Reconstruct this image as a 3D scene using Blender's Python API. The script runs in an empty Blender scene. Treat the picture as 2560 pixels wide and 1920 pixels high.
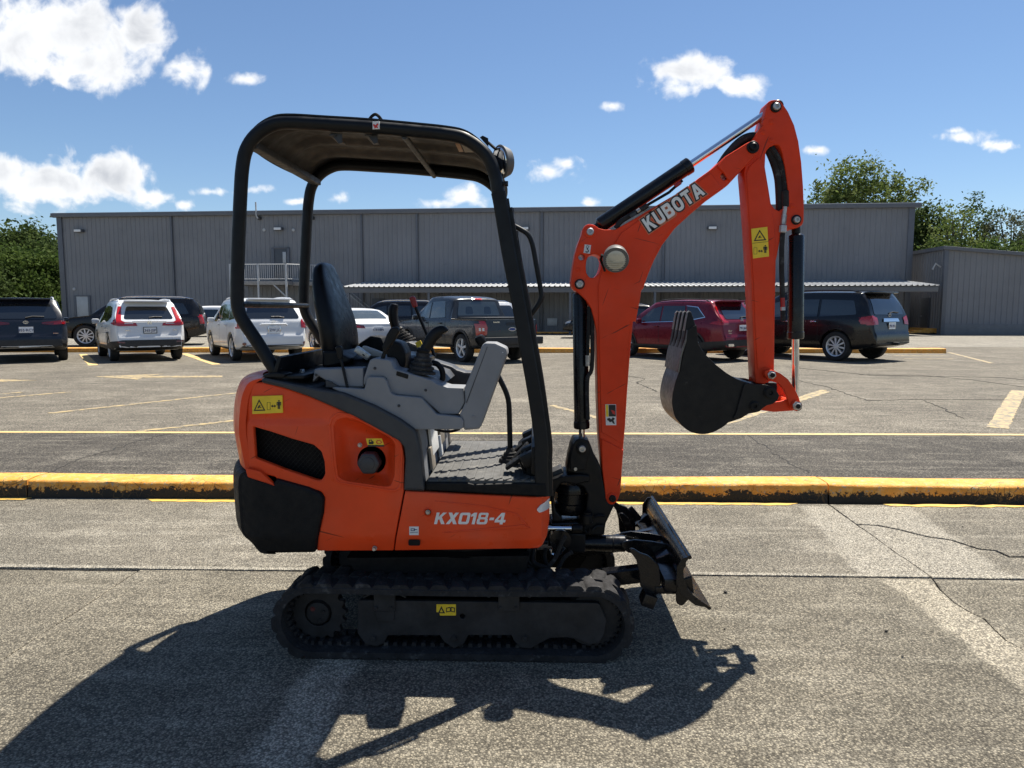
import bpy, bmesh, math, random
from mathutils import Vector, Matrix
from mathutils.bvhtree import BVHTree
R = math.radians
random.seed(7)
SC = bpy.context.scene
COL = SC.collection

# ------------------------------------------------------------------ camera, sky, sun, exposure
FPX, CX, CY = 1805.0, 1280.0, 960.0
PITCH, YAW, CAMH = R(5.84), R(1.8), 1.5
cam_d = bpy.data.cameras.new('camera'); cam = bpy.data.objects.new('camera', cam_d); COL.objects.link(cam)
cam.location = (0, 0, CAMH); cam.rotation_euler = (math.pi/2 - PITCH, 0, YAW)
cam_d.sensor_width = 36; cam_d.lens = 36*FPX/2560; cam_d.clip_start = 0.05; cam_d.clip_end = 5000
SC.camera = cam
SUN_TO = Vector((.2825, .402, 1)).normalized()
SUN_EL = math.asin(SUN_TO.z); SUN_AZ = math.atan2(SUN_TO.x, SUN_TO.y)
sun_d = bpy.data.lights.new('sun', 'SUN'); sun = bpy.data.objects.new('sun', sun_d); COL.objects.link(sun)
sun_d.energy = 5.0; sun_d.angle = R(.53); sun_d.color = (1, .945, .85)
sun.rotation_euler = SUN_TO.to_track_quat('Z', 'Y').to_euler(); sun.location = (20, 30, 60)
vs = SC.view_settings
vs.view_transform = 'Standard'; vs.look = 'None'; vs.gamma = 1; vs.exposure = 0.92; vs.use_curve_mapping = False
SKY_STRENGTH = .063

def ray(px, py):
    s, c = math.sin, math.cos
    f = Vector((-s(YAW)*c(PITCH), c(YAW)*c(PITCH), -s(PITCH))); r = Vector((c(YAW), s(YAW), 0)); u = r.cross(f)
    return f + r*((px-CX)/FPX) + u*((CY-py)/FPX)
def at(p, Y):                       # measured image point -> point of the vertical plane y = Y
    d = ray(*p); return Vector((0, 0, CAMH)) + d*(Y/d.y)
def ground_at(p, z=0.0):
    d = ray(*p); return Vector((0, 0, CAMH)) + d*((z-CAMH)/d.z)
CR = dict(A=(560,260,.37071), B=(560,640,.37071), C=(560,900,.37975), D=(640,1340,.52441), E=(1380,220,.30741), F=(1380,680,.30741),
          G=(1320,1080,.2773), H=(0,500,.37071), I=(760,500,.30741), J=(1380,480,.53345), K=(0,900,.61457), L=(1500,900,.61485), S=(0,0,1.15732))
def c(k, x, y): a = CR[k]; return (a[0]+a[2]*x, a[1]+a[2]*y)
def q(k, x, y, Y):
    v = at(c(k, x, y), Y); return (v.x, v.z)
def Q(k, pts, Y): return [q(k, p[0], p[1], Y) + tuple(p[2:]) for p in pts]

# world
w = bpy.data.worlds.new('World'); SC.world = w; w.use_nodes = True
def build_world():
    nt = w.node_tree; N = nt.nodes; L = nt.links; N.clear()
    def nd(t, **k):
        n = N.new(t)
        for a, b in k.items(): setattr(n, a, b)
        return n
    def m(op, a, b=None, cc=None, clamp=False):
        n = nd('ShaderNodeMath', operation=op, use_clamp=clamp)
        for i, v in enumerate((a, b, cc)):
            if v is None: continue
            if isinstance(v, (int, float)): n.inputs[i].default_value = v
            else: L.new(v, n.inputs[i])
        return n.outputs[0]
    sky = nd('ShaderNodeTexSky', sky_type='NISHITA', sun_disc=False, sun_elevation=SUN_EL, sun_rotation=SUN_AZ,
             altitude=10, air_density=1.0, dust_density=.12, ozone_density=5.5)
    tc = nd('ShaderNodeTexCoord'); sp = nd('ShaderNodeSeparateXYZ'); L.new(tc.outputs['Generated'], sp.inputs[0])
    x, y, z = sp.outputs
    yy = m('MAXIMUM', y, .06)
    u = m('DIVIDE', x, yy); v = m('DIVIDE', z, yy)
    uv = nd('ShaderNodeCombineXYZ'); L.new(u, uv.inputs[0]); L.new(v, uv.inputs[1])
    # cumulus: where the photograph shows them
    blobs = [(110,70,215,105),(290,75,85,85),(200,140,170,60),(395,160,62,32),(535,172,50,17),(235,375,110,50),(120,400,200,52),(15,370,60,42),(330,430,60,30),
             (1500,150,92,42),(1600,182,66,28),(1450,190,66,24),(1320,228,30,14),(1222,352,46,20),(1185,372,52,26),(730,427,30,15),(1000,425,70,24),(950,440,55,16),
             (1760,325,40,12),(2070,297,60,17),(2160,315,52,12),(2060,282,30,9),(455,414,50,11),(555,408,34,13),(1272,438,24,11),(640,436,40,8),(398,443,30,14)]
    fld = None; big = None
    for (bx, by, rx, ry) in blobs:
        d = ray(bx*1.15732, by*1.15732); u0, v0 = d.x/d.y, d.z/d.y
        s = 1.15732/FPX
        a = nd('ShaderNodeVectorMath', operation='SUBTRACT'); L.new(uv.outputs[0], a.inputs[0]); a.inputs[1].default_value = (u0, v0, 0)
        b = nd('ShaderNodeVectorMath', operation='MULTIPLY'); L.new(a.outputs[0], b.inputs[0]); b.inputs[1].default_value = (1/(rx*s), 1/(ry*s), 0)
        ln = nd('ShaderNodeVectorMath', operation='LENGTH'); L.new(b.outputs[0], ln.inputs[0])
        f = m('SUBTRACT', 1.0, ln.outputs['Value'])
        fld = f if fld is None else m('SMOOTH_MAX', fld, f, .25)
        if ry >= 40: big = f if big is None else m('SMOOTH_MAX', big, f, .3)
    fld = m('ADD', m('MULTIPLY', fld, 1.5), m('MULTIPLY', m('MAXIMUM', big, 0.0), 1.3))
    front = m('GREATER_THAN', y, .07)
    fld = m('ADD', m('MULTIPLY', fld, front), m('MULTIPLY', m('SUBTRACT', 1.0, front), -3.0))
    # the same broken cumulus goes on all round
    g = nd('ShaderNodeTexNoise'); L.new(tc.outputs['Generated'], g.inputs['Vector']); g.inputs['Scale'].default_value = 3.1; g.inputs['Detail'].default_value = 2
    inframe = m('MULTIPLY', m('LESS_THAN', m('ABSOLUTE', u), .82), m('LESS_THAN', v, .50)); inframe = m('MULTIPLY', inframe, front)
    gen = m('SUBTRACT', m('MULTIPLY', m('SUBTRACT', g.outputs[0], .63), 5.0), m('MULTIPLY', inframe, 4.0))
    low = m('GREATER_THAN', z, .03); gen = m('SUBTRACT', gen, m('MULTIPLY', m('SUBTRACT', 1.0, low), 4.0))
    fld = m('MAXIMUM', fld, gen)
    n1 = nd('ShaderNodeTexNoise'); L.new(uv.outputs[0], n1.inputs['Vector']); n1.inputs['Scale'].default_value = 19; n1.inputs['Detail'].default_value = 9; n1.inputs['Roughness'].default_value = .52; n1.inputs['Distortion'].default_value = .7
    n1b = nd('ShaderNodeTexNoise'); L.new(uv.outputs[0], n1b.inputs['Vector']); n1b.inputs['Scale'].default_value = 62; n1b.inputs['Detail'].default_value = 9; n1b.inputs['Roughness'].default_value = .5
    raw = m('ADD', fld, m('ADD', m('MULTIPLY', m('SUBTRACT', n1.outputs[0], .5), 4.4), m('MULTIPLY', m('SUBTRACT', n1b.outputs[0], .5), 1.7)))
    mr = nd('ShaderNodeMapRange', interpolation_type='SMOOTHSTEP'); L.new(raw, mr.inputs[0]); mr.inputs[1].default_value = .0; mr.inputs[2].default_value = 1.5
    thick = nd('ShaderNodeMapRange', interpolation_type='SMOOTHSTEP'); L.new(m('ADD', big, m('MULTIPLY', m('SUBTRACT', n1.outputs[0], .5), 2.2)), thick.inputs[0]); thick.inputs[1].default_value = .05; thick.inputs[2].default_value = 1.25
    n2 = nd('ShaderNodeTexNoise'); L.new(uv.outputs[0], n2.inputs['Vector']); n2.inputs['Scale'].default_value = 8; n2.inputs['Detail'].default_value = 5; n2.inputs['Roughness'].default_value = .55
    n2r = nd('ShaderNodeMapRange'); L.new(n2.outputs[0], n2r.inputs[0]); n2r.inputs[1].default_value = .36; n2r.inputs[2].default_value = .60
    sh = m('MULTIPLY', thick.outputs[0], n2r.outputs[0], clamp=True)
    cc = nd('ShaderNodeMixRGB'); L.new(sh, cc.inputs[0]); k = .046/SKY_STRENGTH
    cc.inputs[1].default_value = (12.8*k, 12.9*k, 13.0*k, 1); cc.inputs[2].default_value = (6.8*k, 7.1*k, 7.7*k, 1)
    # thin milky veil towards the horizon
    n3 = nd('ShaderNodeTexNoise'); L.new(uv.outputs[0], n3.inputs['Vector']); n3.inputs['Scale'].default_value = 4; n3.inputs['Detail'].default_value = 6
    mix = nd('ShaderNodeMixRGB'); L.new(m('MULTIPLY', mr.outputs[0], .97), mix.inputs[0]); L.new(sky.outputs[0], mix.inputs[1]); L.new(cc.outputs[0], mix.inputs[2])
    bg = nd('ShaderNodeBackground'); L.new(mix.outputs[0], bg.inputs[0]); bg.inputs[1].default_value = SKY_STRENGTH
    out = nd('ShaderNodeOutputWorld'); L.new(bg.outputs[0], out.inputs[0])
build_world()

# ------------------------------------------------------------------ materials
MATS = {}
def mat(name, col, rough=.5, metal=0., var=.12, scale=6., bump=0., bscale=60., coat=0., spec=.5, dirt=None, dscale=14., dthr=.6, alpha=None, rvar=.15):
    if name in MATS: return MATS[name]
    M = bpy.data.materials.new(name); M.use_nodes = True; nt = M.node_tree; N = nt.nodes; L = nt.links
    P = N['Principled BSDF']; P.inputs['Roughness'].default_value = rough; P.inputs['Metallic'].default_value = metal
    P.inputs['Coat Weight'].default_value = coat; P.inputs['Coat Roughness'].default_value = .06; P.inputs['Specular IOR Level'].default_value = spec
    tc = N.new('ShaderNodeTexCoord')
    n = N.new('ShaderNodeTexNoise'); n.inputs['Scale'].default_value = scale; n.inputs['Detail'].default_value = 6; n.inputs['Roughness'].default_value = .6
    L.new(tc.outputs['Object'], n.inputs['Vector'])
    r = N.new('ShaderNodeMapRange'); r.inputs[1].default_value = .3; r.inputs[2].default_value = .7; r.inputs[3].default_value = 1-var; r.inputs[4].default_value = 1+var
    L.new(n.outputs[0], r.inputs[0])
    mx = N.new('ShaderNodeMixRGB'); mx.blend_type = 'MULTIPLY'; mx.inputs[0].default_value = 1; mx.inputs[1].default_value = (*col, 1); L.new(r.outputs[0], mx.inputs[2])
    c_out = mx.outputs[0]
    if dirt:
        d = N.new('ShaderNodeTexNoise'); d.inputs['Scale'].default_value = dscale; d.inputs['Detail'].default_value = 9; d.inputs['Roughness'].default_value = .72; L.new(tc.outputs['Object'], d.inputs['Vector'])
        dr = N.new('ShaderNodeMapRange'); dr.inputs[1].default_value = dthr; dr.inputs[2].default_value = dthr+.1; L.new(d.outputs[0], dr.inputs[0])
        m2 = N.new('ShaderNodeMixRGB'); L.new(dr.outputs[0], m2.inputs[0]); L.new(c_out, m2.inputs[1]); m2.inputs[2].default_value = (*dirt, 1); c_out = m2.outputs[0]
    L.new(c_out, P.inputs['Base Color'])
    rr = N.new('ShaderNodeMapRange'); rr.inputs[1].default_value = .3; rr.inputs[2].default_value = .7; rr.inputs[3].default_value = max(.02, rough-rvar*.6); rr.inputs[4].default_value = min(1, rough+rvar)
    n4 = N.new('ShaderNodeTexNoise'); n4.inputs['Scale'].default_value = scale*3.3; n4.inputs['Detail'].default_value = 5; L.new(tc.outputs['Object'], n4.inputs['Vector']); L.new(n4.outputs[0], rr.inputs[0]); L.new(rr.outputs[0], P.inputs['Roughness'])
    if bump:
        b = N.new('ShaderNodeTexNoise'); b.inputs['Scale'].default_value = bscale; b.inputs['Detail'].default_value = 4; L.new(tc.outputs['Object'], b.inputs['Vector'])
        bp = N.new('ShaderNodeBump'); bp.inputs['Strength'].default_value = bump; bp.inputs['Distance'].default_value = .02; L.new(b.outputs[0], bp.inputs['Height']); L.new(bp.outputs[0], P.inputs['Normal'])
    MATS[name] = M; return M

# ------------------------------------------------------------------ shape helpers
def fillet(pts, seg=4):
    out = []; n = len(pts)
    for i, p in enumerate(pts):
        r = p[2] if len(p) > 2 else 0
        P = Vector(p[:2]); A = Vector(pts[i-1][:2]); B = Vector(pts[(i+1) % n][:2])
        if r <= 0: out.append((P.x, P.y)); continue
        a = A-P; b = B-P
        if a.length < 1e-6 or b.length < 1e-6: out.append((P.x, P.y)); continue
        ang = a.angle(b, math.pi)
        if ang > math.pi-.05: out.append((P.x, P.y)); continue
        t = min(r/math.tan(ang/2), a.length*.48, b.length*.48)
        s, e = P+a.normalized()*t, P+b.normalized()*t
        for k in range(seg+1):
            f = k/seg; v = s*(1-f)**2 + P*2*f*(1-f) + e*f*f; out.append((v.x, v.y))
    return out
def smooth(pts, sub=4, closed=True):
    n = len(pts); out = []; V = [Vector(p) for p in pts]
    rng = n if closed else n-1
    for i in range(rng):
        g = (lambda k: V[k % n]) if closed else (lambda k: V[max(0, min(n-1, k))])
        p0, p1, p2, p3 = g(i-1), g(i), g(i+1), g(i+2)
        for k in range(sub):
            t = k/sub
            v = ((2*p1)+(p2-p0)*t+(2*p0-5*p1+4*p2-p3)*t*t+(3*p1-p0-3*p2+p3)*t**3)*.5
            out.append(tuple(v))
    if not closed: out.append(tuple(V[-1]))
    return out
def circle(cx, cz, r, n=20, rz=None): return [(cx+r*math.cos(2*math.pi*k/n), cz+(rz or r)*math.sin(2*math.pi*k/n)) for k in range(n)]
def curve_mesh(loops, half, bevel=.002, offset=0., bres=1):
    cu = bpy.data.curves.new('t', 'CURVE'); cu.dimensions = '2D'; cu.fill_mode = 'BOTH'
    bevel = min(bevel, half*.9); cu.extrude = half-bevel; cu.bevel_depth = bevel; cu.bevel_resolution = bres; cu.offset = offset-bevel
    for lp in loops:
        s = cu.splines.new('POLY'); s.points.add(len(lp)-1)
        for pt, v in zip(s.points, lp): pt.co = (v[0], v[1], 0, 1)
        s.use_cyclic_u = True
    o = bpy.data.objects.new('t', cu); me = bpy.data.meshes.new_from_object(o)
    bpy.data.objects.remove(o); bpy.data.curves.remove(cu)
    return me
M_XZ = Matrix(((1,0,0,0),(0,0,-1,0),(0,1,0,0),(0,0,0,1)))
OFF = Vector((0, 0, 0))
class MB:
    def __init__(s): s.bm = bmesh.new()
    def mesh(s, me, M=None):
        if M is not None: me.transform(M)
        s.bm.from_mesh(me); bpy.data.meshes.remove(me); return s
    def plate(s, loops, y0, y1, bevel=.003, offset=0., M=None):       # outline in x,z extruded in y
        if loops and not isinstance(loops[0][0], (tuple, list, Vector)): loops = [loops]
        me = curve_mesh(loops, abs(y1-y0)/2, bevel, offset)
        me.transform(Matrix.Translation((0, (y0+y1)/2, 0)) @ M_XZ)
        return s.mesh(me, M)
    def box(s, cen, size, bevel=.004, rot=None, M=None):
        b = bmesh.new(); bmesh.ops.create_cube(b, size=1)
        for v in b.verts: v.co = Vector((v.co.x*size[0], v.co.y*size[1], v.co.z*size[2]))
        if bevel: bmesh.ops.bevel(b, geom=b.edges[:], offset=min(bevel, min(size)*.45), segments=2, affect='EDGES', profile=.6)
        T = Matrix.Translation(cen)
        if rot is not None: T = T @ (rot if isinstance(rot, Matrix) else Matrix.Rotation(rot[0], 4, rot[1]))
        if M is not None: T = M @ T
        bmesh.ops.transform(b, matrix=T, verts=b.verts); me = bpy.data.meshes.new('t'); b.to_mesh(me); b.free(); return s.mesh(me)
    def lathe(s, p, d, prof, seg=20, cap=True):
        p = Vector(p); d = Vector(d).normalized(); a = d.orthogonal().normalized(); b = d.cross(a); bm = s.bm; rings = []
        for t, r in prof: rings.append([bm.verts.new(p+d*t+(a*math.cos(2*math.pi*k/seg)+b*math.sin(2*math.pi*k/seg))*r) for k in range(seg)])
        for A, B in zip(rings, rings[1:]):
            for k in range(seg): bm.faces.new((A[k], A[(k+1) % seg], B[(k+1) % seg], B[k]))
        if cap:
            bm.faces.new(rings[0][::-1]); bm.faces.new(rings[-1])
        return s
    def cyl(s, p0, p1, r, seg=16, ch=.0):
        p0 = Vector(p0); p1 = Vector(p1); l = (p1-p0).length
        pr = [(0, r-ch), (ch, r), (l-ch, r), (l, r-ch)] if ch else [(0, r), (l, r)]
        return s.lathe(p0, p1-p0, pr, seg)
    def tube(s, pts, r, seg=8, closed=False, sq=None):
        P = [Vector(p) for p in pts]; n = len(P); bm = s.bm
        T = [((P[min(i+1, n-1)]-P[max(i-1, 0)])).normalized() for i in range(n)]
        a = T[0].orthogonal().normalized(); rings = []
        if sq: a = (Vector(sq[0]) - T[0]*Vector(sq[0]).dot(T[0])).normalized()
        for i in range(n):
            a = (a - T[i]*a.dot(T[i])).normalized(); b = T[i].cross(a); rr = r[i] if isinstance(r, (list, tuple)) else r
            if sq:
                hx, hy = sq[1], sq[2]; rings.append([bm.verts.new(P[i]+a*x*hx+b*y*hy) for x, y in ((1,.8),(.8,1),(-.8,1),(-1,.8),(-1,-.8),(-.8,-1),(.8,-1),(1,-.8))])
            else: rings.append([bm.verts.new(P[i]+(a*math.cos(2*math.pi*k/seg)+b*math.sin(2*math.pi*k/seg))*rr) for k in range(seg)])
        m = len(rings[0])
        for A, B in zip(rings, rings[1:]):
            for k in range(m): bm.faces.new((A[k], A[(k+1) % m], B[(k+1) % m], B[k]))
        bm.faces.new(rings[0][::-1]); bm.faces.new(rings[-1]); return s
    def grid(s, step, axes='xz'):
        bm = s.bm
        for ax in axes:
            i = 'xyz'.index(ax); lo = min(v.co[i] for v in bm.verts); hi = max(v.co[i] for v in bm.verts); k = lo+step
            while k < hi-step*.3:
                no = Vector((0,0,0)); no[i] = 1; co = Vector((0,0,0)); co[i] = k
                bmesh.ops.bisect_plane(bm, geom=bm.verts[:]+bm.edges[:]+bm.faces[:], dist=1e-5, plane_co=co, plane_no=no); k += step
        return s
    def warp(s, fn):
        for v in s.bm.verts: v.co = fn(v.co)
        return s
    def loft(s, rings, caps=True, closed=True):
        bm = s.bm; V = [[bm.verts.new(p) for p in r] for r in rings]; m = len(V[0])
        for A, B in zip(V, V[1:]):
            for k in range(m if closed else m-1): bm.faces.new((A[k], A[(k+1) % m], B[(k+1) % m], B[k]))
        if caps and closed: bm.faces.new(V[0][::-1]); bm.faces.new(V[-1])
        return s
    def done(s, name, material, parent=None, angle=38, kind=None):
        bm = s.bm
        if OFF.length: bmesh.ops.translate(bm, vec=-OFF, verts=bm.verts)
        bmesh.ops.recalc_face_normals(bm, faces=bm.faces)
        me = bpy.data.meshes.new(name); bm.to_mesh(me); bm.free()
        me.polygons.foreach_set('use_smooth', [True]*len(me.polygons)); me.set_sharp_from_angle(angle=R(angle))
        o = bpy.data.objects.new(name, me); COL.objects.link(o); me.materials.append(MATS[material] if isinstance(material, str) else material)
        if parent: o.parent = parent
        if kind: o['kind'] = kind
        return o
def tag(o, label, cat, group=None):
    o['label'] = label; o['category'] = cat
    if group: o['group'] = group
    return o
def empty(name, loc=(0,0,0), rz=0, label=None, cat=None, group=None, kind=None):
    o = bpy.data.objects.new(name, None); COL.objects.link(o); o.location = loc; o.rotation_euler = (0,0,rz); o.empty_display_size = .2
    if label: tag(o, label, cat, group)
    if kind: o['kind'] = kind
    return o
def copy_tree(o, parent=None):
    n = o.copy(); COL.objects.link(n); n.parent = parent
    for ch in [k for k in bpy.data.objects if k.parent == o]: copy_tree(ch, n)
    return n
def text_mesh(body, size, extrude=.001, bold=.0, shear=0., align='CENTER'):
    cu = bpy.data.curves.new('t', 'FONT'); cu.body = body; cu.size = size; cu.extrude = extrude; cu.offset = bold; cu.shear = shear; cu.align_x = align; cu.align_y = 'CENTER'; cu.resolution_u = 2
    o = bpy.data.objects.new('t', cu); me = bpy.data.meshes.new_from_object(o); bpy.data.objects.remove(o); bpy.data.curves.remove(cu); return me
# ------------------------------------------------------------------ ground, kerbs, markings
ZU = .10                                      # level of the parking lot behind the kerb
def paving(name, dark, mid, light, agg=95., stain=.5, bump=.35, bands=()):
    M = bpy.data.materials.new(name); M.use_nodes = True; nt = M.node_tree; N = nt.nodes; L = nt.links; P = N['Principled BSDF']
    P.inputs['Roughness'].default_value = .88; P.inputs['Specular IOR Level'].default_value = .3
    tc = N.new('ShaderNodeTexCoord'); co = tc.outputs['Object']
    def noise(sc, det=5, ro=.6, vec=co):
        n = N.new('ShaderNodeTexNoise'); n.inputs['Scale'].default_value = sc; n.inputs['Detail'].default_value = det; n.inputs['Roughness'].default_value = ro; L.new(vec, n.inputs['Vector']); return n.outputs[0]
    def rng(s, a, b, lo=0., hi=1.):
        r = N.new('ShaderNodeMapRange'); L.new(s, r.inputs[0]); r.inputs[1].default_value = a; r.inputs[2].default_value = b; r.inputs[3].default_value = lo; r.inputs[4].default_value = hi; return r.outputs[0]
    def mix(f, a, b, bl='MIX'):
        m = N.new('ShaderNodeMixRGB'); m.blend_type = bl
        for i, v in enumerate((f, a, b)):
            if isinstance(v, (int, float)): m.inputs[i].default_value = v
            elif isinstance(v, tuple): m.inputs[i].default_value = (*v, 1)
            else: L.new(v, m.inputs[i])
        return m.outputs[0]
    def math_(op, a, b):
        m = N.new('ShaderNodeMath'); m.operation = op
        for i, v in enumerate((a, b)):
            if isinstance(v, (int, float)): m.inputs[i].default_value = v
            else: L.new(v, m.inputs[i])
        return m.outputs[0]
    vo = N.new('ShaderNodeTexVoronoi'); vo.inputs['Scale'].default_value = agg; vo.inputs['Randomness'].default_value = 1; L.new(co, vo.inputs['Vector'])
    sp = N.new('ShaderNodeSeparateColor'); L.new(vo.outputs['Color'], sp.inputs[0])
    stone = rng(sp.outputs[0], .68, .86)                       # which pebbles are pale
    core = rng(vo.outputs['Distance'], .25, .62, 1, 0)
    fine = rng(noise(agg*1.7, 4, .7), .36, .66)
    base = mix(rng(noise(.55, 8, .62), .36, .66), dark, mid)
    base = mix(rng(noise(3.2, 7, .7), .42, .72, 0, .75), base, tuple(a*.62 for a in mid))
    base = mix(math_('MULTIPLY', rng(noise(1.4, 8, .68), .52, .72), stain), base, light)
    mp = N.new('ShaderNodeMapping'); mp.inputs['Scale'].default_value = (.45, 3.2, 1); mp.inputs['Rotation'].default_value = (0, 0, .03); L.new(co, mp.inputs['Vector'])
    base = mix(rng(noise(2.2, 8, .66, mp.outputs[0]), .50, .74, 0, .6), base, light)            # swept, scoured streaks
    base = mix(rng(noise(.9, 6, .6), .60, .72, 0, .45), base, tuple(a*.45 for a in mid))          # old oil and damp stains
    base = mix(rng(noise(4.5, 7, .75), .66, .72, 0, .5), base, tuple(a*.35 for a in mid))
    for (x0, x1, y0, y1, col, skew) in bands:                     # smooth trowelled strips of paler concrete
        s3 = N.new('ShaderNodeSeparateXYZ'); L.new(co, s3.inputs[0])
        xx = math_('ADD', s3.outputs[0], math_('ADD', math_('MULTIPLY', s3.outputs[1], skew), math_('MULTIPLY', math_('SUBTRACT', noise(5, 8, .7), .5), .16)))
        a = math_('MULTIPLY', rng(xx, x0, x0+.05), rng(xx, x1-.05, x1, 1, 0)); b = math_('MULTIPLY', rng(s3.outputs[1], y0, y0+.02), rng(s3.outputs[1], y1-.02, y1, 1, 0))
        base = mix(math_('MULTIPLY', math_('MULTIPLY', a, b), rng(noise(9, 8, .75), .3, .6, .35, .95)), base, col)
    def grey(v):
        cb = N.new('ShaderNodeCombineColor')
        for i in range(3): L.new(v, cb.inputs[i])
        return cb.outputs[0]
    st = mix(1, base, grey(rng(sp.outputs[1], 0, 1, .60, 1.52)), 'MULTIPLY')                      # every pebble has its own tone
    st = mix(1, st, grey(rng(vo.outputs['Distance'], .30, .72, 1.12, .50)), 'MULTIPLY')             # dark paste between pebbles
    st = mix(math_('MULTIPLY', stone, math_('MULTIPLY', core, .8)), st, mix(.5, light, mix(1, base, (2.6, 2.5, 2.3), 'MULTIPLY')))
    colr = mix(fine, mix(1, st, (.74, .725, .70), 'MULTIPLY'), mix(1, st, (1.56, 1.535, 1.475), 'MULTIPLY'))
    L.new(colr, P.inputs['Base Color'])
    h = math_('ADD', math_('MULTIPLY', core, 1.0), math_('ADD', math_('MULTIPLY', fine, .7), math_('MULTIPLY', noise(14, 6), 1.2)))
    bp = N.new('ShaderNodeBump'); bp.inputs['Strength'].default_value = bump; bp.inputs['Distance'].default_value = .006; L.new(h, bp.inputs['Height']); L.new(bp.outputs[0], P.inputs['Normal'])
    MATS[name] = M
paving('concrete_near', (.140,.126,.098), (.222,.199,.156), (.36,.33,.268), agg=112, stain=.5, bump=.8, bands=[(-2.33, -2.25, 1.2, 3.99, (.25,.225,.18), 0.0), (1.93, 2.22, 1.5, 3.99, (.41,.37,.295), 0.0), (-.98, -.72, 1.2, 3.2, (.44,.405,.33), 0.0)])
paving('concrete_row', (.140,.128,.104), (.232,.21,.17), (.38,.352,.295), agg=112, stain=.75, bump=.8, bands=[(1.35, 2.24, 4.0, 5.5, (.35,.325,.275), -.12), (-40, 40, 3.98, 4.06, (.36,.335,.28), 0.0)])
paving('asphalt_lot', (.098,.088,.072), (.160,.144,.117), (.27,.247,.204), agg=70, stain=.5, bump=.5)
paving('asphalt_strip', (.048,.043,.037), (.080,.072,.061), (.21,.193,.164), agg=70, stain=.55, bump=.7)
paving('far_concrete', (.16,.15,.128), (.23,.214,.182), (.31,.29,.25), agg=40, stain=.4, bump=.3)
mat('dirt', (.035,.031,.025), .95, var=.5, scale=30)
mat('grit', (.02,.018,.015), .95, var=.5, scale=40)
def paint(name, col, under, thr):
    M = bpy.data.materials.new(name); M.use_nodes = True; nt = M.node_tree; N = nt.nodes; L = nt.links; P = N['Principled BSDF']; P.inputs['Roughness'].default_value = .7
    tc = N.new('ShaderNodeTexCoord'); n = N.new('ShaderNodeTexNoise'); n.inputs['Scale'].default_value = 9; n.inputs['Detail'].default_value = 10; n.inputs['Roughness'].default_value = .75; L.new(tc.outputs['Object'], n.inputs['Vector'])
    n2 = N.new('ShaderNodeTexNoise'); n2.inputs['Scale'].default_value = 160; n2.inputs['Detail'].default_value = 3; L.new(tc.outputs['Object'], n2.inputs['Vector'])
    ad = N.new('ShaderNodeMath'); ad.operation = 'MULTIPLY_ADD'; L.new(n2.outputs[0], ad.inputs[0]); ad.inputs[1].default_value = .35; L.new(n.outputs[0], ad.inputs[2])
    r = N.new('ShaderNodeMapRange'); r.inputs[1].default_value = thr; r.inputs[2].default_value = thr+.06; L.new(ad.outputs[0], r.inputs[0])
    m = N.new('ShaderNodeMixRGB'); L.new(r.outputs[0], m.inputs[0]); m.inputs[1].default_value = (*col, 1); m.inputs[2].default_value = (*under, 1)
    n3 = N.new('ShaderNodeMixRGB'); n3.blend_type = 'MULTIPLY'; n3.inputs[0].default_value = .55; L.new(m.outputs[0], n3.inputs[1]); L.new(n2.outputs[0], n3.inputs[2])
    L.new(n3.outputs[0], P.inputs['Base Color']); MATS[name] = M
paint('line_paint', (.78,.55,.22), (.19,.17,.135), .74)
paint('line_faded', (.55,.41,.19), (.19,.17,.135), .66)
paint('strip_paint', (.82,.50,.09), (.19,.172,.14), .74)

def sheet(name, pts, z0, z1, material, parent=None, bevel=.004, offset=0., jitter=0., kind=None):
    if jitter:
        o = []; n = len(pts)
        for i in range(n):
            a = Vector(pts[i]); b = Vector(pts[(i+1) % n]); k = max(1, min(60, int((b-a).length/.06))); nn = Vector((-(b-a).y, (b-a).x)).normalized()
            for j in range(k): v = a.lerp(b, j/k) + nn*(random.uniform(-jitter, jitter) if j else 0); o.append((v.x, v.y))
        pts = o
    me = curve_mesh([pts], (z1-z0)/2, bevel, offset); me.transform(Matrix.Translation((0, 0, (z0+z1)/2)))
    return MB().mesh(me).done(name, material, parent, kind=kind)
def quad_sheet(name, x0, x1, y0, y1, z, material, kind=None):
    m = MB(); V = [m.bm.verts.new(p) for p in ((x0,y0,z),(x1,y0,z),(x1,y1,z),(x0,y1,z))]; m.bm.faces.new(V); return m.done(name, material, kind=kind)
quad_sheet('ground', -60, 60, -40, 5.87, -.045, 'dirt', 'structure')
lot = quad_sheet('parking_lot', -400, 400, 5.86, 900, ZU, 'asphalt_lot', 'structure')
pave = empty('pavement', kind='structure')
def g2(k, pts, z=0.): return [tuple(ground_at(c(k, *p), z))[:2] for p in pts]
jr1 = g2('L', [(1350,887),(1385,935),(1440,985),(1500,1022),(1560,1050),(1610,1100),(1650,1138),(1720,1175)]) + [(2.16,2.4),(2.21,1.2),(2.2,-6)]
jr2 = [(2.28,5.56)] + g2('L', [(960,610),(1040,668),(1110,715),(1200,783),(1280,835),(1350,885)])
crk = g2('L', [(1040,668),(1130,672),(1220,690),(1330,718),(1430,732),(1540,768),(1610,775),(1665,800)]) + [(3.6,4.38),(4.6,4.2),(6.8,4.15),(8.4,4.3)]
YJ = 4.0
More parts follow.
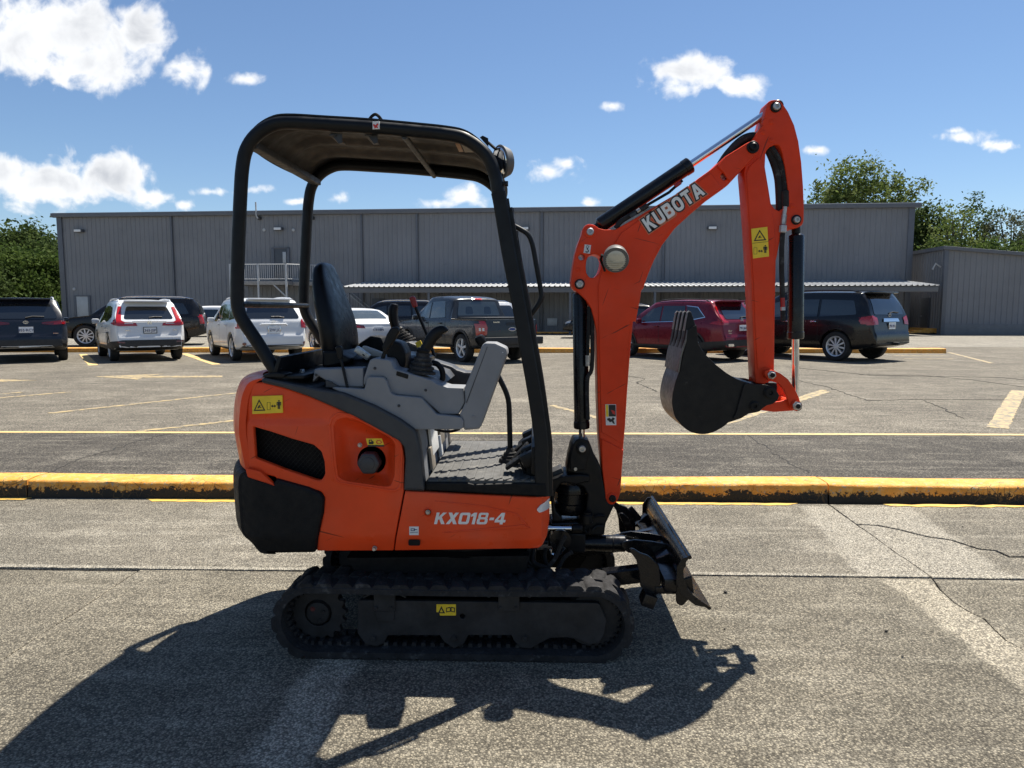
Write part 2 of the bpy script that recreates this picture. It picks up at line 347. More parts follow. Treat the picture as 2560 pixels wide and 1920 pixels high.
# near row
sheet('concrete_slab', [(-2.29,-6),(jr1[-1])]+jr1[::-1][1:]+[(-2.29,YJ)], -.05, 0, 'concrete_near', pave, .005, -.004, .003)
sheet('concrete_slab', [(-6.8,-6),(-2.29,-6),(-2.29,YJ),(-6.8,YJ)], -.05, -.006, 'concrete_near', pave, .007, -.011, .004)
sheet('concrete_slab', jr1+[(6.8,-6),(6.8,YJ)], -.05, -.003, 'concrete_near', pave, .006, -.006, .003)
sheet('concrete_slab', [(-30,-6),(-6.8,-6),(-6.8,YJ),(-30,YJ)], -.05, -.002, 'concrete_near', pave, .006, -.006)
sheet('concrete_slab', [(6.8,-6),(30,-6),(30,YJ),(6.8,YJ)], -.05, -.002, 'concrete_near', pave, .006, -.006)
# row along the kerb
xl = -3.98
sheet('concrete_slab', [(xl,YJ)]+jr2[::-1]+[(xl,5.57)], -.05, .003, 'concrete_row', pave, .005, -.004, .003)
sheet('concrete_slab', [(xl-6.1,YJ),(xl,YJ),(xl,5.57),(xl-6.1,5.57)], -.05, 0, 'concrete_row', pave, .006, -.006, .003)
sheet('concrete_slab', [(-30,YJ),(xl-6.1,YJ),(xl-6.1,5.57),(-30,5.57)], -.05, .001, 'concrete_row', pave, .006, -.006)
i0 = min(range(len(jr2)), key=lambda i: (Vector(jr2[i])-Vector(crk[0])).length)
sheet('concrete_slab', jr2[:i0+1][::-1]+[(8.4,5.57)]+crk[::-1][:-1], -.05, .002, 'concrete_row', pave, .006, -.007, .004)
sheet('concrete_slab', jr2[i0:]+[(8.4,YJ)]+crk[::-1][:-1], -.05, -.001, 'concrete_row', pave, .006, -.007, .004)
sheet('concrete_slab', [(8.4,YJ),(30,YJ),(30,5.57),(8.4,5.57)], -.05, 0, 'concrete_row', pave, .006, -.006)
# yellow strip painted along the kerb foot
sheet('paint_strip', [(-3.0,5.455),(-2.4,5.46),(1.95,5.5),(2.05,5.56),(-3.1,5.55)], .003, .0065, 'strip_paint', pave, .001, 0, .012)
sheet('paint_strip', [(-9,5.45),(-4.05,5.47),(-4.02,5.555),(-9,5.555)], .003, .0065, 'strip_paint', pave, .001, 0, .012)
sheet('paint_strip', [(2.75,5.49),(4.2,5.51),(9,5.5),(9,5.56),(2.7,5.555)], .003, .0065, 'strip_paint', pave, .001, 0, .02)
# little debris
for k in range(34):
    x, y = random.uniform(-3.5, 4.5), random.uniform(1.8, 5.4); s = random.uniform(.002, .006)
    if k < 6: x, y, s = [(1.02,3.75,.011),(1.65,3.3,.008),(2.75,3.75,.010),(.9,3.3,.006),(1.6,3.05,.006),(-2.0,5.0,.007)][k]
    m = MB(); bmesh.ops.create_icosphere(m.bm, subdivisions=1, radius=s)
    for v in m.bm.verts: v.co = Vector((v.co.x*random.uniform(.7,1.6)+x, v.co.y*random.uniform(.7,1.4)+y, v.co.z*.6+s*.4+.003))
    if k == 0: dm = m
    else:
        me = bpy.data.meshes.new('t'); m.bm.to_mesh(me); m.bm.free(); dm.mesh(me)
deb = dm.done('pavement_grit', 'dirt', None); deb['kind'] = 'stuff'; deb['label'] = 'small dark pebbles and grit on the concrete'; deb['category'] = 'grit'

# asphalt strip between the kerb and the yellow line, with the lot's markings
def on_lot(name, pts, material, z=ZU, t=.004, jit=.012, parent=None): return sheet(name, pts, z+.0005, z+t, material, parent or lot, .001, 0, jit)
LY = lambda x: 8.12 + .0155*x
on_lot('asphalt_band', [(-40,5.86),(40,5.86),(40,LY(40)),(-40,LY(-40))], 'asphalt_strip', t=.003, jit=0)
on_lot('yellow_line', [(-40,LY(-40)-.05),(40,LY(40)-.05),(40,LY(40)+.05),(-40,LY(-40)+.05)], 'line_paint', t=.0065, jit=0)
def lot_line(k, a, b, wd, material='line_faded'):
    A, B = [Vector(v) for v in g2(k, [a, b], ZU)]; d = (B-A).normalized(); n = Vector((-d.y, d.x))*wd/2
    on_lot('bay_line', [tuple(A-n), tuple(B-n), tuple(B+n), tuple(A+n)], material)
lot_line('K', (200,217), (985,132), .11); lot_line('K', (560,291), (985,243), .11); lot_line('K', (-60,160), (285,130), .11); lot_line('K', (0,139), (90,131), .08)
lot_line('L', (1702,125), (1615,277), .22, 'line_faded'); lot_line('L', (500,262), (925,128), .12)
for a, b in (((560,1040),(630,1115)), ((1240,1035),(1460,1110)), ((-300,1040),(-60,1112))): lot_line('H', a, b, .22, 'line_paint')
for a, b in (((1860,752),(2060,802)), ((1600,768),(1850,768)), ((1650,782),(1900,782)), ((1560,757),(1840,757))): lot_line('J', a, b, .13)
lot_line('F', (560,1240), (0,1085), .1); lot_line('F', (1960,1040), (2212,960), .1)
arrow = g2('H', [(640,1191),(1110,1172),(985,1188),(1500,1184),(1500,1196),(960,1199),(925,1212)], ZU)
on_lot('painted_arrow', arrow, 'line_faded', jit=0); on_lot('painted_arrow', g2('H', [(-20,1210),(250,1216),(-20,1228)], ZU), 'line_faded', jit=0)
def crack(k, pts, wd, z=ZU, parent=None):
    P = [Vector(v) for v in g2(k, pts, z)]; L_, R_ = [], []; pts2 = []
    for a, b in zip(P, P[1:]):
        nseg = max(2, int((b-a).length/.09))
        for j in range(nseg): pts2.append(a.lerp(b, j/nseg)+Vector((random.uniform(-1,1), random.uniform(-1,1)))*min(.035, (b-a).length*.06))
    pts2.append(P[-1])
    for i, p in enumerate(pts2):
        d = (pts2[min(i+1, len(pts2)-1)]-pts2[max(i-1, 0)]).normalized(); n = Vector((-d.y, d.x))*wd*random.uniform(.15, .8)*.4; L_.append(tuple(p+n)); R_.append(tuple(p-n))
    on_lot('crack', L_+R_[::-1], 'grit', z, .0055, 0, parent)
crack('L', [(610,310),(650,340),(700,375),(760,415),(850,460)], .03); crack('L', [(770,75),(920,110),(1090,165),(1300,160),(1720,163)], .03)
crack('F', [(560,840),(640,850),(700,860),(770,870),(680,900),(760,930),(850,975)], .03); crack('K', [(720,290),(520,345),(300,415),(190,462)], .035)
crack('L', [(1320,165),(1390,195),(1480,240)], .03); crack('L', [(1050,60),(1300,62),(1500,80),(1724,110)], .04)
crack('J', [(1100,820),(1500,860),(2100,870),(2212,880)], .05)

# kerbs
def kerb_material():
    M = bpy.data.materials.new('kerb_paint'); M.use_nodes = True; nt = M.node_tree; N = nt.nodes; L = nt.links; P = N['Principled BSDF']; P.inputs['Roughness'].default_value = .75
    tc = N.new('ShaderNodeTexCoord'); co = tc.outputs['Object']
    def noise(sc, det=6, ro=.65):
        n = N.new('ShaderNodeTexNoise'); n.inputs['Scale'].default_value = sc; n.inputs['Detail'].default_value = det; n.inputs['Roughness'].default_value = ro; L.new(co, n.inputs['Vector']); return n.outputs[0]
    def ma(op, a, b):
        m = N.new('ShaderNodeMath'); m.operation = op
        for i, v in enumerate((a, b)):
            if isinstance(v, (int, float)): m.inputs[i].default_value = v
            else: L.new(v, m.inputs[i])
        return m.outputs[0]
    def rng(s, a, b, lo=0., hi=1.):
        r = N.new('ShaderNodeMapRange'); L.new(s, r.inputs[0]); r.inputs[1].default_value = a; r.inputs[2].default_value = b; r.inputs[3].default_value = lo; r.inputs[4].default_value = hi; return r.outputs[0]
    def mix(f, a, b):
        m = N.new('ShaderNodeMixRGB')
        for i, v in enumerate((f, a, b)):
            if isinstance(v, (int, float)): m.inputs[i].default_value = v
            elif isinstance(v, tuple): m.inputs[i].default_value = (*v, 1)
            else: L.new(v, m.inputs[i])
        return m.outputs[0]
    s = N.new('ShaderNodeSeparateXYZ'); L.new(co, s.inputs[0]); z = s.outputs[2]
    col = mix(rng(noise(6), .35, .7), (.74,.33,.045), (.64,.27,.03))
    col = mix(rng(noise(11, 8, .7), .48, .66, 0, .7), col, (.78,.50,.17))                  # sun-bleached paint
    col = mix(rng(noise(30, 9, .72), .575, .61), col, (.36,.31,.22))                    # chips down to concrete
    mild = ma('ADD', ma('MULTIPLY', noise(34, 9, .72), .62), ma('ADD', ma('MULTIPLY', noise(5, 5), .55), ma('MULTIPLY', z, -3.3)))
    col = mix(rng(mild, .31, .36), col, (.018,.015,.009))                              # black mildew growing up from the gutter
    cr = N.new('ShaderNodeTexVoronoi'); cr.feature = 'DISTANCE_TO_EDGE'; cr.inputs['Scale'].default_value = 13; L.new(co, cr.inputs['Vector'])
    ck = ma('MULTIPLY', rng(cr.outputs['Distance'], .012, .03, 1, 0), rng(noise(4, 3), .48, .6)); col = mix(ck, col, (.10,.06,.02))
    L.new(col, P.inputs['Base Color'])
    bp = N.new('ShaderNodeBump'); bp.inputs['Strength'].default_value = .6; bp.inputs['Distance'].default_value = .01; L.new(noise(70), bp.inputs['Height']); L.new(bp.outputs[0], P.inputs['Normal'])
    MATS['kerb_paint'] = M
kerb_material()
def kerb_stone(root, x0, x1, yf, depth, z0, h, slope=0.0, seed=0, step=.06):
    rr = random.Random(seed); m = MB(); rings = []; n = max(2, int((x1-x0)/step))
    prof = [(0,-.03),(.004,.03),(.010,.075),(.016,h-.02),(.024,h-.006),(.042,h),(depth*.5,h+.004),(depth-.02,h),(depth,h-.015),(depth,-.03)]
    for i in range(n+1):
        x = x0+(x1-x0)*i/n; e = 1 if 0 < i < n else .0; j = .0035
        sag = .006*math.sin(x*1.7+seed)
        rings.append([(x, yf+slope*x+a+(rr.uniform(-j, j) if k < 6 else 0), z0+b+(sag if b > .05 else 0)+(rr.uniform(-j, j)*.7 if 1 < k < 7 else 0)) for k, (a, b) in enumerate(prof)])
    m.loft(rings, True, True); o = m.done('kerb_stone', 'kerb_paint', root, 60); return o
kerb = empty('kerb', kind='structure')
KX = [-18,-13,-8.3,-4.06,-.9,2.30,5.4,9.5,15]
for i, (a, b) in enumerate(zip(KX, KX[1:])): kerb_stone(kerb, a+.006, b-.006, 5.575, .29, 0, .142, .0095, i)
fk = empty('kerb', kind='structure'); fkx = [-24,-18,-12,-6,0,6,13.4]
for i, (a, b) in enumerate(zip(fkx, fkx[1:])): kerb_stone(fk, a+.01, b-.01, 23.75, .5, ZU, .15, .012, 30+i, .25)
on_lot('concrete_apron', [(-60,24.8),(-24,23.9),(13.5,24.4),(14.5,28.0),(40,28.6),(60,43),(60,60),(-60,60)], 'far_concrete', t=.004, jit=0)

# ------------------------------------------------------------------ the warehouse
mat('wall_grey', (.190,.194,.208), .5, .0, var=.10, scale=.35, bump=.03, bscale=8, dirt=(.155,.160,.178), dscale=1.3, dthr=.58)
mat('trim_grey', (.115,.123,.14), .5, var=.06, scale=2)
mat('galv', (.42,.43,.44), .45, .3, var=.1, scale=3)
mat('awning_white', (.40,.41,.42), .42, .2, var=.08, scale=1.5)
mat('rail_white', (.42,.43,.44), .5, var=.05)
mat('door_grey', (.075,.08,.09), .45, var=.05)
mat('wood_grey', (.27,.26,.25), .8, var=.15, scale=9)
mat('lamp_face', (.72,.73,.74), .35, var=.03)
mat('black_gap', (.012,.012,.013), .6, var=.2)
mat('block_grey', (.19,.19,.19), .8, var=.1, scale=4)
WL = Vector((at(c('H', 402, 300), 47.85).x, 47.85, ZU)); WR = Vector((at(c('J', 1688, 200), 44.9).x, 44.9, ZU)); WLEN = (WR-WL).length; WANG = math.atan2(WR.y-WL.y, WR.x-WL.x)
bld = empty('warehouse', WL, WANG, 'long grey ribbed metal warehouse across the back of the parking lot', 'building')
WM = Matrix.Translation(WL) @ Matrix.Rotation(WANG, 4, 'Z'); WI = WM.inverted()
def onwall(k, x, y, ly=0.):                  # image point -> (local x, local z) on the plane local y = ly
    d = ray(*c(k, x, y)); o = WI @ Vector((0, 0, CAMH)); dd = (WI.to_3x3() @ d); t = (ly-o.y)/dd.y; p = o+dd*t; return p.x, p.z
WH = onwall('J', 1690, 62)[1]
def ribbed(m, x0, x1, z0, z1, y=0., pitch=.305, depth=.032, nrm=(0,-1)):
    xs = []; x = x0
    while x < x1-.01:
        for dx, d in ((0,0),(.10,0),(.125,depth),(.18,depth),(.205,0)):
            if x+dx < x1: xs.append((x+dx, d))
        x += pitch
    xs.append((x1, 0)); bm = m.bm
    A = [bm.verts.new((a, y-d, z0)) for a, d in xs]; B = [bm.verts.new((a, y-d, z1)) for a, d in xs]
    for i in range(len(xs)-1): bm.faces.new((A[i], A[i+1], B[i+1], B[i]))
sections = [0.0] + sorted([onwall('H', 1165, 300)[0], onwall('I', 470, 300)[0], onwall('I', 920, 300)[0], onwall('I', 1935, 300)[0], onwall('J', 520, 300)[0]]) + [WLEN]
for a, b in zip(sections, sections[1:]):
    m = MB(); ribbed(m, a, b, 0, WH); m.done('wall_panel', 'wall_grey', bld, 20)
for s in sections[1:-1]:
    MB().box((s, -.09, WH/2), (.13, .11, WH), .015).done('downspout', 'trim_grey', bld)
for s in (.12, WLEN-.12): MB().box((s, -.05, WH/2), (.34, .12, WH), .01).done('corner_trim', 'trim_grey', bld)
MB().box((WLEN/2, -.10, WH-.02), (WLEN+.7, .32, .27), .04).done('gutter', 'trim_grey', bld)
MB().box((WLEN/2, 15, WH/2-.05), (WLEN-.1, 29.8, WH-.1), 0).done('wall', 'wall_grey', bld)
m = MB(); m.loft([[(0-.3,-.15,WH+.10),(WLEN+.3,-.15,WH+.10),(WLEN+.3,-.15,WH+.14),(-.3,-.15,WH+.14)],[(0-.3,15,WH+.35),(WLEN+.3,15,WH+.35),(WLEN+.3,15,WH+.39),(-.3,15,WH+.39)],[(0-.3,30,WH+.10),(WLEN+.3,30,WH+.10),(WLEN+.3,30,WH+.14),(-.3,30,WH+.14)]]); m.done('roof', 'galv', bld)
for k, x, y in (('H',530,207),('H',1876,194),('I',1797,230),('J',753,168)):
    lx, lz = onwall(k, x, y, -.2); hd = MB().box((lx, -.16, lz), (.56, .3, .2), .03).done('wall_light', 'door_grey', bld)
    MB().box((lx-.02, -.315, lz-.005), (.46, .03, .15), .01).done('lens', 'lamp_face', hd)
for k, x, y in (('H',1745,122),('H',2105,122)):
    lx, lz = onwall(k, x, y, -.15); MB().tube([(lx,.02,lz),(lx-.05,-.2,lz),(lx-.12,-.24,lz+.15),(lx-.13,-.24,lz+1.0)], .05, 8).done('vent_pipe', 'rail_white', bld)
    MB().box((lx+.03, -.1, lz), (.2,.16,.2), .03).done('vent_flange', 'black_gap', bld)
for k, x, y in (('H',1783,202),('H',1980,202),('H',503,601)):
    lx, lz = onwall(k, x, y); MB().lathe((lx,-.03,lz), (0,-1,0), [(0,.1),(.04,.1),(.06,.06)], 12).done('wall_cap', 'rail_white', bld)
def wbox(name, k, x0, y0, x1, y1, ly, d, material, parent=None):
    a = onwall(k, x0, y1, ly); b = onwall(k, x1, y0, ly); return MB().box(((a[0]+b[0])/2, ly-d/2, (a[1]+b[1])/2), (b[0]-a[0], d, b[1]-a[1]), .01).done(name, material, parent or bld)
d1 = wbox('door', 'H', 1850, 327, 1945, 575, 0, .08, 'door_grey'); wbox('pane', 'H', 1908, 350, 1928, 425, -.08, .02, 'galv', d1)
for a in ((1842,320,1851,575),(1945,320,1954,575),(1842,318,1954,328)): wbox('frame', 'H', *a, 0, .12, 'trim_grey', d1)
d2 = wbox('door', 'H', 516, 650, 606, 790, 0, .08, 'galv')
for a in ((510,645,517,790),(606,645,612,790),(510,643,612,651)): wbox('frame', 'H', *a, 0, .12, 'trim_grey', d2)
# awning with corrugated sheet
AD = 4.4
ax0 = onwall('I', 310, 700, -AD)[0]; ax1 = onwall('J', 1812, 405, -AD)[0]; az = onwall('I', 900, 705, -AD)[1]
aw = empty('walkway_awning', WM @ Vector(((ax0+ax1)/2, -AD/2, 0)), WANG, 'long white corrugated awning on thin posts along the warehouse wall', 'awning')
hl = (ax1-ax0)/2; rise = .42
m = MB(); xs = []; x = -hl
while x < hl:
    for dx, d in ((0,0),(.09,0),(.12,.05),(.17,.05),(.20,0)): xs.append((min(x+dx, hl), d))
    x += .30
V = [[m.bm.verts.new((a, y, z+d)) for a, d in xs] for y, z in ((-AD/2-.15, az-.01), (AD/2-.05, az+rise), )]
for i in range(len(xs)-1): m.bm.faces.new((V[0][i], V[0][i+1], V[1][i+1], V[1][i]))
V2 = [[m.bm.verts.new((a, y, z-.03)) for a in (-hl, hl)] for y, z in ((-AD/2-.15, az-.01), (AD/2-.05, az+rise))]
m.bm.faces.new((V2[0][0], V2[0][1], V2[1][1], V2[1][0])); m.done('roof_sheet', 'awning_white', aw, 20)
MB().box((0, -AD/2, az-.20), (2*hl, .12, .30), .02).done('beam', 'trim_grey', aw)
for k, x in (('I',362),('I',1015),('I',2165),('J',482),('J',1085),('J',1440)):
    lx = onwall(k, x, 800 if k == 'I' else 500, -AD)[0]-(ax0+ax1)/2; MB().box((lx, -AD/2, (az-.35)/2), (.13,.13,az-.35), .01).done('post', 'trim_grey', aw)
for k, x in (('I',1122),('J',415),('J',690)):
    lx = onwall(k, x, 800 if k == 'I' else 500, -.4)[0]-(ax0+ax1)/2; MB().box((lx, AD/2-.4, (az-.2)/2), (.12,.12,az-.2), .01).done('post', 'trim_grey', aw)
wbox('wall_notice', 'I', 1978, 962, 2060, 1022, -.04, .04, 'galv')
wbox('base_kerb', 'I', 1875, 1072, 2185, 1100, -AD+.6, .4, 'kerb_paint')
d3 = wbox('door', 'I', 560, 800, 660, 1000, 0, .08, 'door_grey')
# landing with stair and railing
px0, pz = onwall('H', 1560, 547, -2.2); px1 = onwall('H', 1935, 547, -2.2)[0]; pcx = (px0+px1)/2
st = empty('stair_landing', WM @ Vector((pcx, -1.2, 0)), WANG, 'raised landing with white picket railing and stair on the warehouse wall', 'stair')
hw = (px1-px0)/2
MB().box((0, 0, pz-.12), (2*hw, 2.3, .24), .01).done('deck', 'wood_grey', st)
MB().box((hw+.75, .55, pz-.14), (1.5, 1.2, .24), .01).done('deck', 'wood_grey', st)
for lx, ly in ((-hw,-1.1),(hw,-1.1),(0,-1.1),(hw+1.45,0.0),(hw+1.45,1.1)):
    MB().box((lx, ly, (pz+1.05)/2), (.11,.11,pz+1.05), .01).done('post', 'rail_white', st)
for s in (-1, 1):
    for cx_ in (-hw, hw):
        if abs(cx_+s*-.5) < hw: MB().tube([(cx_, -1.1, pz-1.0), (cx_-math.copysign(.85, cx_), -1.1, pz-.2)], .045, 6).done('brace', 'rail_white', st)
def railing(p, r, dz0=0., dz1=0.):
    m = MB(); a = Vector(p); b = Vector(r); n = int((b-a).length/.13)
    m.tube([a+Vector((0,0,1.02)), b+Vector((0,0,1.02))], .03, 6); m.tube([a+Vector((0,0,.12)), b+Vector((0,0,.12))], .022, 6)
    for i in range(n+1):
        u = a.lerp(b, i/n); m.tube([u+Vector((0,0,.12)), u+Vector((0,0,1.02))], .012, 4)
    m.done('railing', 'rail_white', st)
railing((-hw,-1.1,pz), (hw,-1.1,pz)); railing((hw,-1.1,pz), (hw+1.45,-.05,pz)); railing((-hw,-1.1,pz), (-hw,1.1,pz))
nst = 14; sl = hw+1.5
for i in range(nst): MB().box((sl+.14+i*.27, .55, pz-.18-i*(pz/nst)), (.29, 1.1, .05), .005).done('step', 'wood_grey', st)
for yy_ in (0.0, 1.1): railing((sl, yy_, pz-.1), (sl+nst*.27, yy_, .0))
for yy_ in (0.0, 1.1): MB().tube([(sl, yy_, pz-.2), (sl+nst*.27, yy_, .05)], .07, 4).done('stringer', 'rail_white', st)
# the lower annex at the right
ca = ground_at(c('J', 1826, 668), ZU); ca = Vector((ca.x, ca.y, ZU)); AH = at(c('J', 1830, 268), ca.y).z - ZU
an = empty('annex', ca, WANG, 'low grey metal annex with sloping roof at right end of the warehouse', 'building')
AW, ADp = 15.0, (WM @ Vector((WLEN, 0, 0))).y - ca.y + 4
drop = 1.35
m = MB(); ribbed(m, 0, AW, 0, 1)
for v in m.bm.verts: v.co.z = v.co.z*(AH-drop*v.co.x/AW)
m.done('wall_panel', 'wall_grey', an, 20)
m = MB(); ribbed(m, 0, ADp, 0, AH); m.warp(lambda p: Vector((p.y, ADp-p.x, p.z))); m.done('wall_panel', 'wall_grey', an, 20)
m = MB(); m.plate([(0.03,.02),(AW,.02),(AW,AH-drop-.02),(0.03,AH-.02)], .05, ADp+6, .01); m.done('wall', 'wall_grey', an)
m = MB(); m.plate([(-.25,AH-.02),(AW+.2,AH-drop-.06),(AW+.2,AH-drop+.14),(-.25,AH+.18)], -.22, ADp+6, .02); m.done('roof', 'trim_grey', an)
MB().box((-.03,-.03,AH/2), (.22,.22,AH), .01).done('corner_trim', 'trim_grey', an)
MB().box((AW/2,-.06,.3), (AW,.1,.62), .01).done('base_course', 'block_grey', an)
MB().box((9.0,-.05,AH*.70), (.62,.08,.62), .01).done('vent', 'black_gap', an)
for k in range(5): MB().box((9.0,-.10,AH*.70-.24+k*.12), (.56,.03,.03), .003).done('slat', 'trim_grey', an)
MB().tube([(-.05,.45,AH*.80),(-.35,.45,AH*.84),(-.5,.45,AH*.77)], .05, 6).done('wall_light', 'rail_white', an)
dd_ = MB().box((-.05, 2.0, 1.08), (.08, 1.0, 2.1), .01).done('door', 'door_grey', an)
MB().box((-.11, 2.35, 1.05), (.06,.1,.05), .01).done('handle', 'galv', dd_)
for i in range(3): MB().box((-.9+i*.28, 1.9, .08+i*.1), (1.9-.56*i, 2.6, .12), .01).done('step', 'kerb_paint', an)
# ------------------------------------------------------------------ trees
def leaf_mat(name, c1, c2, tr=.35):
    M = bpy.data.materials.new(name); M.use_nodes = True; nt = M.node_tree; N = nt.nodes; L = nt.links; N.clear()
    out = N.new('ShaderNodeOutputMaterial'); tc = N.new('ShaderNodeTexCoord'); n = N.new('ShaderNodeTexNoise'); n.inputs['Scale'].default_value = 1.1; n.inputs['Detail'].default_value = 6; L.new(tc.outputs['Object'], n.inputs['Vector'])
    r = N.new('ShaderNodeMapRange'); r.inputs[1].default_value = .35; r.inputs[2].default_value = .65; L.new(n.outputs[0], r.inputs[0])
    mx = N.new('ShaderNodeMixRGB'); L.new(r.outputs[0], mx.inputs[0]); mx.inputs[1].default_value = (*c1, 1); mx.inputs[2].default_value = (*c2, 1)
    d = N.new('ShaderNodeBsdfPrincipled'); d.inputs['Roughness'].default_value = .85; d.inputs['Specular IOR Level'].default_value = .15; L.new(mx.outputs[0], d.inputs['Base Color'])
    t = N.new('ShaderNodeBsdfTranslucent'); L.new(mx.outputs[0], t.inputs[0]); ms = N.new('ShaderNodeMixShader'); ms.inputs[0].default_value = tr
    L.new(d.outputs[0], ms.inputs[1]); L.new(t.outputs[0], ms.inputs[2]); L.new(ms.outputs[0], out.inputs[0]); MATS[name] = M
leaf_mat('leaf_dark', (.045,.070,.020), (.085,.12,.032)); leaf_mat('leaf_mid', (.042,.075,.016), (.090,.130,.030)); leaf_mat('leaf_light', (.095,.14,.034), (.17,.20,.06), .45); leaf_mat('leaf_grey', (.075,.085,.045), (.13,.135,.075), .4)
mat('bark', (.11,.085,.06), .9, var=.3, scale=12, bump=.5, bscale=20)
def tree(label, base, lobes, nclump, nleaf, leaf, lmat, seed, twigs=6, group=None):
    rr = random.Random(seed); base = Vector(base); t = empty('tree', base, 0, label, 'tree', group)
    top = max(l[0][2]+l[1][2] for l in lobes); m = MB(); cl = []
    for (lc, lr) in lobes:
        vol = lr[0]*lr[1]*lr[2]
        n = max(4, int(nclump*vol/sum(l[1][0]*l[1][1]*l[1][2] for l in lobes)))
        for _ in range(n):
            d = Vector((rr.gauss(0,1), rr.gauss(0,1), rr.gauss(0,1))).normalized(); f = rr.uniform(.45, 1.03)**.6
            cl.append(Vector((lc[0]+d.x*lr[0]*f, lc[1]+d.y*lr[1]*f, lc[2]+d.z*lr[2]*f)))
    th = top*.42; m.tube([(0,0,-.3),(.1,0,th*.4),(rr.uniform(-.3,.3),rr.uniform(-.3,.3),th),(0,.1,top*.75)], [top*.028+.08,top*.024+.06,top*.018+.04,.04], 8)
    for p in rr.sample(cl, min(len(cl), twigs*3)): m.tube([(0,0,th*rr.uniform(.7,1.2)), (p.x*.5, p.y*.5, (p.z+th)*.5), tuple(p)], [top*.010+.03, top*.006+.02, .015], 5)
    m.done('trunk', 'bark', t)
    vs_, fs = [], []
    for p in cl:
        cr_ = rr.uniform(.55, 1.25)*leaf*3.6; out = (p - Vector((0, 0, th))).normalized()
        for _ in range(nleaf):
            d = Vector((rr.gauss(0,1), rr.gauss(0,1), rr.gauss(0,.75)))
            o = p + d*cr_*.48 + out*cr_*.1
            a = Vector((rr.gauss(0,1), rr.gauss(0,1), rr.gauss(0,.8))).normalized(); b = a.orthogonal().normalized(); b = (b*math.cos(rr.uniform(0,6))+a.cross(b)*rr.uniform(-1,1)).normalized(); s = leaf*rr.uniform(.5, 1.25)
            i = len(vs_); a2 = a*s; b2 = b*s*.55
            vs_ += [o-a2*.55, o+b2*.5, o+a2*.6, o-b2*.5]; fs.append((i, i+1, i+2, i+3))
    me = bpy.data.meshes.new('crown'); me.from_pydata(vs_, [], fs); o = bpy.data.objects.new('crown', me); COL.objects.link(o); o.parent = t; me.materials.append(MATS[lmat])
    return t
def tpos(k, x, y, Y, z=ZU): v = at(c(k, x, y), Y); return v
def tree_at(label, k, x, Y, box_pts, lmat, seed, leaf=.30, ncl=60, nleaf=70, group=None):
    """box_pts: list of (px,py,rx,ry) lobes in the crop, all at depth Y"""
    bx = at(c(k, x, 600), Y).x; lobes = []
    sc = CR[k][2]*Y/FPX*.99
    for (lx, ly, rx, ry) in box_pts:
        p = at(c(k, lx, ly), Y); r = (rx*sc, rx*sc*.8, ry*sc); lobes.append(((p.x-bx, random.uniform(-.5,.5), p.z-ZU), r))
    return tree(label, (bx, Y, ZU), lobes, ncl, nleaf, leaf, lmat, seed, group=group)
G_L = 'trees left of the warehouse'; G_R = 'trees right of the warehouse'
tree_at('tall dark rounded tree behind the left bushes beside warehouse corner', 'H', 200, 62, [(90,285,100,90),(225,275,95,80),(325,350,75,75),(20,350,80,100),(190,380,170,110)], 'leaf_dark', 1, .36, 130, 70, G_L)
tree_at('dark broad tree hugging the left end of the warehouse', 'H', 360, 58, [(350,420,70,120),(320,540,90,130),(380,650,60,110)], 'leaf_dark', 2, .34, 70, 75, G_L)
tree_at('bright green bushy tree at the left picture edge', 'H', 60, 50, [(50,440,90,90),(40,560,120,120),(150,640,120,110),(30,700,110,90)], 'leaf_mid', 3, .28, 150, 75, G_L)
tree_at('lighter green tree in front of the tall dark tree', 'H', 210, 52, [(190,430,80,70),(260,500,100,100),(240,620,130,130),(330,720,100,90)], 'leaf_mid', 4, .28, 140, 75, G_L)
tree_at('low bright bush behind the leftmost dark car', 'H', -120, 47, [(-100,560,120,140),(-120,690,140,110)], 'leaf_dark', 5, .26, 70, 70, G_L)
G0 = None
tree_at('big round tree rising behind the warehouse roof at right', 'S', 1880, 70, [(1855,395,62,40),(1800,398,36,32),(1860,360,28,18),(1905,418,62,34),(1965,400,34,22),(1790,440,34,40),(1880,450,100,40),(1830,420,50,40)], 'leaf_light', 6, .34, 120, 75)
tree_at('dark tree trunk top behind the warehouse corner', 'S', 2000, 64, [(2000,490,32,38),(1998,540,34,44)], 'leaf_dark', 7, .32, 60, 70, G_R)
tree_at('slender tall tree with pointed top behind the annex', 'S', 2105, 62, [(2112,440,20,24),(2105,475,34,32),(2090,520,52,40)], 'leaf_mid', 8, .27, 46, 55, G_R)
tree_at('middle bushy tree behind annex roof', 'S', 2060, 58, [(2065,475,26,24),(2055,510,40,32),(2060,545,60,36)], 'leaf_light', 9, .26, 48, 60, G_R)
tree_at('greyish feathery tree at right picture edge', 'S', 2180, 60, [(2175,480,36,36),(2200,500,46,36),(2170,530,60,36)], 'leaf_grey', 10, .22, 58, 55, G_R)
tree_at('dense low tree between annex and corner', 'S', 2120, 55, [(2130,552,50,24),(2205,553,50,24),(2035,556,36,24)], 'leaf_mid', 11, .27, 60, 65, G_R)
tree_at('dark hedge-like tree at far right edge', 'S', 2290, 57, [(2275,535,60,36),(2330,520,60,44)], 'leaf_mid', 12, .30, 60, 60, G_R)
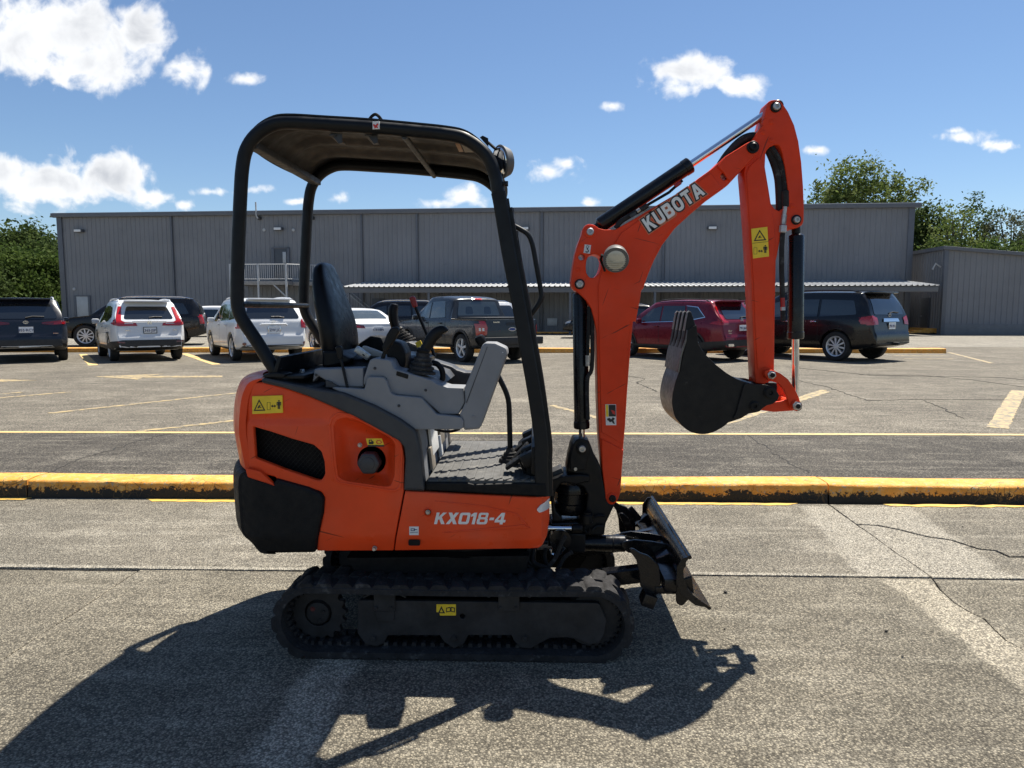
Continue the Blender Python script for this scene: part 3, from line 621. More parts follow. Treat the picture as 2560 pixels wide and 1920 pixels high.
# ------------------------------------------------------------------ parked cars (local frame: front = +y, right = +x)
def carpaint(name, col, metal=.25, rough=.28): mat(name, col, rough, metal, var=.03, scale=2, coat=.4, spec=.3, rvar=.06)
carpaint('paint_white', (.66,.67,.68), 0, .3); carpaint('paint_navy', (.009,.012,.020), 0.); carpaint('paint_black', (.005,.005,.006), .0); carpaint('paint_charcoal', (.030,.032,.035), .2)
carpaint('paint_red', (.17,.008,.020), .35); carpaint('paint_silver', (.45,.46,.48), .5)
mat('glass_dark', (.010,.012,.014), .04, 0, var=.05, spec=.8, rvar=.02, coat=.6); mat('glass_clear', (.05,.062,.066), .05, 0, var=.1, spec=.8, rvar=.02, coat=.5)
mat('plastic_black', (.018,.018,.019), .55, var=.15); mat('tyre', (.016,.016,.016), .8, var=.2, bump=.2, bscale=80); mat('alloy', (.62,.63,.64), .35, .35, var=.05); mat('chrome', (.75,.76,.78), .12, 1., var=.03, rvar=.05)
mat('lens_red', (.36,.006,.008), .12, 0, var=.15, scale=20, coat=.8); mat('lens_dark_red', (.12,.006,.008), .12, var=.15, coat=.8); mat('lens_clear', (.62,.62,.62), .12, var=.1, coat=.6); mat('plate_white', (.72,.73,.74), .45, var=.05, scale=20); mat('plate_ink', (.03,.05,.14), .5)
mat('headlamp', (.45,.47,.5), .1, .3, var=.2, scale=30, coat=.8)
def lerp_prof(P, y):
    for (a, za), (b, zb) in zip(P, P[1:]):
        if a <= y <= b: return za+(zb-za)*(y-a)/max(1e-6, b-a)
    return P[0][1] if y < P[0][0] else P[-1][1]
def clampf(v, a=0., b=1.): return max(a, min(b, v))
class Car:
    def __init__(s, name, label, loc, rz, paintm, L, W, top, belt, zb=.26, tumble=.20, wb=2.7, wr=.36, wy=0., group='cars parked in the lot'):
        s.L, s.W, s.top = L, W, top; s.root = empty(name, loc, rz, label, 'car', group); s.paint = paintm; s.belt = belt; s.wr = wr
        m = MB(); rings = []
        st = smooth([(a, b) for a, b in top], 5, False); ys = []
        for (y, z) in st:
            if not ys or y > ys[-1][0]+.004: ys.append((y, z))
        for (y, zt) in ys:
            e = clampf((abs(y)-(L/2-.55))/.55); w = W*(1-.17*e**2.4); b0 = zb+.16*clampf((abs(y)-(L/2-.75))/.75)**1.5
            b0 = min(b0, zt-.12); bl = min(belt(y), zt-.045); g = clampf((zt-belt(y))/.5); wr_ = w*(.96-tumble*g); hb = bl-b0
            sh = .035*(1-g)
            half = [(0,b0),(w*.80,b0),(w*.93,b0+.02),(w*.975,b0+hb*.12),(w*.992,b0+hb*.3),(w,b0+hb*.52),(w*.995,b0+hb*.74),(w*.985,b0+hb*.9),(w*.965,bl)]
            zs = bl+(zt-bl)*.5
            half += [(w*.95*(1-.0)+(wr_-w*.95)*.08, bl+(zt-bl)*.06), (w*.95+(wr_-w*.95)*.5, zs), (wr_+.012, bl+(zt-bl)*.86), (wr_-.03, zt-(zt-bl)*.05), (wr_*.8, zt-.006), (wr_*.4, zt+.008*g), (0, zt+.010*g)]
            rings.append([(x, y, z) for x, z in half] + [(-x, y, z) for x, z in half[-2:0:-1]])
        m.loft(rings); bm = m.bm; bmesh.ops.recalc_face_normals(bm, faces=bm.faces)
        me = bpy.data.meshes.new('body'); bm.to_mesh(me); bm.free()
        o = bpy.data.objects.new('body', me); COL.objects.link(o)
        cm = MB(); s.wheels = [(sx*(W-.125), wy+sy*wb/2) for sx in (-1, 1) for sy in (-1, 1)]
        for x, y in s.wheels: cm.cyl((x-.2 if x > 0 else x-.3, y, wr+.01), (x+.3 if x > 0 else x+.2, y, wr+.01), wr+.055, 28)
        co = cm.done('t', 'tyre'); md = o.modifiers.new('b', 'BOOLEAN'); md.operation = 'DIFFERENCE'; md.object = co; md.solver = 'EXACT'
        dg = bpy.context.evaluated_depsgraph_get(); me2 = bpy.data.meshes.new_from_object(o.evaluated_get(dg)); o.modifiers.clear(); o.data = me2; bpy.data.objects.remove(co)
        me2.materials.clear(); me2.materials.append(MATS[paintm]); me2.polygons.foreach_set('use_smooth', [True]*len(me2.polygons)); me2.set_sharp_from_angle(angle=R(42)); o.parent = s.root; s.body = o
        b = bmesh.new(); b.from_mesh(me); s.bvh = BVHTree.FromBMesh(b); b.free(); s.zb = zb
        # wheels
        for x, y in s.wheels:
            sg = 1 if x > 0 else -1; t = MB(); r = wr
            t.lathe((x-sg*.11, y, r), (sg,0,0), [(0,r*.62),(0,r*.93),(.02,r*.985),(.05,r),(.17,r),(.20,r*.985),(.222,r*.93),(.222,r*.72),(.20,r*.68),(.10,r*.64)], 28, False); wo = t.done('wheel', 'tyre', s.root)
            t = MB(); t.lathe((x+sg*.055, y, r), (sg,0,0), [(0,r*.66),(.04,r*.70),(.052,r*.685),(.03,r*.62),(-.03,r*.60)], 28, False)
            n = 10 if wr > .385 else 5
            for k in range(n):
                a = 2*math.pi*(k+.3)/n; d = Vector((0, math.cos(a), math.sin(a))); e = Vector((0, -math.sin(a), math.cos(a))); w0, w1 = (.035, .045) if n == 10 else (.05, .075); X = Vector((x+sg*.085, y, r))
                o1, o2 = X+d*.05, X+d*r*.66-Vector((sg*.012,0,0)); dp = Vector((-sg*.045,0,0))
                t.loft([[o1-e*w0*.5, o1+e*w0*.5, o1+e*w0*.5+dp, o1-e*w0*.5+dp], [o2-e*w1*.5, o2+e*w1*.5, o2+e*w1*.5+dp, o2-e*w1*.5+dp]])
            t.cyl((x+sg*.03, y, r), (x+sg*.092, y, r), .062, 14, .008); t.done('rim', 'alloy', wo)
            t = MB(); t.cyl((x-sg*.04, y, r), (x+sg*.02, y, r), r*.62, 22); t.done('brake_disc', 'plastic_black', wo)
    def patch(s, name, loop, view, material, off=.006, parent=None, step=.05, thick=.0):
        """lay an outline on the body; view: left/right (y,z), rear/front (x,z), top (x,y)"""
        loop = [tuple(p) for p in loop]
        me = curve_mesh([fillet(loop, 3)], .0005, .0002); m = MB().mesh(me)
        m2 = bmesh.new(); 
        for v in m.bm.verts: v.co.z = 0
        bmesh.ops.remove_doubles(m.bm, verts=m.bm.verts, dist=.0011); seen = set()
        for f in m.bm.faces[:]:
            if f.calc_area() < 1e-8: m.bm.faces.remove(f); continue
            k = frozenset(v.index for v in f.verts)
        m.grid(step, 'xy')
        D = dict(left=(Vector((-3,0,0)), Vector((1,0,0))), right=(Vector((3,0,0)), Vector((-1,0,0))), rear=(Vector((0,-5,0)), Vector((0,1,0))), front=(Vector((0,5,0)), Vector((0,-1,0))), top=(Vector((0,0,4)), Vector((0,0,-1))))[view]
        for v in m.bm.verts:
            a, b = v.co.x, v.co.y; p = dict(left=(0,a,b), right=(0,a,b), rear=(a,0,b), front=(a,0,b), top=(a,b,0))[view]; o = Vector(p)+D[0]
            h = s.bvh.ray_cast(o, D[1]); 
            if h[0] is None:
                h = s.bvh.find_nearest(Vector(p)+(D[0].normalized()*(s.W if view in ('left','right') else s.L/2)))
                n = D[1]*-1; v.co = h[0]+n*off
            else: v.co = h[0]-D[1]*off+h[1]*off*.3
        bmesh.ops.remove_doubles(m.bm, verts=m.bm.verts, dist=.0005)
        bad = [f for f in m.bm.faces if f.calc_area() < 1e-9]; bmesh.ops.delete(m.bm, geom=bad, context='FACES_ONLY') if bad else None
        if thick: bmesh.ops.solidify(m.bm, geom=m.bm.faces[:], thickness=thick)
        return m.done(name, material, parent or s.root, 30)
    def sym(s, name, loop, material, off=.006, **k):
        for vw in ('left', 'right'): s.patch(name, loop, vw, material, off, **k)
    def rear_sym(s, name, loop, material, off=.006, **k):
        s.patch(name, loop, 'rear', material, off, **k); s.patch(name, [(-p[0],)+tuple(p[1:]) for p in loop][::-1], 'rear', material, off, **k)
    def arch(s, width=.06, material='plastic_black'):
        for x, y in s.wheels:
            if x < 0: lp = [(y+(s.wr+.05+width)*math.cos(a), s.wr+.01+(s.wr+.05+width)*math.sin(a)) for a in [math.pi*k/14 for k in range(15)]] + [(y+(s.wr+.052)*math.cos(a), s.wr+.01+(s.wr+.052)*math.sin(a)) for a in [math.pi*k/14 for k in range(14, -1, -1)]]; s.sym('arch_trim', lp, material, .012)
    def common(s, mirror=True, rails='chrome', sill='plastic_black', ymir=.75):
        L, W = s.L, s.W
        if mirror:
            for sg in (-1, 1): MB().box((sg*(W+.08), ymir, s.belt(ymir)+.06), (.20,.11,.15), .045).done('mirror', s.paint, s.root)
        if rails:
            zt = max(z for _, z in s.top); ya, yb = -L/2+.55, L*.09
            for sg in (-1, 1):
                P = []
                for k in range(9):
                    y = ya+(yb-ya)*k/8; h = s.bvh.ray_cast(Vector((sg*W*.70, y, 4)), Vector((0,0,-1)))[0]; P.append((sg*W*.70, y, (h.z if h else zt)+(.045 if 0 < k < 8 else .0)))
                MB().tube(P, .018, 6).done('roof_rail', rails, s.root)
    def plate(s, txt, x, z, wd=.31, frame=None):
        h = s.bvh.ray_cast(Vector((x,-5,z)), Vector((0,1,0)))[0]; p = MB().box((x, h.y-.018, z), (wd, .012, .155), .004).done('licence_plate', 'plate_white', s.root)
        me = text_mesh(txt, .095, .001, .002); me.transform(Matrix.Translation((x, h.y-.0265, z-.012)) @ M_XZ); MB().mesh(me).done('lettering', 'plate_ink', p)
        if frame:
            m = MB()
            for dx, dz, sx, sz in ((0,.082,wd+.03,.016),(0,-.082,wd+.03,.016),(wd/2+.006,0,.016,.17),(-wd/2-.006,0,.016,.17)): m.box((x+dx, h.y-.024, z+dz), (sx,.012,sz), .003)
            m.done('plate_frame', frame, p)
        return h.y
    def badge(s, txt, x, z, size=.05, material='chrome', bold=.001):
        h = s.bvh.ray_cast(Vector((x,-5,z)), Vector((0,1,0)))[0]; me = text_mesh(txt, size, .003, bold); me.transform(Matrix.Translation((x, h.y-.012, z)) @ M_XZ); return MB().mesh(me).done('badge', material, s.root)
    def shape(s, x, z, loops, material, name='badge', dep=.012):
        h = s.bvh.ray_cast(Vector((x,-5,z)), Vector((0,1,0)))[0]; return MB().plate([[(x+a, z+b) for a, b in lp] for lp in loops], h.y-dep-.004, h.y-.002, .001).done(name, material, s.root)
    def bar(s, name, pts, r, material):                     # rod on the tailgate
        P = []
        for x, z, lift in pts:
            h = s.bvh.ray_cast(Vector((x,-5,z)), Vector((0,1,0)))[0]; P.append((x, h.y-lift, z))
        return MB().tube(P, r, 6).done(name, material, s.root)
    def handles(s, ys, z, material):
        for y in ys:
            for sg in (-1, 1): MB().box((sg*(s.W+.012), y, z), (.035,.19,.035), .014).done('door_handle', material, s.root)
    def seams(s, ys, z0, z1):
        for y in ys: s.sym('door_seam', [(y-.006,z0),(y+.006,z0),(y+.006,z1),(y-.006,z1)], 'black_gap', .004, step=.08)

def suv_top(L, H, rake=.42, hood=1.08, bump=.62, roof_f=.28, cowl=.24):
    a, b = -L/2, L/2
    return [(a, bump-.14), (a+.012, bump), (a+.05, bump+.10), (a+.09, bump+.32), (a+.13, bump+.46), (a+rake*.62, H-.34), (a+rake, H-.10), (a+rake+.14, H-.035), (a+L*.28, H-.005), (a+L*.42, H), (a+L*.55, H-.03), (a+L*.60, H-.09), (b-L*cowl-.35, hood+.30), (b-L*cowl, hood+.03), (b-L*cowl+.14, hood), (b-.62, hood-.07), (b-.25, hood-.18), (b-.09, hood-.32), (b-.03, bump-.0), (b, bump-.12)]
def side_glass(c_, segs, drop=.04, mt='glass_dark'):
    for lp in segs: c_.sym('side_window', lp, mt, .005)

def rear_axle_place(RL, head, wb, track, wy=0.):
    """ground contact of the rear-left tyre and heading (degrees left of +y) -> car origin"""
    a = R(head); f = Vector((-math.sin(a), math.cos(a), 0)); r = Vector((math.cos(a), math.sin(a), 0))
    return Vector(RL) + r*track/2 + f*(wb/2-wy), a
def RLp(k, x, y): v = ground_at(c(k, x, y), ZU); return Vector((v.x, v.y, ZU))

def crv(name, label, RL, head, paintm, new=False, plate='', name2=''):
    W, L, H, wb = .925, 4.62, 1.69, 2.66
    loc, rz = rear_axle_place(RL, head, wb, 2*(W-.13), 0)
    k = Car(name, label, loc, rz, paintm, L, W, suv_top(L, H, .56, 1.06, .66), lambda y: 1.03-.035*y/1.5, .27, .19, wb, .355, .02)
    side_glass(k, [[(.98,1.03),(.40,1.44,.1),(.03,1.52),(.03,1.05)], [(-.03,1.05),(-.03,1.525),(-.85,1.52),(-.95,1.09)], [(-1.0,1.10),(-.92,1.50),(-1.30,1.475,.05),(-1.62,1.22,.04)]])
    k.rear_sym('lower_cladding', [(0,.29),(.86,.32),(.92,.50),(.86,.56),(.7,.60),(0,.60)], 'plastic_black', .010); k.sym('sill', [(-2.28,.30),(2.25,.30),(2.25,.36),(.95,.40),(-.95,.42),(-1.8,.55),(-2.28,.58)], 'plastic_black', .008)
    k.arch(.05)
    k.patch('rear_window', [(-.62,1.16,.05),(.62,1.16,.05),(.50,1.50,.08),(-.50,1.50,.08)], 'rear', 'glass_dark', .008); k.patch('windscreen', [(-.66,1.14),(.66,1.14),(.54,1.52),(-.54,1.52)], 'front', 'glass_dark', .008)
    if new:
        k.rear_sym('taillight', [(.58,1.02),(.86,1.00),(.88,1.10),(.78,1.20),(.70,1.50),(.62,1.50),(.70,1.14),(.56,1.09)], 'lens_red', .014); k.sym('taillight_side', [(-2.24,1.0),(-2.24,1.12),(-1.95,1.10),(-1.86,1.03)], 'lens_red', .012)
        k.shape(.55,.46, [fillet([(-.11,-.03,.02),(.11,-.03,.02),(.13,.04,.02),(-.09,.04,.02)])], 'chrome', 'exhaust_trim'); k.shape(-.55,.46, [fillet([(-.13,.04,.02),(-.11,-.03,.02),(.11,-.03,.02),(.09,.04,.02)])], 'chrome', 'exhaust_trim')
        for yy_ in (): pass
        k.sym('window_trim', [(1.0,1.02),(-1.0,1.085),(-1.66,1.20),(-1.33,1.49),(-.9,1.53),(-.9,1.515),(-1.31,1.47),(-1.62,1.215),(-.98,1.105),(1.0,1.035)], 'chrome', .010)
    else:
        k.rear_sym('taillight', [(.30,.98),(.74,.975),(.86,1.0),(.90,1.10),(.80,1.17),(.70,1.50),(.62,1.50),(.68,1.13),(.60,1.08),(.34,1.06)], 'lens_red', .014); k.rear_sym('taillight_lens', [(.40,1.03),(.62,1.035),(.60,1.055),(.40,1.05)], 'lens_clear', .019)
        k.sym('taillight_side', [(-2.26,1.0),(-2.26,1.12),(-1.98,1.10),(-1.9,1.04)], 'lens_red', .012); k.bar('chrome_strip', [(-.42,1.09,.02),(0,1.10,.02),(.42,1.09,.02)], .012, 'chrome'); k.rear_sym('reflector', [(.62,.52),(.82,.53),(.80,.57),(.64,.56)], 'lens_dark_red', .018)
    k.plate(plate, 0 if not new else 0, .86 if not new else .92, frame='plastic_black' if not new else None)
    H_ = [[(-.055,.0),(-.04,.085),(-.012,.085),(-.018,.05),(.018,.05),(.012,.085),(.04,.085),(.055,.0),(.022,.0),(.018,.03),(-.018,.03),(-.022,.0)]]; k.shape(0, 1.03 if not new else 1.10, H_, 'chrome' if not new else 'galv')
    if new: k.badge('CR-V', -.55, .84, .07); k.badge('HYBRID', -.55, .78, .035)
    else: k.badge('TURBO', -.55, .86, .04); k.badge('AWD', .62, .86, .045)
    k.bar('rear_wiper', [(0,1.20,.03),(.14,1.22,.03),(.33,1.215,.025)], .016, 'plastic_black')
    k.common(True, 'plastic_black' if new else 'alloy'); k.handles((.12,-.78), .93, paintm if not new else 'paint_red'); k.seams((1.02,.0,-.92), .45, 1.02)
    m = MB(); m.box((0, -L/2+.46, H-.055), (1.12, .26, .045), .02, (R(-6),'X')); m.done('spoiler', paintm, k.root); return k
def highlander(name, label, RL, head, paintm, new, plate):
    W, L, H, wb = .955, 4.85 if new else 4.78, 1.74, 2.8
    loc, rz = rear_axle_place(RL, head, wb, 2*(W-.13), 0)
    k = Car(name, label, loc, rz, paintm, L, W, suv_top(L, H, .50, 1.10, .68), lambda y: 1.06-.02*y, .28, .17, wb, .37, .02)
    side_glass(k, [[(1.05,1.06),(.50,1.47,.1),(.05,1.56),(.05,1.08)], [(-.02,1.08),(-.02,1.565),(-.95,1.56),(-.98,1.11)], [(-1.05,1.12),(-1.02,1.555),(-1.55,1.52,.06),(-1.78,1.18,.04)]])
    k.patch('rear_window', [(-.74,1.17,.06),(.74,1.17,.06),(.58,1.57,.09),(-.58,1.57,.09)], 'rear', 'glass_dark', .008); k.patch('windscreen', [(-.68,1.17),(.68,1.17),(.56,1.58),(-.56,1.58)], 'front', 'glass_dark', .008)
    if new:
        k.rear_sym('taillight', [(.36,1.03),(.60,1.0),(.90,1.02),(.94,1.12),(.78,1.12),(.36,1.075)], 'lens_dark_red', .014); k.rear_sym('taillight_lens', [(.62,1.02),(.86,1.035),(.88,1.085),(.64,1.07)], 'lens_red', .019)
        k.rear_sym('lower_cladding', [(0,.30),(.86,.32),(.94,.55),(.80,.62),(0,.62)], 'plastic_black', .010); k.patch('skid_plate', [(-.62,.40),(.62,.40),(.56,.46,.02),(-.56,.46,.02)], 'rear', 'alloy', .022)
        k.plate(plate, .0, .88, .32); k.badge('HYBRID', .66, .78, .035)
        k.shape(0, 1.06, [circle(0,.02,.06,18,.042), circle(0,.02,.05,18,.033)], 'chrome'); k.shape(0, 1.06, [circle(0,.02,.022,14,.032), circle(0,.02,.014,14,.024)], 'chrome'); k.arch(.05)
    else:
        k.rear_sym('taillight', [(.74,.92),(.94,.90),(.95,1.10),(.78,1.16),(.74,1.10)], 'lens_red', .014); k.sym('taillight_side', [(-2.36,.92),(-2.36,1.12),(-2.12,1.08),(-2.12,.93)], 'lens_red', .012)
        k.patch('bumper_step', [(-.86,.40),(.86,.40),(.80,.46,.02),(-.80,.46,.02)], 'rear', 'plastic_black', .014); k.plate(plate, 0, .87, .31, 'chrome')
        k.bar('handle_trim', [(-.36,.985,.012),(-.33,1.02,.03),(.33,1.02,.03),(.36,.985,.012)], .018, paintm); k.shape(0, 1.07, [circle(0,.02,.055,18,.038), circle(0,.02,.045,18,.029)], 'chrome'); k.rear_sym('reflector', circle(.80,.50,.04,12), 'lens_dark_red', .016)
        k.sym('sill', [(-2.3,.30),(2.3,.30),(1.0,.36),(-1.0,.36)], 'plastic_black', .01)
    k.bar('rear_wiper', [(0,1.20,.03),(.16,1.235,.03),(.42,1.225,.025)] if new else [(.30,1.20,.03),(.15,1.225,.03),(-.05,1.22,.025)], .018, 'plastic_black')
    k.common(True, 'alloy'); k.handles((.15,-.82), .98, paintm); k.seams((1.1,.02,-1.0), .45, 1.05)
    MB().box((0, -L/2+.46, H-.05), (1.2, .3, .045), .02, (R(-5),'X')).done('spoiler', paintm, k.root); return k

navy = highlander('parked_car', 'dark navy sport utility car cut off by the left picture edge', RLp('H', 425, 1078) + Vector((-math.cos(R(36))*1.65, -math.sin(R(36))*1.65, 0)), 36, 'paint_navy', True, '855·RCY')
wcrv = crv('parked_car', 'white compact sport utility car with tall red taillights parked second from left', RLp('H', 772, 1085), 37, 'paint_white', False, '365·JSP')
whl = highlander('parked_car', 'white sport utility car behind the excavator\'s rear canopy post', RLp('H', 1592, 1083), 35, 'paint_white', False, 'TZW J13')
# red car and black car at right
rr_ = RLp('F', 1480, 705); rcrv = crv('parked_car', 'dark red sport utility car behind the digging bucket', rr_ + Vector((-math.cos(R(36))*1.6, -math.sin(R(36))*1.6, 0)), 36, 'paint_red', True, '791·JAK')
def sequoia():
    W, L, H, wb = 1.01, 5.2, 1.93, 3.1
    loc, rz = rear_axle_place(RLp('J', 1338, 792), 36, wb, 2*(W-.13))
    k = Car('parked_car', 'large black sport utility car parked at right end of the row', loc, rz, 'paint_black', L, W, suv_top(L, H, .46, 1.20, .74, cowl=.23), lambda y: 1.20-.01*y, .32, .15, wb, .41, .02)
    side_glass(k, [[(1.05,1.19),(.60,1.60,.1),(.12,1.70),(.12,1.21)]], mt='glass_clear'); side_glass(k, [[(.04,1.21),(.04,1.705),(-.92,1.70),(-.92,1.22)], [(-1.0,1.22),(-1.0,1.70),(-1.95,1.66,.06),(-2.08,1.28,.05)]])
    k.patch('rear_window', [(-.74,1.28,.06),(.74,1.28,.06),(.64,1.74,.08),(-.64,1.74,.08)], 'rear', 'glass_dark', .008); k.patch('windscreen', [(-.70,1.28),(.70,1.28),(.58,1.74),(-.58,1.74)], 'front', 'glass_dark', .008)
    k.rear_sym('taillight', [(.66,1.02),(.96,1.0),(.98,1.22),(.86,1.26),(.66,1.20)], 'lens_red', .014); k.sym('taillight_side', [(-2.57,1.02),(-2.57,1.24),(-2.24,1.22),(-2.18,1.12),(-2.24,1.03)], 'lens_red', .012)
    k.patch('chrome_trim', [(-.40,1.09),(.40,1.09),(.36,1.18,.02),(-.36,1.18,.02)], 'rear', 'chrome', .022); k.plate('ZPH 912', 0, .98, .31, 'chrome')
    k.patch('bumper_step', [(-.85,.44),(.85,.44),(.80,.52,.02),(-.80,.52,.02)], 'rear', 'plastic_black', .012); k.bar('rear_wiper', [(0,1.32,.03),(.18,1.35,.03),(.45,1.33,.025)], .018, 'plastic_black')
    k.shape(0, 1.24, [circle(0,.02,.06,18,.042), circle(0,.02,.05,18,.033)], 'chrome'); k.common(True, 'paint_black', ymir=.85); k.handles((.05,-.85), 1.08, 'chrome'); k.seams((1.1,.08,-.98), .5, 1.19)
    MB().box((0, -L/2+.42, H-.06), (1.3, .3, .05), .02, (R(-5),'X')).done('spoiler', 'paint_black', k.root)
    m = MB(); m.box((0,-L/2-.06,.50), (.1,.2,.08), .01); m.done('tow_hitch', 'plastic_black', k.root)
sequoia()
def ranger():
    W, L, H, wb = .95, 5.35, 1.80, 3.22
    a, b = -L/2, L/2
    loc, rz = rear_axle_place(RLp('I', 1312, 1318), 36, wb, 2*(W-.14))
    top = [(a,.86),(a+.03,1.10),(a+.06,1.16),(a+.4,1.165),(a+1.3,1.17),(a+1.60,1.17),(a+1.66,1.22),(a+1.76,1.62),(a+1.84,1.73),(a+2.2,1.79),(a+2.8,1.80),(a+3.2,1.76),(b-1.75,1.45),(b-1.35,1.18),(b-1.2,1.14),(b-.6,1.08),(b-.2,.98),(b-.06,.75),(b,.6)]
    k = Car('pickup_truck', 'charcoal grey crew cab pickup truck seen through the excavator canopy', loc, rz, 'paint_charcoal', L, W, top, lambda y: 1.13, .36, .18, wb, .385, .03, group=None); k.root['category'] = 'truck'
    k.sym('side_window', [(1.02,1.15),(.55,1.56,.1),(.30,1.63),(.30,1.17)], 'glass_clear', .006); k.sym('side_window', [(.22,1.17),(.22,1.64),(-.48,1.66,.04),(-.66,1.20,.03)], 'glass_clear', .006)
    k.patch('rear_window', [(-.70,1.25,.04),(.70,1.25,.04),(.60,1.64,.06),(-.60,1.64,.06)], 'rear', 'glass_clear', .008)
    for sx in (-.3, .3): k.patch('head_rest', [(sx-.12,1.30,.03),(sx+.12,1.30,.03),(sx+.10,1.50,.06),(sx-.10,1.50,.06)], 'rear', 'glass_dark', .0095)
    k.patch('brake_lamp', [(-.17,1.69),(.17,1.69),(.16,1.735),(-.16,1.735)], 'rear', 'lens_red', .02); k.patch('windscreen', [(-.66,1.22),(.66,1.22),(.55,1.66),(-.55,1.66)], 'front', 'glass_dark', .008)
    bed = MB(); bed.box((0, a+.86, 1.185), (1.5, 1.45, .05), .01); bed.done('bed_cover', 'plastic_black', k.root)
    k.rear_sym('taillight', [(.79,.76,.03),(.93,.74,.02),(.93,1.13,.03),(.81,1.12,.03),(.77,.95)], 'lens_red', .016); k.rear_sym('taillight_lens', [(.83,.86),(.90,.86),(.90,.94),(.83,.94)], 'lens_clear', .021); k.sym('taillight_side', [(a+.0,.76),(a+.0,1.12),(a+.17,1.10),(a+.12,.76)], 'lens_red', .012)
    k.patch('tailgate_seam', [(-.72,.70),(.72,.70),(.72,.712),(-.72,.712)], 'rear', 'black_gap', .005); k.patch('handle_trim', [(-.16,1.0,.02),(.16,1.0,.02),(.16,1.08,.02),(-.16,1.08,.02)], 'rear', 'plastic_black', .008)
    k.shape(0, .90, [circle(0,0,.12,24,.048)], 'chrome'); k.shape(0, .90, [circle(0,0,.108,24,.038)], 'badge_blue', dep=.016); k.badge('RANGER', -.48, 1.085, .05)
    bp = MB(); bp.box((0, a-.04, .60), (1.84, .22, .20), .03); bp.box((0, a+.0, .48), (1.5, .2, .12), .02); bp.done('bumper', 'plastic_black', k.root)
    pl = MB().box((.28, a-.156, .60), (.31,.012,.155), .004).done('licence_plate', 'plate_white', k.root); me = text_mesh('Z218093', .085, .001, .002); me.transform(Matrix.Translation((.28, a-.1645, .59)) @ M_XZ); MB().mesh(me).done('lettering', 'plate_ink', pl)
    k.arch(.06); k.common(True, None, ymir=.90); k.handles((.42,-.42), 1.04, 'paint_charcoal'); k.seams((1.05,.26,-.72), .5, 1.16); k.sym('sill', [(-1.1,.38),(1.2,.38),(1.2,.44),(-1.1,.44)], 'plastic_black', .03)
    k.badge('4X4', -.84, 1.04, .001)
    MB().tube([(-.2,.25,1.79),(-.2,.20,2.05)], .006, 5).done('antenna', 'plastic_black', k.root)
mat('badge_blue', (.02,.05,.20), .3)
ranger()
def sedan(label, loc, rz, paintm, group='cars parked in the lot'):
    W, L, H = .91, 4.8, 1.46; a, b = -L/2, L/2
    top = [(a,.58),(a+.02,.72),(a+.06,.90),(a+.12,1.02),(a+.5,1.08),(a+.72,1.10),(a+1.1,1.28),(a+1.45,1.41),(a+1.9,1.455),(a+2.4,1.46),(a+2.8,1.42),(b-1.7,1.27),(b-1.2,1.0),(b-1.05,.97),(b-.5,.90),(b-.15,.78),(b-.04,.6),(b,.5)]
    k = Car('parked_car', label, loc, rz, paintm, L, W, top, lambda y: .96, .22, .22, 2.78, .335, .03, group)
    side_glass(k, [[(.95,.97),(.45,1.24,.1),(.05,1.33),(.05,.98)], [(-.02,.98),(-.02,1.33),(-.75,1.32,.05),(-1.0,1.0)]])
    k.patch('rear_window', [(-.64,-1.62,.06),(.64,-1.62,.06),(.52,-1.06,.06),(-.52,-1.06,.06)], 'top', 'glass_clear', .008); k.patch('windscreen', [(-.66,1.02),(.66,1.02),(.54,1.36),(-.54,1.36)], 'front', 'glass_dark', .008)
    k.rear_sym('taillight', [(.42,.84),(.86,.86),(.90,.98),(.80,1.0),(.46,.93)], 'lens_dark_red', .014); k.rear_sym('taillight_lens', [(.55,.87),(.82,.885),(.84,.95),(.6,.92)], 'lens_red', .018); k.plate('518·HBN', 0, .80); k.common(True, None, ymir=.8); k.handles((.1,-.72), .86, paintm); k.seams((.95,.0,-.85), .4, .95); return k
f = ground_at(c('I', 95, 1222), ZU); a_ = R(35); fw = Vector((-math.sin(a_), math.cos(a_), 0)); rt = Vector((math.cos(a_), math.sin(a_), 0))
sedan('white saloon car mostly hidden behind the excavator seat', Vector((f.x, f.y, ZU)) + rt*.78 - fw*1.39, a_, 'paint_white')
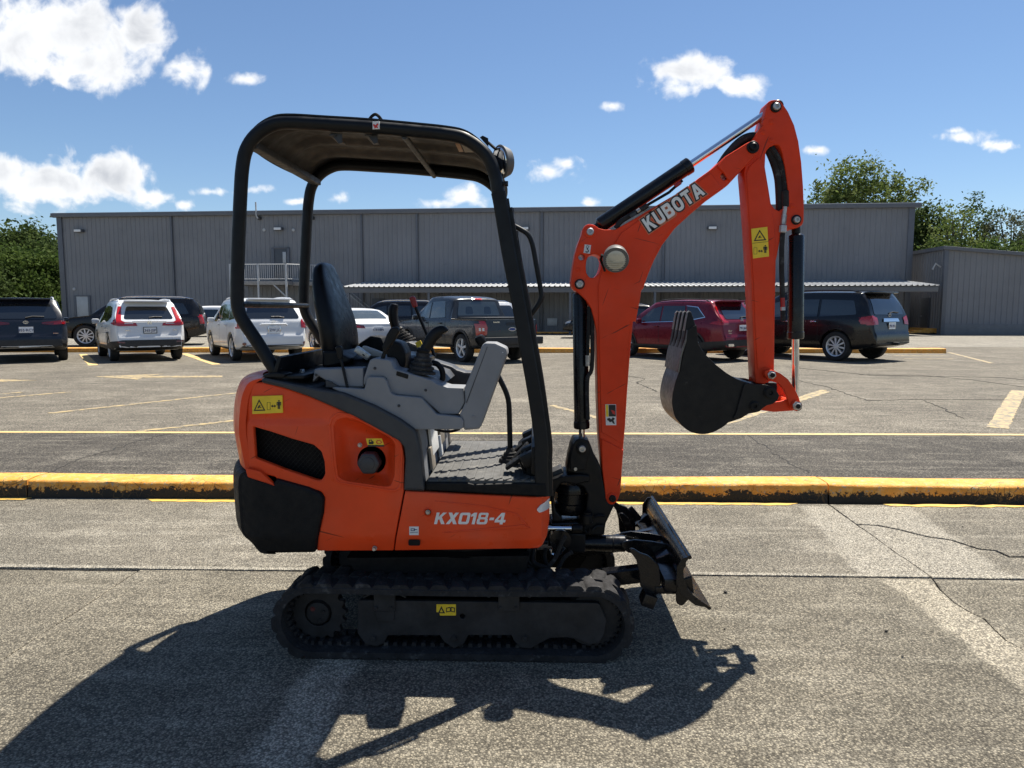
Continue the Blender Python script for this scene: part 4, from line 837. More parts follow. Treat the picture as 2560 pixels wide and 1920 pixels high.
# opposite row, beyond the far kerb
def far_suv(name, label, loc, rz, paintm, L, W, H, plate='', wr=.38, rails='chrome'):
    k = Car(name, label, loc, rz, paintm, L, W, suv_top(L, H, .42, H*.62, H*.37), lambda y: H*.61-.01*y, .30, .16, L*.585, wr, .02); z0, z1 = H*.62, H*.885
    side_glass(k, [[(L*.21,z0),(L*.11,z1-.1,.1),(.06,z1),(.06,z0+.01)], [(-.02,z0+.01),(-.02,z1),(-L*.19,z1),(-L*.2,z0+.02)], [(-L*.215,z0+.02),(-L*.21,z1),(-L*.35,z1-.03,.06),(-L*.39,z0+.06,.05)]])
    k.patch('rear_window', [(-.7,z0+.05,.06),(.7,z0+.05,.06),(.6,z1+.03,.08),(-.6,z1+.03,.08)], 'rear', 'glass_dark', .008); k.patch('windscreen', [(-.72,z0+.1,.05),(.72,z0+.1,.05),(.6,z1+.0,.06),(-.6,z1+.0,.06)], 'front', 'glass_clear', .010)
    k.rear_sym('taillight', [(W*.74,H*.45),(W*.95,H*.45),(W*.95,H*.64),(W*.84,H*.64)], 'lens_red', .014); k.sym('taillight_side', [(-L/2+.05,H*.45),(-L/2+.05,H*.63),(-L/2+.22,H*.63),(-L/2+.2,H*.45)], 'lens_red', .012)
    for sg in (-1, 1): k.patch('headlight', [(sg*W*.55,H*.42),(sg*W*.93,H*.44),(sg*W*.93,H*.53),(sg*W*.6,H*.52)], 'front', 'headlamp', .014)
    k.sym('headlight_side', [(L/2-.05,H*.43),(L/2-.05,H*.52),(L/2-.42,H*.535),(L/2-.36,H*.46)], 'headlamp', .012)
    k.patch('grille', [(-W*.5,H*.26,.04),(W*.5,H*.26,.04),(W*.5,H*.5,.04),(-W*.5,H*.5,.04)], 'front', 'plastic_black', .014)
    for j in range(3): k.patch('grille_bar', [(-W*.46,H*(.3+.07*j)),(W*.46,H*(.3+.07*j)),(W*.46,H*(.315+.07*j)),(-W*.46,H*(.315+.07*j))], 'front', 'chrome', .022)
    k.common(True, rails, ymir=L*.17); k.handles((.1,-L*.17), H*.55, paintm); k.seams((L*.215,.02,-L*.205), .45, z0); k.patch('lower_cladding', [(-W*.9,.30),(W*.9,.30),(W*.9,.45),(-W*.9,.45)], 'front', 'plastic_black', .01); return k
def place_lf(k, x, y, head, wbL, W, wr=0): # from the front-left... tyre contact nearest the camera
    v = ground_at(c(k, x, y), ZU); a = R(head); f_ = Vector((-math.sin(a), math.cos(a), 0)); r_ = Vector((math.cos(a), math.sin(a), 0)); return Vector((v.x, v.y, ZU)) + r_*(W-.13) - f_*wbL/2, a
G2_ = 'cars in the farther row'
l_, a_ = place_lf('H', 592, 990, 110, 3.1, 1.03); gm = far_suv('parked_car', 'large black sport utility car standing sideways behind the white car at left', l_, a_, 'paint_black', 5.35, 1.03, 1.92, wr=.42)
v = ground_at(c('H', 1420, 925), ZU); wb_ = far_suv('parked_car', 'white hatchback half hidden between black and white cars', (v.x-.7, v.y+1.0, ZU), R(100), 'paint_white', 4.5, .9, 1.62, wr=.34, rails=None)
v = ground_at(c('F', 130, 545), ZU); sf = far_suv('parked_car', 'black sport utility car nosing out behind the excavator boom', (v.x+2.2, v.y+1.4, ZU), R(84), 'paint_black', 4.7, .94, 1.68, wr=.37)
v = at(c('I', 560, 860), 31.0); bs = far_suv('parked_car', 'black sport utility car with only its roof showing behind the white saloon', (v.x+.6, 31.5, ZU), R(98), 'paint_black', 4.9, .96, 1.80, wr=.37)
v = at(c('I', 1640, 860), 30.0); ss = far_suv('parked_car', 'silver sport utility car whose roof shows behind the pickup truck', (v.x-1.4, 30.5, ZU), R(36), 'paint_silver', 4.6, .92, 1.76, wr=.36)
for k_ in (gm, wb_, sf, bs, ss): k_.root['group'] = G2_
# ------------------------------------------------------------------ the mini excavator (faces +x)
YC = 3.445
EX = empty('mini_excavator', (-.3, YC, 0), 0, 'orange mini excavator with black canopy frame standing on rubber tracks', 'excavator')
OFF = Vector((-.3, YC, 0))
def scratched(name, col, rough, scr, dscale=26, thr=.69):
    M = mat(name, col, rough, 0, var=.14, scale=3.5, coat=.08, spec=.22, dirt=scr, dscale=dscale, dthr=thr, bump=.02, bscale=300, rvar=.2)
    nt = M.node_tree; N = nt.nodes; L = nt.links; P = N['Principled BSDF']; src = P.inputs['Base Color'].links[0].from_socket; tc = N.new('ShaderNodeTexCoord')
    def nz(vec, sc, det=3):
        n = N.new('ShaderNodeTexNoise'); n.inputs['Scale'].default_value = sc; n.inputs['Detail'].default_value = det; L.new(vec, n.inputs['Vector']); return n.outputs[0]
    def ma(op, a, b):
        k = N.new('ShaderNodeMath'); k.operation = op; k.use_clamp = True
        for i, v in enumerate((a, b)):
            if isinstance(v, (int, float)): k.inputs[i].default_value = v
            else: L.new(v, k.inputs[i])
        return k.outputs[0]
    tot = None
    for rot, sx, sz in ((.5, 3, 60), (-.25, 2.2, 75), (1.25, 3, 55)):
        m0 = N.new('ShaderNodeMapping'); m0.inputs['Rotation'].default_value = (0, rot, 0); L.new(tc.outputs['Object'], m0.inputs['Vector']); mp = N.new('ShaderNodeMapping'); mp.inputs['Scale'].default_value = (sx*1.6, 6, sz*1.5); L.new(m0.outputs[0], mp.inputs['Vector'])
        a = nz(mp.outputs[0], 1.0, 2); thin = ma('LESS_THAN', ma('ABSOLUTE', ma('SUBTRACT', a, .505), 0), .0)
        k = N.new('ShaderNodeMapRange'); L.new(a, k.inputs[0]); k.inputs[1].default_value = .725; k.inputs[2].default_value = .75
        s_ = ma('MULTIPLY', k.outputs[0], .75); tot = s_ if tot is None else ma('MAXIMUM', tot, s_)
    dust = N.new('ShaderNodeMapRange'); L.new(nz(tc.outputs['Object'], 2.6, 9), dust.inputs[0]); dust.inputs[1].default_value = .5; dust.inputs[2].default_value = .75; dust.inputs[4].default_value = .16
    m1 = N.new('ShaderNodeMixRGB'); L.new(dust.outputs[0], m1.inputs[0]); L.new(src, m1.inputs[1]); m1.inputs[2].default_value = (.30,.22,.16,1)      # dried dust film
    m2 = N.new('ShaderNodeMixRGB'); L.new(tot, m2.inputs[0]); L.new(m1.outputs[0], m2.inputs[1]); m2.inputs[2].default_value = (.05,.014,.008,1)      # scratches
    L.new(m2.outputs[0], P.inputs['Base Color'])
scratched('orange_paint', (.74,.066,.013), .36, (.26,.03,.01), 20, .70)
scratched('red_paint', (.69,.044,.006), .42, (.24,.028,.015), 16, .69)
mat('machine_black', (0.0062,0.0062,0.0068), spec=.22, rough=.42, var=.3, scale=9, bump=.02, bscale=200); mat('matte_black', (0.0050,0.0050,0.0053), spec=.22, rough=.62, var=.3, scale=12, bump=.05, bscale=260)
mat('gloss_black', (.006,.006,.007), .24, var=.3, scale=10, coat=.12, spec=.28, dirt=(.012,.012,.011), dscale=30, dthr=.68)
mat('frame_black', (0.0074,0.0084,0.0099), spec=.22, rough=.40, var=.25, scale=7, dirt=(.06,.058,.055), dscale=40, dthr=.70)
mat('cw_black', (0.0068,0.0068,0.0071), spec=.22, rough=.58, var=.15, scale=10, bump=.25, bscale=420)
mat('trim_dark', (.030,.032,.036), .5, var=.1, scale=9, bump=.12, bscale=500); mat('console_grey', (.19,.195,.205), .55, var=.08, scale=8, bump=.08, bscale=500, dirt=(.15,.15,.155), dscale=9, dthr=.62)
mat('rubber', (0.0266,0.0256,0.0256), spec=.22, rough=.82, var=.35, scale=14, bump=.35, bscale=60, dirt=(.085,.082,.078), dscale=16, dthr=.56); mat('mat_rubber', (.085,.083,.078), .75, var=.25, scale=16, bump=.2, bscale=120, dirt=(.16,.15,.135), dscale=9, dthr=.58)
mat('track_steel', (0.0283,0.0274,0.0274), spec=.22, rough=.55, var=.35, scale=12, dirt=(.035,.033,.03), dscale=18, dthr=.62, bump=.05, bscale=120)
mat('seat_vinyl', (0.0043,0.0046,0.0056), spec=.22, rough=.34, var=.2, scale=8, bump=.06, bscale=260); mat('rod_chrome', (.78,.79,.80), .10, 1., var=.04, rvar=.06); mat('bolt_steel', (.42,.41,.39), .38, .8, var=.25, scale=60)
mat('sticker_yellow', (.80,.55,.02), .4, var=.08, scale=20, dirt=(.45,.30,.03), dscale=40, dthr=.68); mat('ink_black', (.012,.012,.012), .5); mat('sticker_white', (.68,.68,.66), .45, var=.1, scale=40, dirt=(.4,.4,.38), dscale=60, dthr=.66)
mat('letter_white', (.72,.71,.67), .45, var=.08, scale=30, dirt=(.45,.42,.36), dscale=60, dthr=.68); mat('bucket_black', (0.0121,0.0111,0.0102), spec=.22, rough=.5, var=.25, scale=9, bump=.05, bscale=150, dirt=(.05,.046,.042), dscale=22, dthr=.64)
mat('bucket_steel', (.11,.108,.106), .38, .7, var=.35, scale=14, dirt=(.03,.028,.026), dscale=30, dthr=.6); mat('tooth_steel', (.22,.21,.19), .5, .5, var=.35, scale=20); mat('lever_red', (.30,.012,.012), .4); mat('lamp_lens', (.50,.46,.35), .18, var=.05, scale=60, coat=.5)
mat('mirror_glass', (.85,.86,.88), .03, 1., var=.01, rvar=.01); mat('lamp_shell', (.09,.088,.085), .5, var=.2); mat('engine_grey', (.05,.05,.052), .5, .3, var=.4, scale=20); mat('panel_tan', (.22,.19,.15), .6, var=.3, scale=12); mat('tan_ink', (.30,.16,.08), .5); mat('red_ink', (.55,.03,.02), .5); mat('faded_red', (.10,.016,.014), .6)
def P_(name, pts, y0, y1, material, parent=EX, bevel=.004, offset=0., fil=True):
    loops = pts if isinstance(pts[0][0], (tuple, list)) else [pts]
    return MB().plate([fillet(l, 4) for l in loops], y0, y1, bevel, offset).done(name, material, parent)
def bolt(p, d, r, parent, h=.012, material='bolt_steel', name='bolt'):
    m = MB(); m.lathe(p, d, [(0,r),(h,r),(h+.002,r*.85)], 6); m.lathe(Vector(p), d, [(0,r*1.25),(h*.35,r*1.25)], 14); return m.done(name, material, parent)
def pin(k, x, y, Y, r, parent, material='bolt_steel', h=.02, ring='machine_black', rr=1.5, name='pin'):
    v = at(c(k, x, y), Y); m = MB(); m.lathe(v, (0,-1,0), [(-.01,r),(h,r),(h+.004,r*.8),(h+.004,r*.45),(h-.002,r*.4)], 18); o = m.done(name, material, parent)
    if ring: m = MB(); m.lathe(v, (0,-1,0), [(-.01,r*rr),(h*.4,r*rr),(h*.5,r*rr*.92)], 20); m.done('washer', ring, parent)
    return o
def V3(k, x, y, Y): return at(c(k, x, y), Y)

# ---- undercarriage
def track(y0, near):
    YN = 2.95; p = lambda x, y: q('D', x, y, YN)
    zl = .178; xa = p(262, 400)[0]; xb = p(1612, 400)[0]; r = .165; zc = r
    n_ = 'rubber_track'
    L_ = xb-xa; per = 2*L_+2*math.pi*r
    def path(s, rad):                     # distance along the loop -> (x, z) at radius rad from the loop's axis
        s = s % per
        if s < L_: return xb-s*1.0, zc+rad - .006*math.sin(math.pi*s/L_), (0, 1)
        s -= L_
        if s < math.pi*r: a = math.pi/2+s/r; return xa+rad*math.cos(a), zc+rad*math.sin(a), (math.cos(a), math.sin(a))
        s -= math.pi*r
        if s < L_: return xa+s, zc-rad, (0, -1)
        s -= L_; a = -math.pi/2+s/r; return xb+rad*math.cos(a), zc+rad*math.sin(a), (math.cos(a), math.sin(a))
    m = MB(); N = 170; wd = .23; rr = random.Random(3)
    prof = [(0,-.012),(0,.012),(.012,.019),(wd-.012,.019),(wd,.012),(wd,-.012),(wd*.5+.03,-.020),(wd*.5-.03,-.020)]
    rings = []
    for i in range(N+1):
        s = per*i/N; ring = []
        for (w_, h) in prof:
            x, z, _ = path(s, r-.022+h); ring.append((x, y0+w_, max(z, .0005)))
        rings.append(ring)
    m.loft(rings, caps=False)
    NL = 42
    for i in range(NL):
        s0 = per*i/NL
        for half in (0, 1):
            rings = []
            for j in range(4):
                f = j/3; w_ = (.004+f*(wd*.54)) if half == 0 else (wd-.004-f*(wd*.54)); sk = (.020*f if half == 0 else .020*f+ per/NL*.5)
                hw_ = .020 + .008*(1-f)+rr.uniform(-.003,.003); hh = .015-.003*f+rr.uniform(-.003,.003)
                ring = []
                for (ds, h) in ((-hw_*1.5,-.006),(-hw_,hh*.8),(-hw_*.6,hh),(hw_*.6,hh),(hw_,hh*.8),(hw_*1.5,-.006)):
                    x, z, _ = path(s0+sk+ds, r-.004+h-.0015); ring.append((x, y0+w_, max(z, -.001)))
                rings.append(ring)
            m.loft(rings)
    # inner guide lugs
    for i in range(NL*2):
        s0 = per*(i+.5)/(NL*2)
        for w_ in ((.055, .085), (wd-.085, wd-.055)):
            rings = [[tuple([path(s0+ds, r-.030-h)[0], y0+ww, path(s0+ds, r-.030-h)[1]]) for ds, h in ((-.012,-.012),(-.008,.026),(.008,.026),(.012,-.012))] for ww in w_]
            m.loft(rings)
    trk = m.done(n_, 'rubber', EX, 50)
    Yf = YN+.035 if near else y0+wd-.035; sg = 1 if near else -1; Y1 = Yf+sg*.14
    fp = [(475,322,.012),(1640,336,.02),(1676,420,.02),(1664,490,.02),(1640,530,.02),(1592,536),(1540,512),(1480,502),(1400,506),(1352,532),(1310,556),(1262,552),(1230,520),(1215,492),(1010,492),(988,532),(940,556),(892,524),(870,492),(622,492),(600,532),(560,546),(510,532),(475,482)]
    hole = circle(*q('D', 980, 400, YN), .011, 12)
    lp = fillet(Q('D', fp, YN)); lp = [(a*.0+a, b) if not True else (a, b) for a, b in lp]
    fr = MB().plate([lp, hole], Yf, Yf+sg*.03, .004).done('track_frame', 'track_steel', EX)
    core = Q('D', [(500,330),(1600,345),(1640,420),(1600,480),(600,470),(480,470)], YN)
    MB().plate(fillet(core), Yf+sg*.025, Y1, .01).done('frame_core', 'matte_black', fr)
    for x in (605, 1203):
        b = Q('D', [(x-50,288,.006),(x+52,286,.006),(x+52,372,.006),(x-50,370,.006)], YN); MB().plate(fillet(b), Yf-sg*.012, Yf+sg*.02, .003).done('bracket', 'track_steel', fr)
        for dx in (-38, 36): 
            v = at(c('D', x+dx, 352), YN); bolt((v.x, Yf-sg*.012, v.z), (0,-sg,0), .007, fr, .006, 'track_steel')
        for dx, sgx in ((-75,-1),(78,1)):
            a = V3('D', x+dx*.72, 284, YN); b2 = V3('D', x+dx*1.35, 305, YN); MB().box((((a+b2)/2).x, Yf+sg*.05, ((a+b2)/2).z), ((b2-a).length, .12, .007), .002, (-math.atan2((b2-a).z, (b2-a).x), 'Y')).done('guide_plate', 'track_steel', fr)
    MB().plate(fillet(Q('D', [(560,372,.008),(655,372,.008),(650,420,.01),(575,422,.01)], YN)), Yf-sg*.008, Yf+sg*.01, .002).done('bracket', 'track_steel', fr)
    for x in (552, 940, 1282):
        v = V3('D', x, 503, YN); m = MB(); m.lathe((v.x, Yf+sg*.03, v.z), (0,sg,0), [(0,.045),(.03,.05),(.05,.034),(.09,.034),(.11,.05),(.14,.045)], 20); rl = m.done('roller', 'track_steel', fr); bolt((v.x, Yf-sg*.001, v.z), (0,-sg,0), .012, fr, .008, 'track_steel')
    # sprocket and motor
    sc = Vector((xa, 0, zc)); m = MB(); prof = []; T = 17
    pl = []
    for k in range(T*4):
        a = 2*math.pi*k/(T*4); rad = .128 if k % 4 in (0, 1) else .112; pl.append((sc.x+rad*math.cos(a), sc.z+rad*math.sin(a)))
    m.plate([pl, circle(sc.x, sc.z, .06, 20)], y0+wd/2-.014, y0+wd/2+.014, .004); sp = m.done('sprocket', 'track_steel', EX)
    ya = Yf+sg*.045
    MB().lathe((sc.x, ya+sg*.10, sc.z), (0,-sg,0), [(0,.10),(.03,.10),(.05,.092),(.055,.06),(.07,.052),(.085,.050),(.09,.040)], 24).done('motor_cover', 'track_steel', sp)
    for k in range(9): a = 2*math.pi*k/9+.2; bolt((sc.x+.080*math.cos(a), ya+sg*.05, sc.z+.080*math.sin(a)), (0,-sg,0), .0075, sp, .008, 'bolt_steel')
    for a, mt in ((2.3,'faded_red'),(.4,'track_steel'),(-1.2,'track_steel')): bolt((sc.x+.03*math.cos(a), ya+sg*.011, sc.z+.03*math.sin(a)), (0,-sg,0), .009, sp, .003, mt)
    m = MB(); m.lathe((xb, y0+wd/2-.05, zc), (0,1,0), [(0,.06),(0,.118),(.02,.122),(.035,.128),(.065,.128),(.08,.122),(.10,.118),(.10,.06)], 28, True); m.done('idler', 'track_steel', EX)
    if near:
        st = P_('warning_sticker', Q('D', [(855,341,.003),(949,341,.003),(949,395,.003),(872,395,.003),(868,380),(855,378)], YN), Yf-.0015, Yf+.004, 'sticker_yellow', fr, .0004)
        tri = lambda: None
        A = Q('D', [(862,384),(897,384),(879,350)], YN); B = Q('D', [(872,379),(887,379),(879,362)], YN); MB().plate([A, B], Yf-.0025, Yf-.001, .0003).done('symbol', 'ink_black', st)
        MB().plate([Q('D', [(902,357),(921,353),(924,357),(927,353),(944,357),(944,380),(927,376),(921,376),(902,380)], YN), Q('D', [(906,361),(920,358),(920,372),(906,375)], YN), Q('D', [(928,358),(940,361),(940,375),(928,372)], YN)], Yf-.0025, Yf-.001, .0003).done('symbol', 'ink_black', st)
track(2.95, True); track(2*YC-2.95-.23, False)
# centre frame and slewing ring
MB().box((-.30, YC, .25), (.62, .56, .20), .03).done('centre_frame', 'matte_black', EX)
MB().lathe((-.33, YC, .33), (0,0,1), [(0,.30),(.02,.33),(.07,.33),(.09,.30),(.15,.30)], 36).done('slew_ring', 'matte_black', EX)
for s in (-1, 1): MB().box((-.30, YC+s*.25, .20), (.5, .14, .12), .02).done('axle_beam', 'matte_black', EX)
for i, (x0, x1) in enumerate(((2030,2090),(2060,2130),(1990,2040))):
    a = V3('C', x0, 1255, 3.2); b = V3('C', x1, 1370, 3.2); MB().tube(smooth([(a.x, 3.2+.04*i, a.z+.06), (a.x-.02, 3.18, a.z-.04), (b.x, 3.2, b.z), (b.x-.1, 3.3, b.z-.02)], 5, False), .011, 8).done('hose', 'matte_black', EX)

# ---- house: side covers
YH = 2.965; HW = YC-YH; YF = 2*YC-YH
zc1 = q('C', 600, 1165, YH)[1]; zb0 = q('C', 600, 1272, YH)[1]; xr0 = q('C', 230, 400, YH)[0]; xrl = q('C', 97, 400, YH)[0]; ztop0 = q('C', 400, 185, YH)[1]
def house_bulge(x, z):
    d = 0.
    if z < zc1: d += (zc1-z)*.42
    if x < xr0: d += .03*((xr0-x)/(xr0-xrl))**2
    xf = q('C', 2050, 1000, YH)[0]
    if x > xf: d += .03*((x-xf)/.035)**2
    d += .012*max(0, (z-.95)/.25)**2
    d += .010*math.exp(-((z-q('C',600,385,YH)[1])/.02)**2)*(1 if x < q('C',640,385,YH)[0] else 0)*.6
    return d
def side_cover(name, loops, near, material, thick=.03, bevel=.006, step=.035, y=YH):
    m = MB().plate([fillet(l) for l in loops], y, y+thick, bevel).grid(step)
    m.warp(lambda p: Vector((p.x, p.y+house_bulge(p.x, p.z), p.z)))
    if not near: m.warp(lambda p: Vector((p.x, 2*YC-p.y, p.z)))
    return m.done(name, material, EX, 30)
cover = Q('C', [(126,190,.02),(165,150,.02),(255,148),(400,186),(560,240),(700,300),(850,366),(980,436),(1080,491),(1150,532),(1176,572,.02),(1186,650),(1183,860),(1106,1270,.006),(596,1274,.004),(656,1000),(662,905,.012),(640,868,.02),(345,782),(335,770),(132,720,.01),(102,560),(88,480),(87,400),(96,300)], YH)
opening = Q('C', [(190,440,.004),(300,470),(450,520),(590,560,.02),(640,604,.02),(660,670),(665,750,.02),(640,795,.02),(600,788),(400,720),(205,645,.006)], YH)
cap_c = q('C', 945, 685, YH)
recess = Q('C', [(722,440,.02),(745,392,.03),(800,382,.02),(870,395),(1000,452),(1090,500,.02),(1125,560,.02),(1120,760),(1095,830,.02),(1050,832,.01),(800,795,.01),(752,770,.02),(735,640)], YH)
side_cover('side_cover', [cover, opening, recess], True, 'orange_paint'); side_cover('side_cover', [cover], False, 'orange_paint')
# raised rim of the fuel bay
rim_o = Q('C', [(686,425,.03),(706,366,.03),(752,342,.02),(866,358,.02),(1004,428),(1114,488,.02),(1166,540,.02),(1180,600),(1170,845,.02),(1130,868,.02),(1080,866,.01),(764,818,.01),(728,795,.02),(712,700)], YH)
rim_i = Q('C', [(702,432,.03),(720,380,.03),(758,358,.02),(864,374,.02),(1000,444),(1104,500,.02),(1150,548,.02),(1163,602),(1153,830,.02),(1126,850,.02),(1080,848,.01),(770,802,.01),(742,786,.02),(726,700)], YH)
m = MB().plate([fillet(rim_o), fillet(rim_i)], YH-.004, YH+.01, .004).grid(.04); m.warp(lambda p: Vector((p.x, p.y+house_bulge(p.x, p.z), p.z))); m.done('cover_rim', 'orange_paint', EX, 30)
rec = fillet(recess); cxr, czr = cap_c; rings = []
for f, dy in ((1.03,.006),(.97,.02),(.88,.045),(.72,.072),(.60,.078)): rings.append([(cxr+(x-cxr)*f, YH+dy+house_bulge(cxr+(x-cxr)*f, czr+(z-czr)*f), czr+(z-czr)*f) for x, z in rec])
m = MB(); m.loft(rings, caps=False); m.bm.verts.ensure_lookup_table(); n = len(rec); m.bm.faces.new([m.bm.verts[len(m.bm.verts)-n+i] for i in range(n)]); fb = m.done('fuel_bay', 'orange_paint', EX, 40)
MB().lathe((cxr, YH+.082, czr), (0,-1,0), [(0,.062),(.004,.062),(.004,.03)], 24).done('filler_hole', 'matte_black', fb)
m = MB(); pl = []
for k in range(48): a = 2*math.pi*k/48; rad = .047*(1+.045*math.cos(6*a)); pl.append((cxr-.003+rad*math.cos(a), czr-.004+rad*math.sin(a)))
m.plate(pl, YH+.02, YH+.085, .012); m.lathe((cxr-.003, YH+.022, czr-.004), (0,-1,0), [(0,.03),(.004,.028),(.006,.022)], 20); m.done('fuel_cap', 'trim_dark', EX)
v = V3('C', 895, 560, YH+.05); bolt((v.x, YH+.052, v.z), (0,-1,0), .008, fb, .01)
v = V3('C', 988, 1245, YH); bolt((v.x, YH+.015, v.z), (0,-1,0), .008, EX, .02)
# fuel sticker
def symbol_plate(name, k, pts, Y, material, parent, y0=-.003, y1=-.001, holes=()):
    return MB().plate([Q(k, pts, Y)]+[Q(k, h, Y) for h in holes], Y+y0, Y+y1, .0003).done(name, material, parent)
YS = YH+.02
fs = symbol_plate('fuel_sticker', 'C', [(938,514),(1042,514),(1058,560),(952,567)], YS, 'sticker_yellow', EX, -.012, -.008)
symbol_plate('symbol', 'C', [(948,556),(1056,556),(1058,567),(953,567)], YS, 'ink_black', fs, -.0135, -.011)
symbol_plate('symbol', 'C', [(958,522),(976,520),(980,528),(990,535),(988,550),(958,551)], YS, 'ink_black', fs, -.0135, -.011, [[(963,527),(974,526),(975,535),(964,536)]])
symbol_plate('symbol', 'C', [(1005,536),(1012,525),(1026,522),(1040,530),(1044,540),(1034,549),(1018,551),(1008,545)], YS, 'red_ink', fs, -.0135, -.011, [[(1011,537),(1016,529),(1026,527),(1036,533),(1038,541),(1030,545),(1018,546)]])
# grille behind the opening
m = MB(); ox = [p[0] for p in opening]; oz = [p[1] for p in opening]; X0, X1, Z0, Z1 = min(ox)-.01, max(ox)+.01, min(oz)-.01, max(oz)+.01
st = .021; k = X0-(Z1-Z0)
while k < X1+(Z1-Z0):
    for sg in (1, -1):
        pts = []
        for t in (0, 1):
            z = Z0+(Z1-Z0)*t; x = k+sg*(z-Z0)*.9; pts.append((x, z))
        (xa_, za_), (xb_, zb_) = pts
        def clip(xa_, za_, xb_, zb_):
            t0, t1 = 0, 1; dx = xb_-xa_
            for lo, sgn in ((X0, 1), (X1, -1)):
                if abs(dx) < 1e-9: continue
                t = (lo-xa_)/dx
                if (dx > 0) == (sgn > 0): t0 = max(t0, t)
                else: t1 = min(t1, t)
            return None if t0 >= t1 else ((xa_+dx*t0, za_+(zb_-za_)*t0), (xa_+dx*t1, za_+(zb_-za_)*t1))
        r_ = clip(xa_, za_, xb_, zb_)
        if r_: (a0, b0), (a1, b1) = r_; m.tube([(a0, YH+.045, b0), (a1, YH+.045, b1)], .0013, 4)
    k += st
m.done('grille', 'machine_black', EX, kind='stuff')
MB().plate(Q('C', [(420,560),(580,600),(590,690),(540,720),(420,680)], 3.06), 3.06, 3.2, .02).done('engine_block', 'engine_grey', EX)
MB().plate(Q('C', [(205,450),(340,480),(345,690),(210,650)], 3.08), 3.08, 3.3, .02).done('radiator', 'matte_black', EX)
# rear shell of hood and counterweight
def shell(name, pts, bulge, material, thick=.03, hw=HW):
    m = MB(); rings = []; N = 22; P = smooth(pts, 3, False)
    for i in range(N+1):
        t = -1+2*i/N; y = YC+t*hw; f = bulge*(1-abs(t)**2.2)-.055*0
        rings.append([(x-f+.0, y, z) for x, z in P]+[(x-f+thick, y, z) for x, z in P[::-1]])
    m.loft(rings); return m.done(name, material, EX, 50)
shell('rear_hood', Q('C', [(255,120),(190,135),(150,165),(122,230),(108,300),(99,400),(99,480),(113,570),(142,722)], YH+.012), .15, 'orange_paint', hw=HW-.012)
cwp = Q('C', [(330,800),(200,742),(128,738),(100,770),(94,850),(104,1000),(122,1140),(180,1200),(240,1268),(300,1278)], YH+.004)
shell('counterweight_tail', cwp, .15, 'cw_black', hw=HW-.004)
cw = Q('C', [(128,740,.03),(148,742,.01),(335,808,.01),(345,775,.02),(560,834),(640,872,.03),(664,912,.02),(656,1000),(596,1276,.02),(270,1282,.03),(235,1266,.02),(175,1200,.02),(118,1140,.03),(102,1000),(92,850),(98,775)], YH)
m = MB().plate(fillet(cw, 5), YH-.016, YH+.05, .016).grid(.04); m.warp(lambda p: Vector((p.x, p.y+.7*house_bulge(p.x, p.z)*(1 if p.z < zc1 else .9), p.z))); m.done('counterweight', 'cw_black', EX, 40)
m = MB().plate(fillet(cw, 5), YH-.016, YH+.05, .016).grid(.06); m.warp(lambda p: Vector((p.x, 2*YC-p.y-.7*house_bulge(p.x, p.z), p.z))); m.done('counterweight', 'cw_black', EX, 40)
m = MB().plate(fillet(Q('C', [(148,704,.01),(250,728),(335,812,.01),(340,822,.005),(165,765,.01)], YH), 4), YH-.018, YH+.02, .004); m.done('tail_strip', 'orange_paint', EX)
# core of the house (dark)
core = Q('C', [(170,160),(260,125),(640,200),(900,300),(1150,520),(1180,640),(1180,1240),(600,1260),(280,1265),(200,1200),(120,1130),(110,800),(130,300)], YH)
MB().plate(core, YH+.09, YF-.09, .02).done('house_core', 'matte_black', EX)
MB().plate(Q('C', [(1100,900),(2100,925),(2100,1235),(1100,1250)], YH), YH+.05, YF-.05, .02).done('deck_frame', 'matte_black', EX)
v0 = q('C', 850, 1275, YH); MB().plate(Q('C', [(835,1262,.02),(2010,1248,.02),(1990,1375),(890,1378)], 3.2), 3.12, 3.77, .01).done('swing_frame', 'matte_black', EX)
# lower front cover with the model number
lowc = Q('C', [(1192,862,.006),(1600,884),(2126,908,.02),(2146,932,.02),(2146,1090),(2127,1190,.03),(2098,1240,.03),(2070,1252),(1113,1270,.004),(1166,1000)], YH)
side_cover('lower_cover', [lowc], True, 'orange_paint'); side_cover('lower_cover', [lowc], False, 'orange_paint')
feat = [(1390,925),(1700,955),(1930,1008),(2018,1106),(1985,1083),(1915,1018),(1700,968),(1390,936)]
m = MB().plate(fillet(Q('C', feat, YH)), YH-.003, YH+.01, .003).grid(.05); m.warp(lambda p: Vector((p.x, p.y+house_bulge(p.x, p.z), p.z))); m.done('cover_crease', 'orange_paint', EX)
m = MB().plate(fillet(Q('C', [(1440,1132),(1975,1082),(2018,1108),(1900,1112),(1440,1140)], YH)), YH-.003, YH+.01, .003).grid(.05); m.warp(lambda p: Vector((p.x, p.y+house_bulge(p.x, p.z), p.z))); m.done('cover_crease', 'orange_paint', EX)
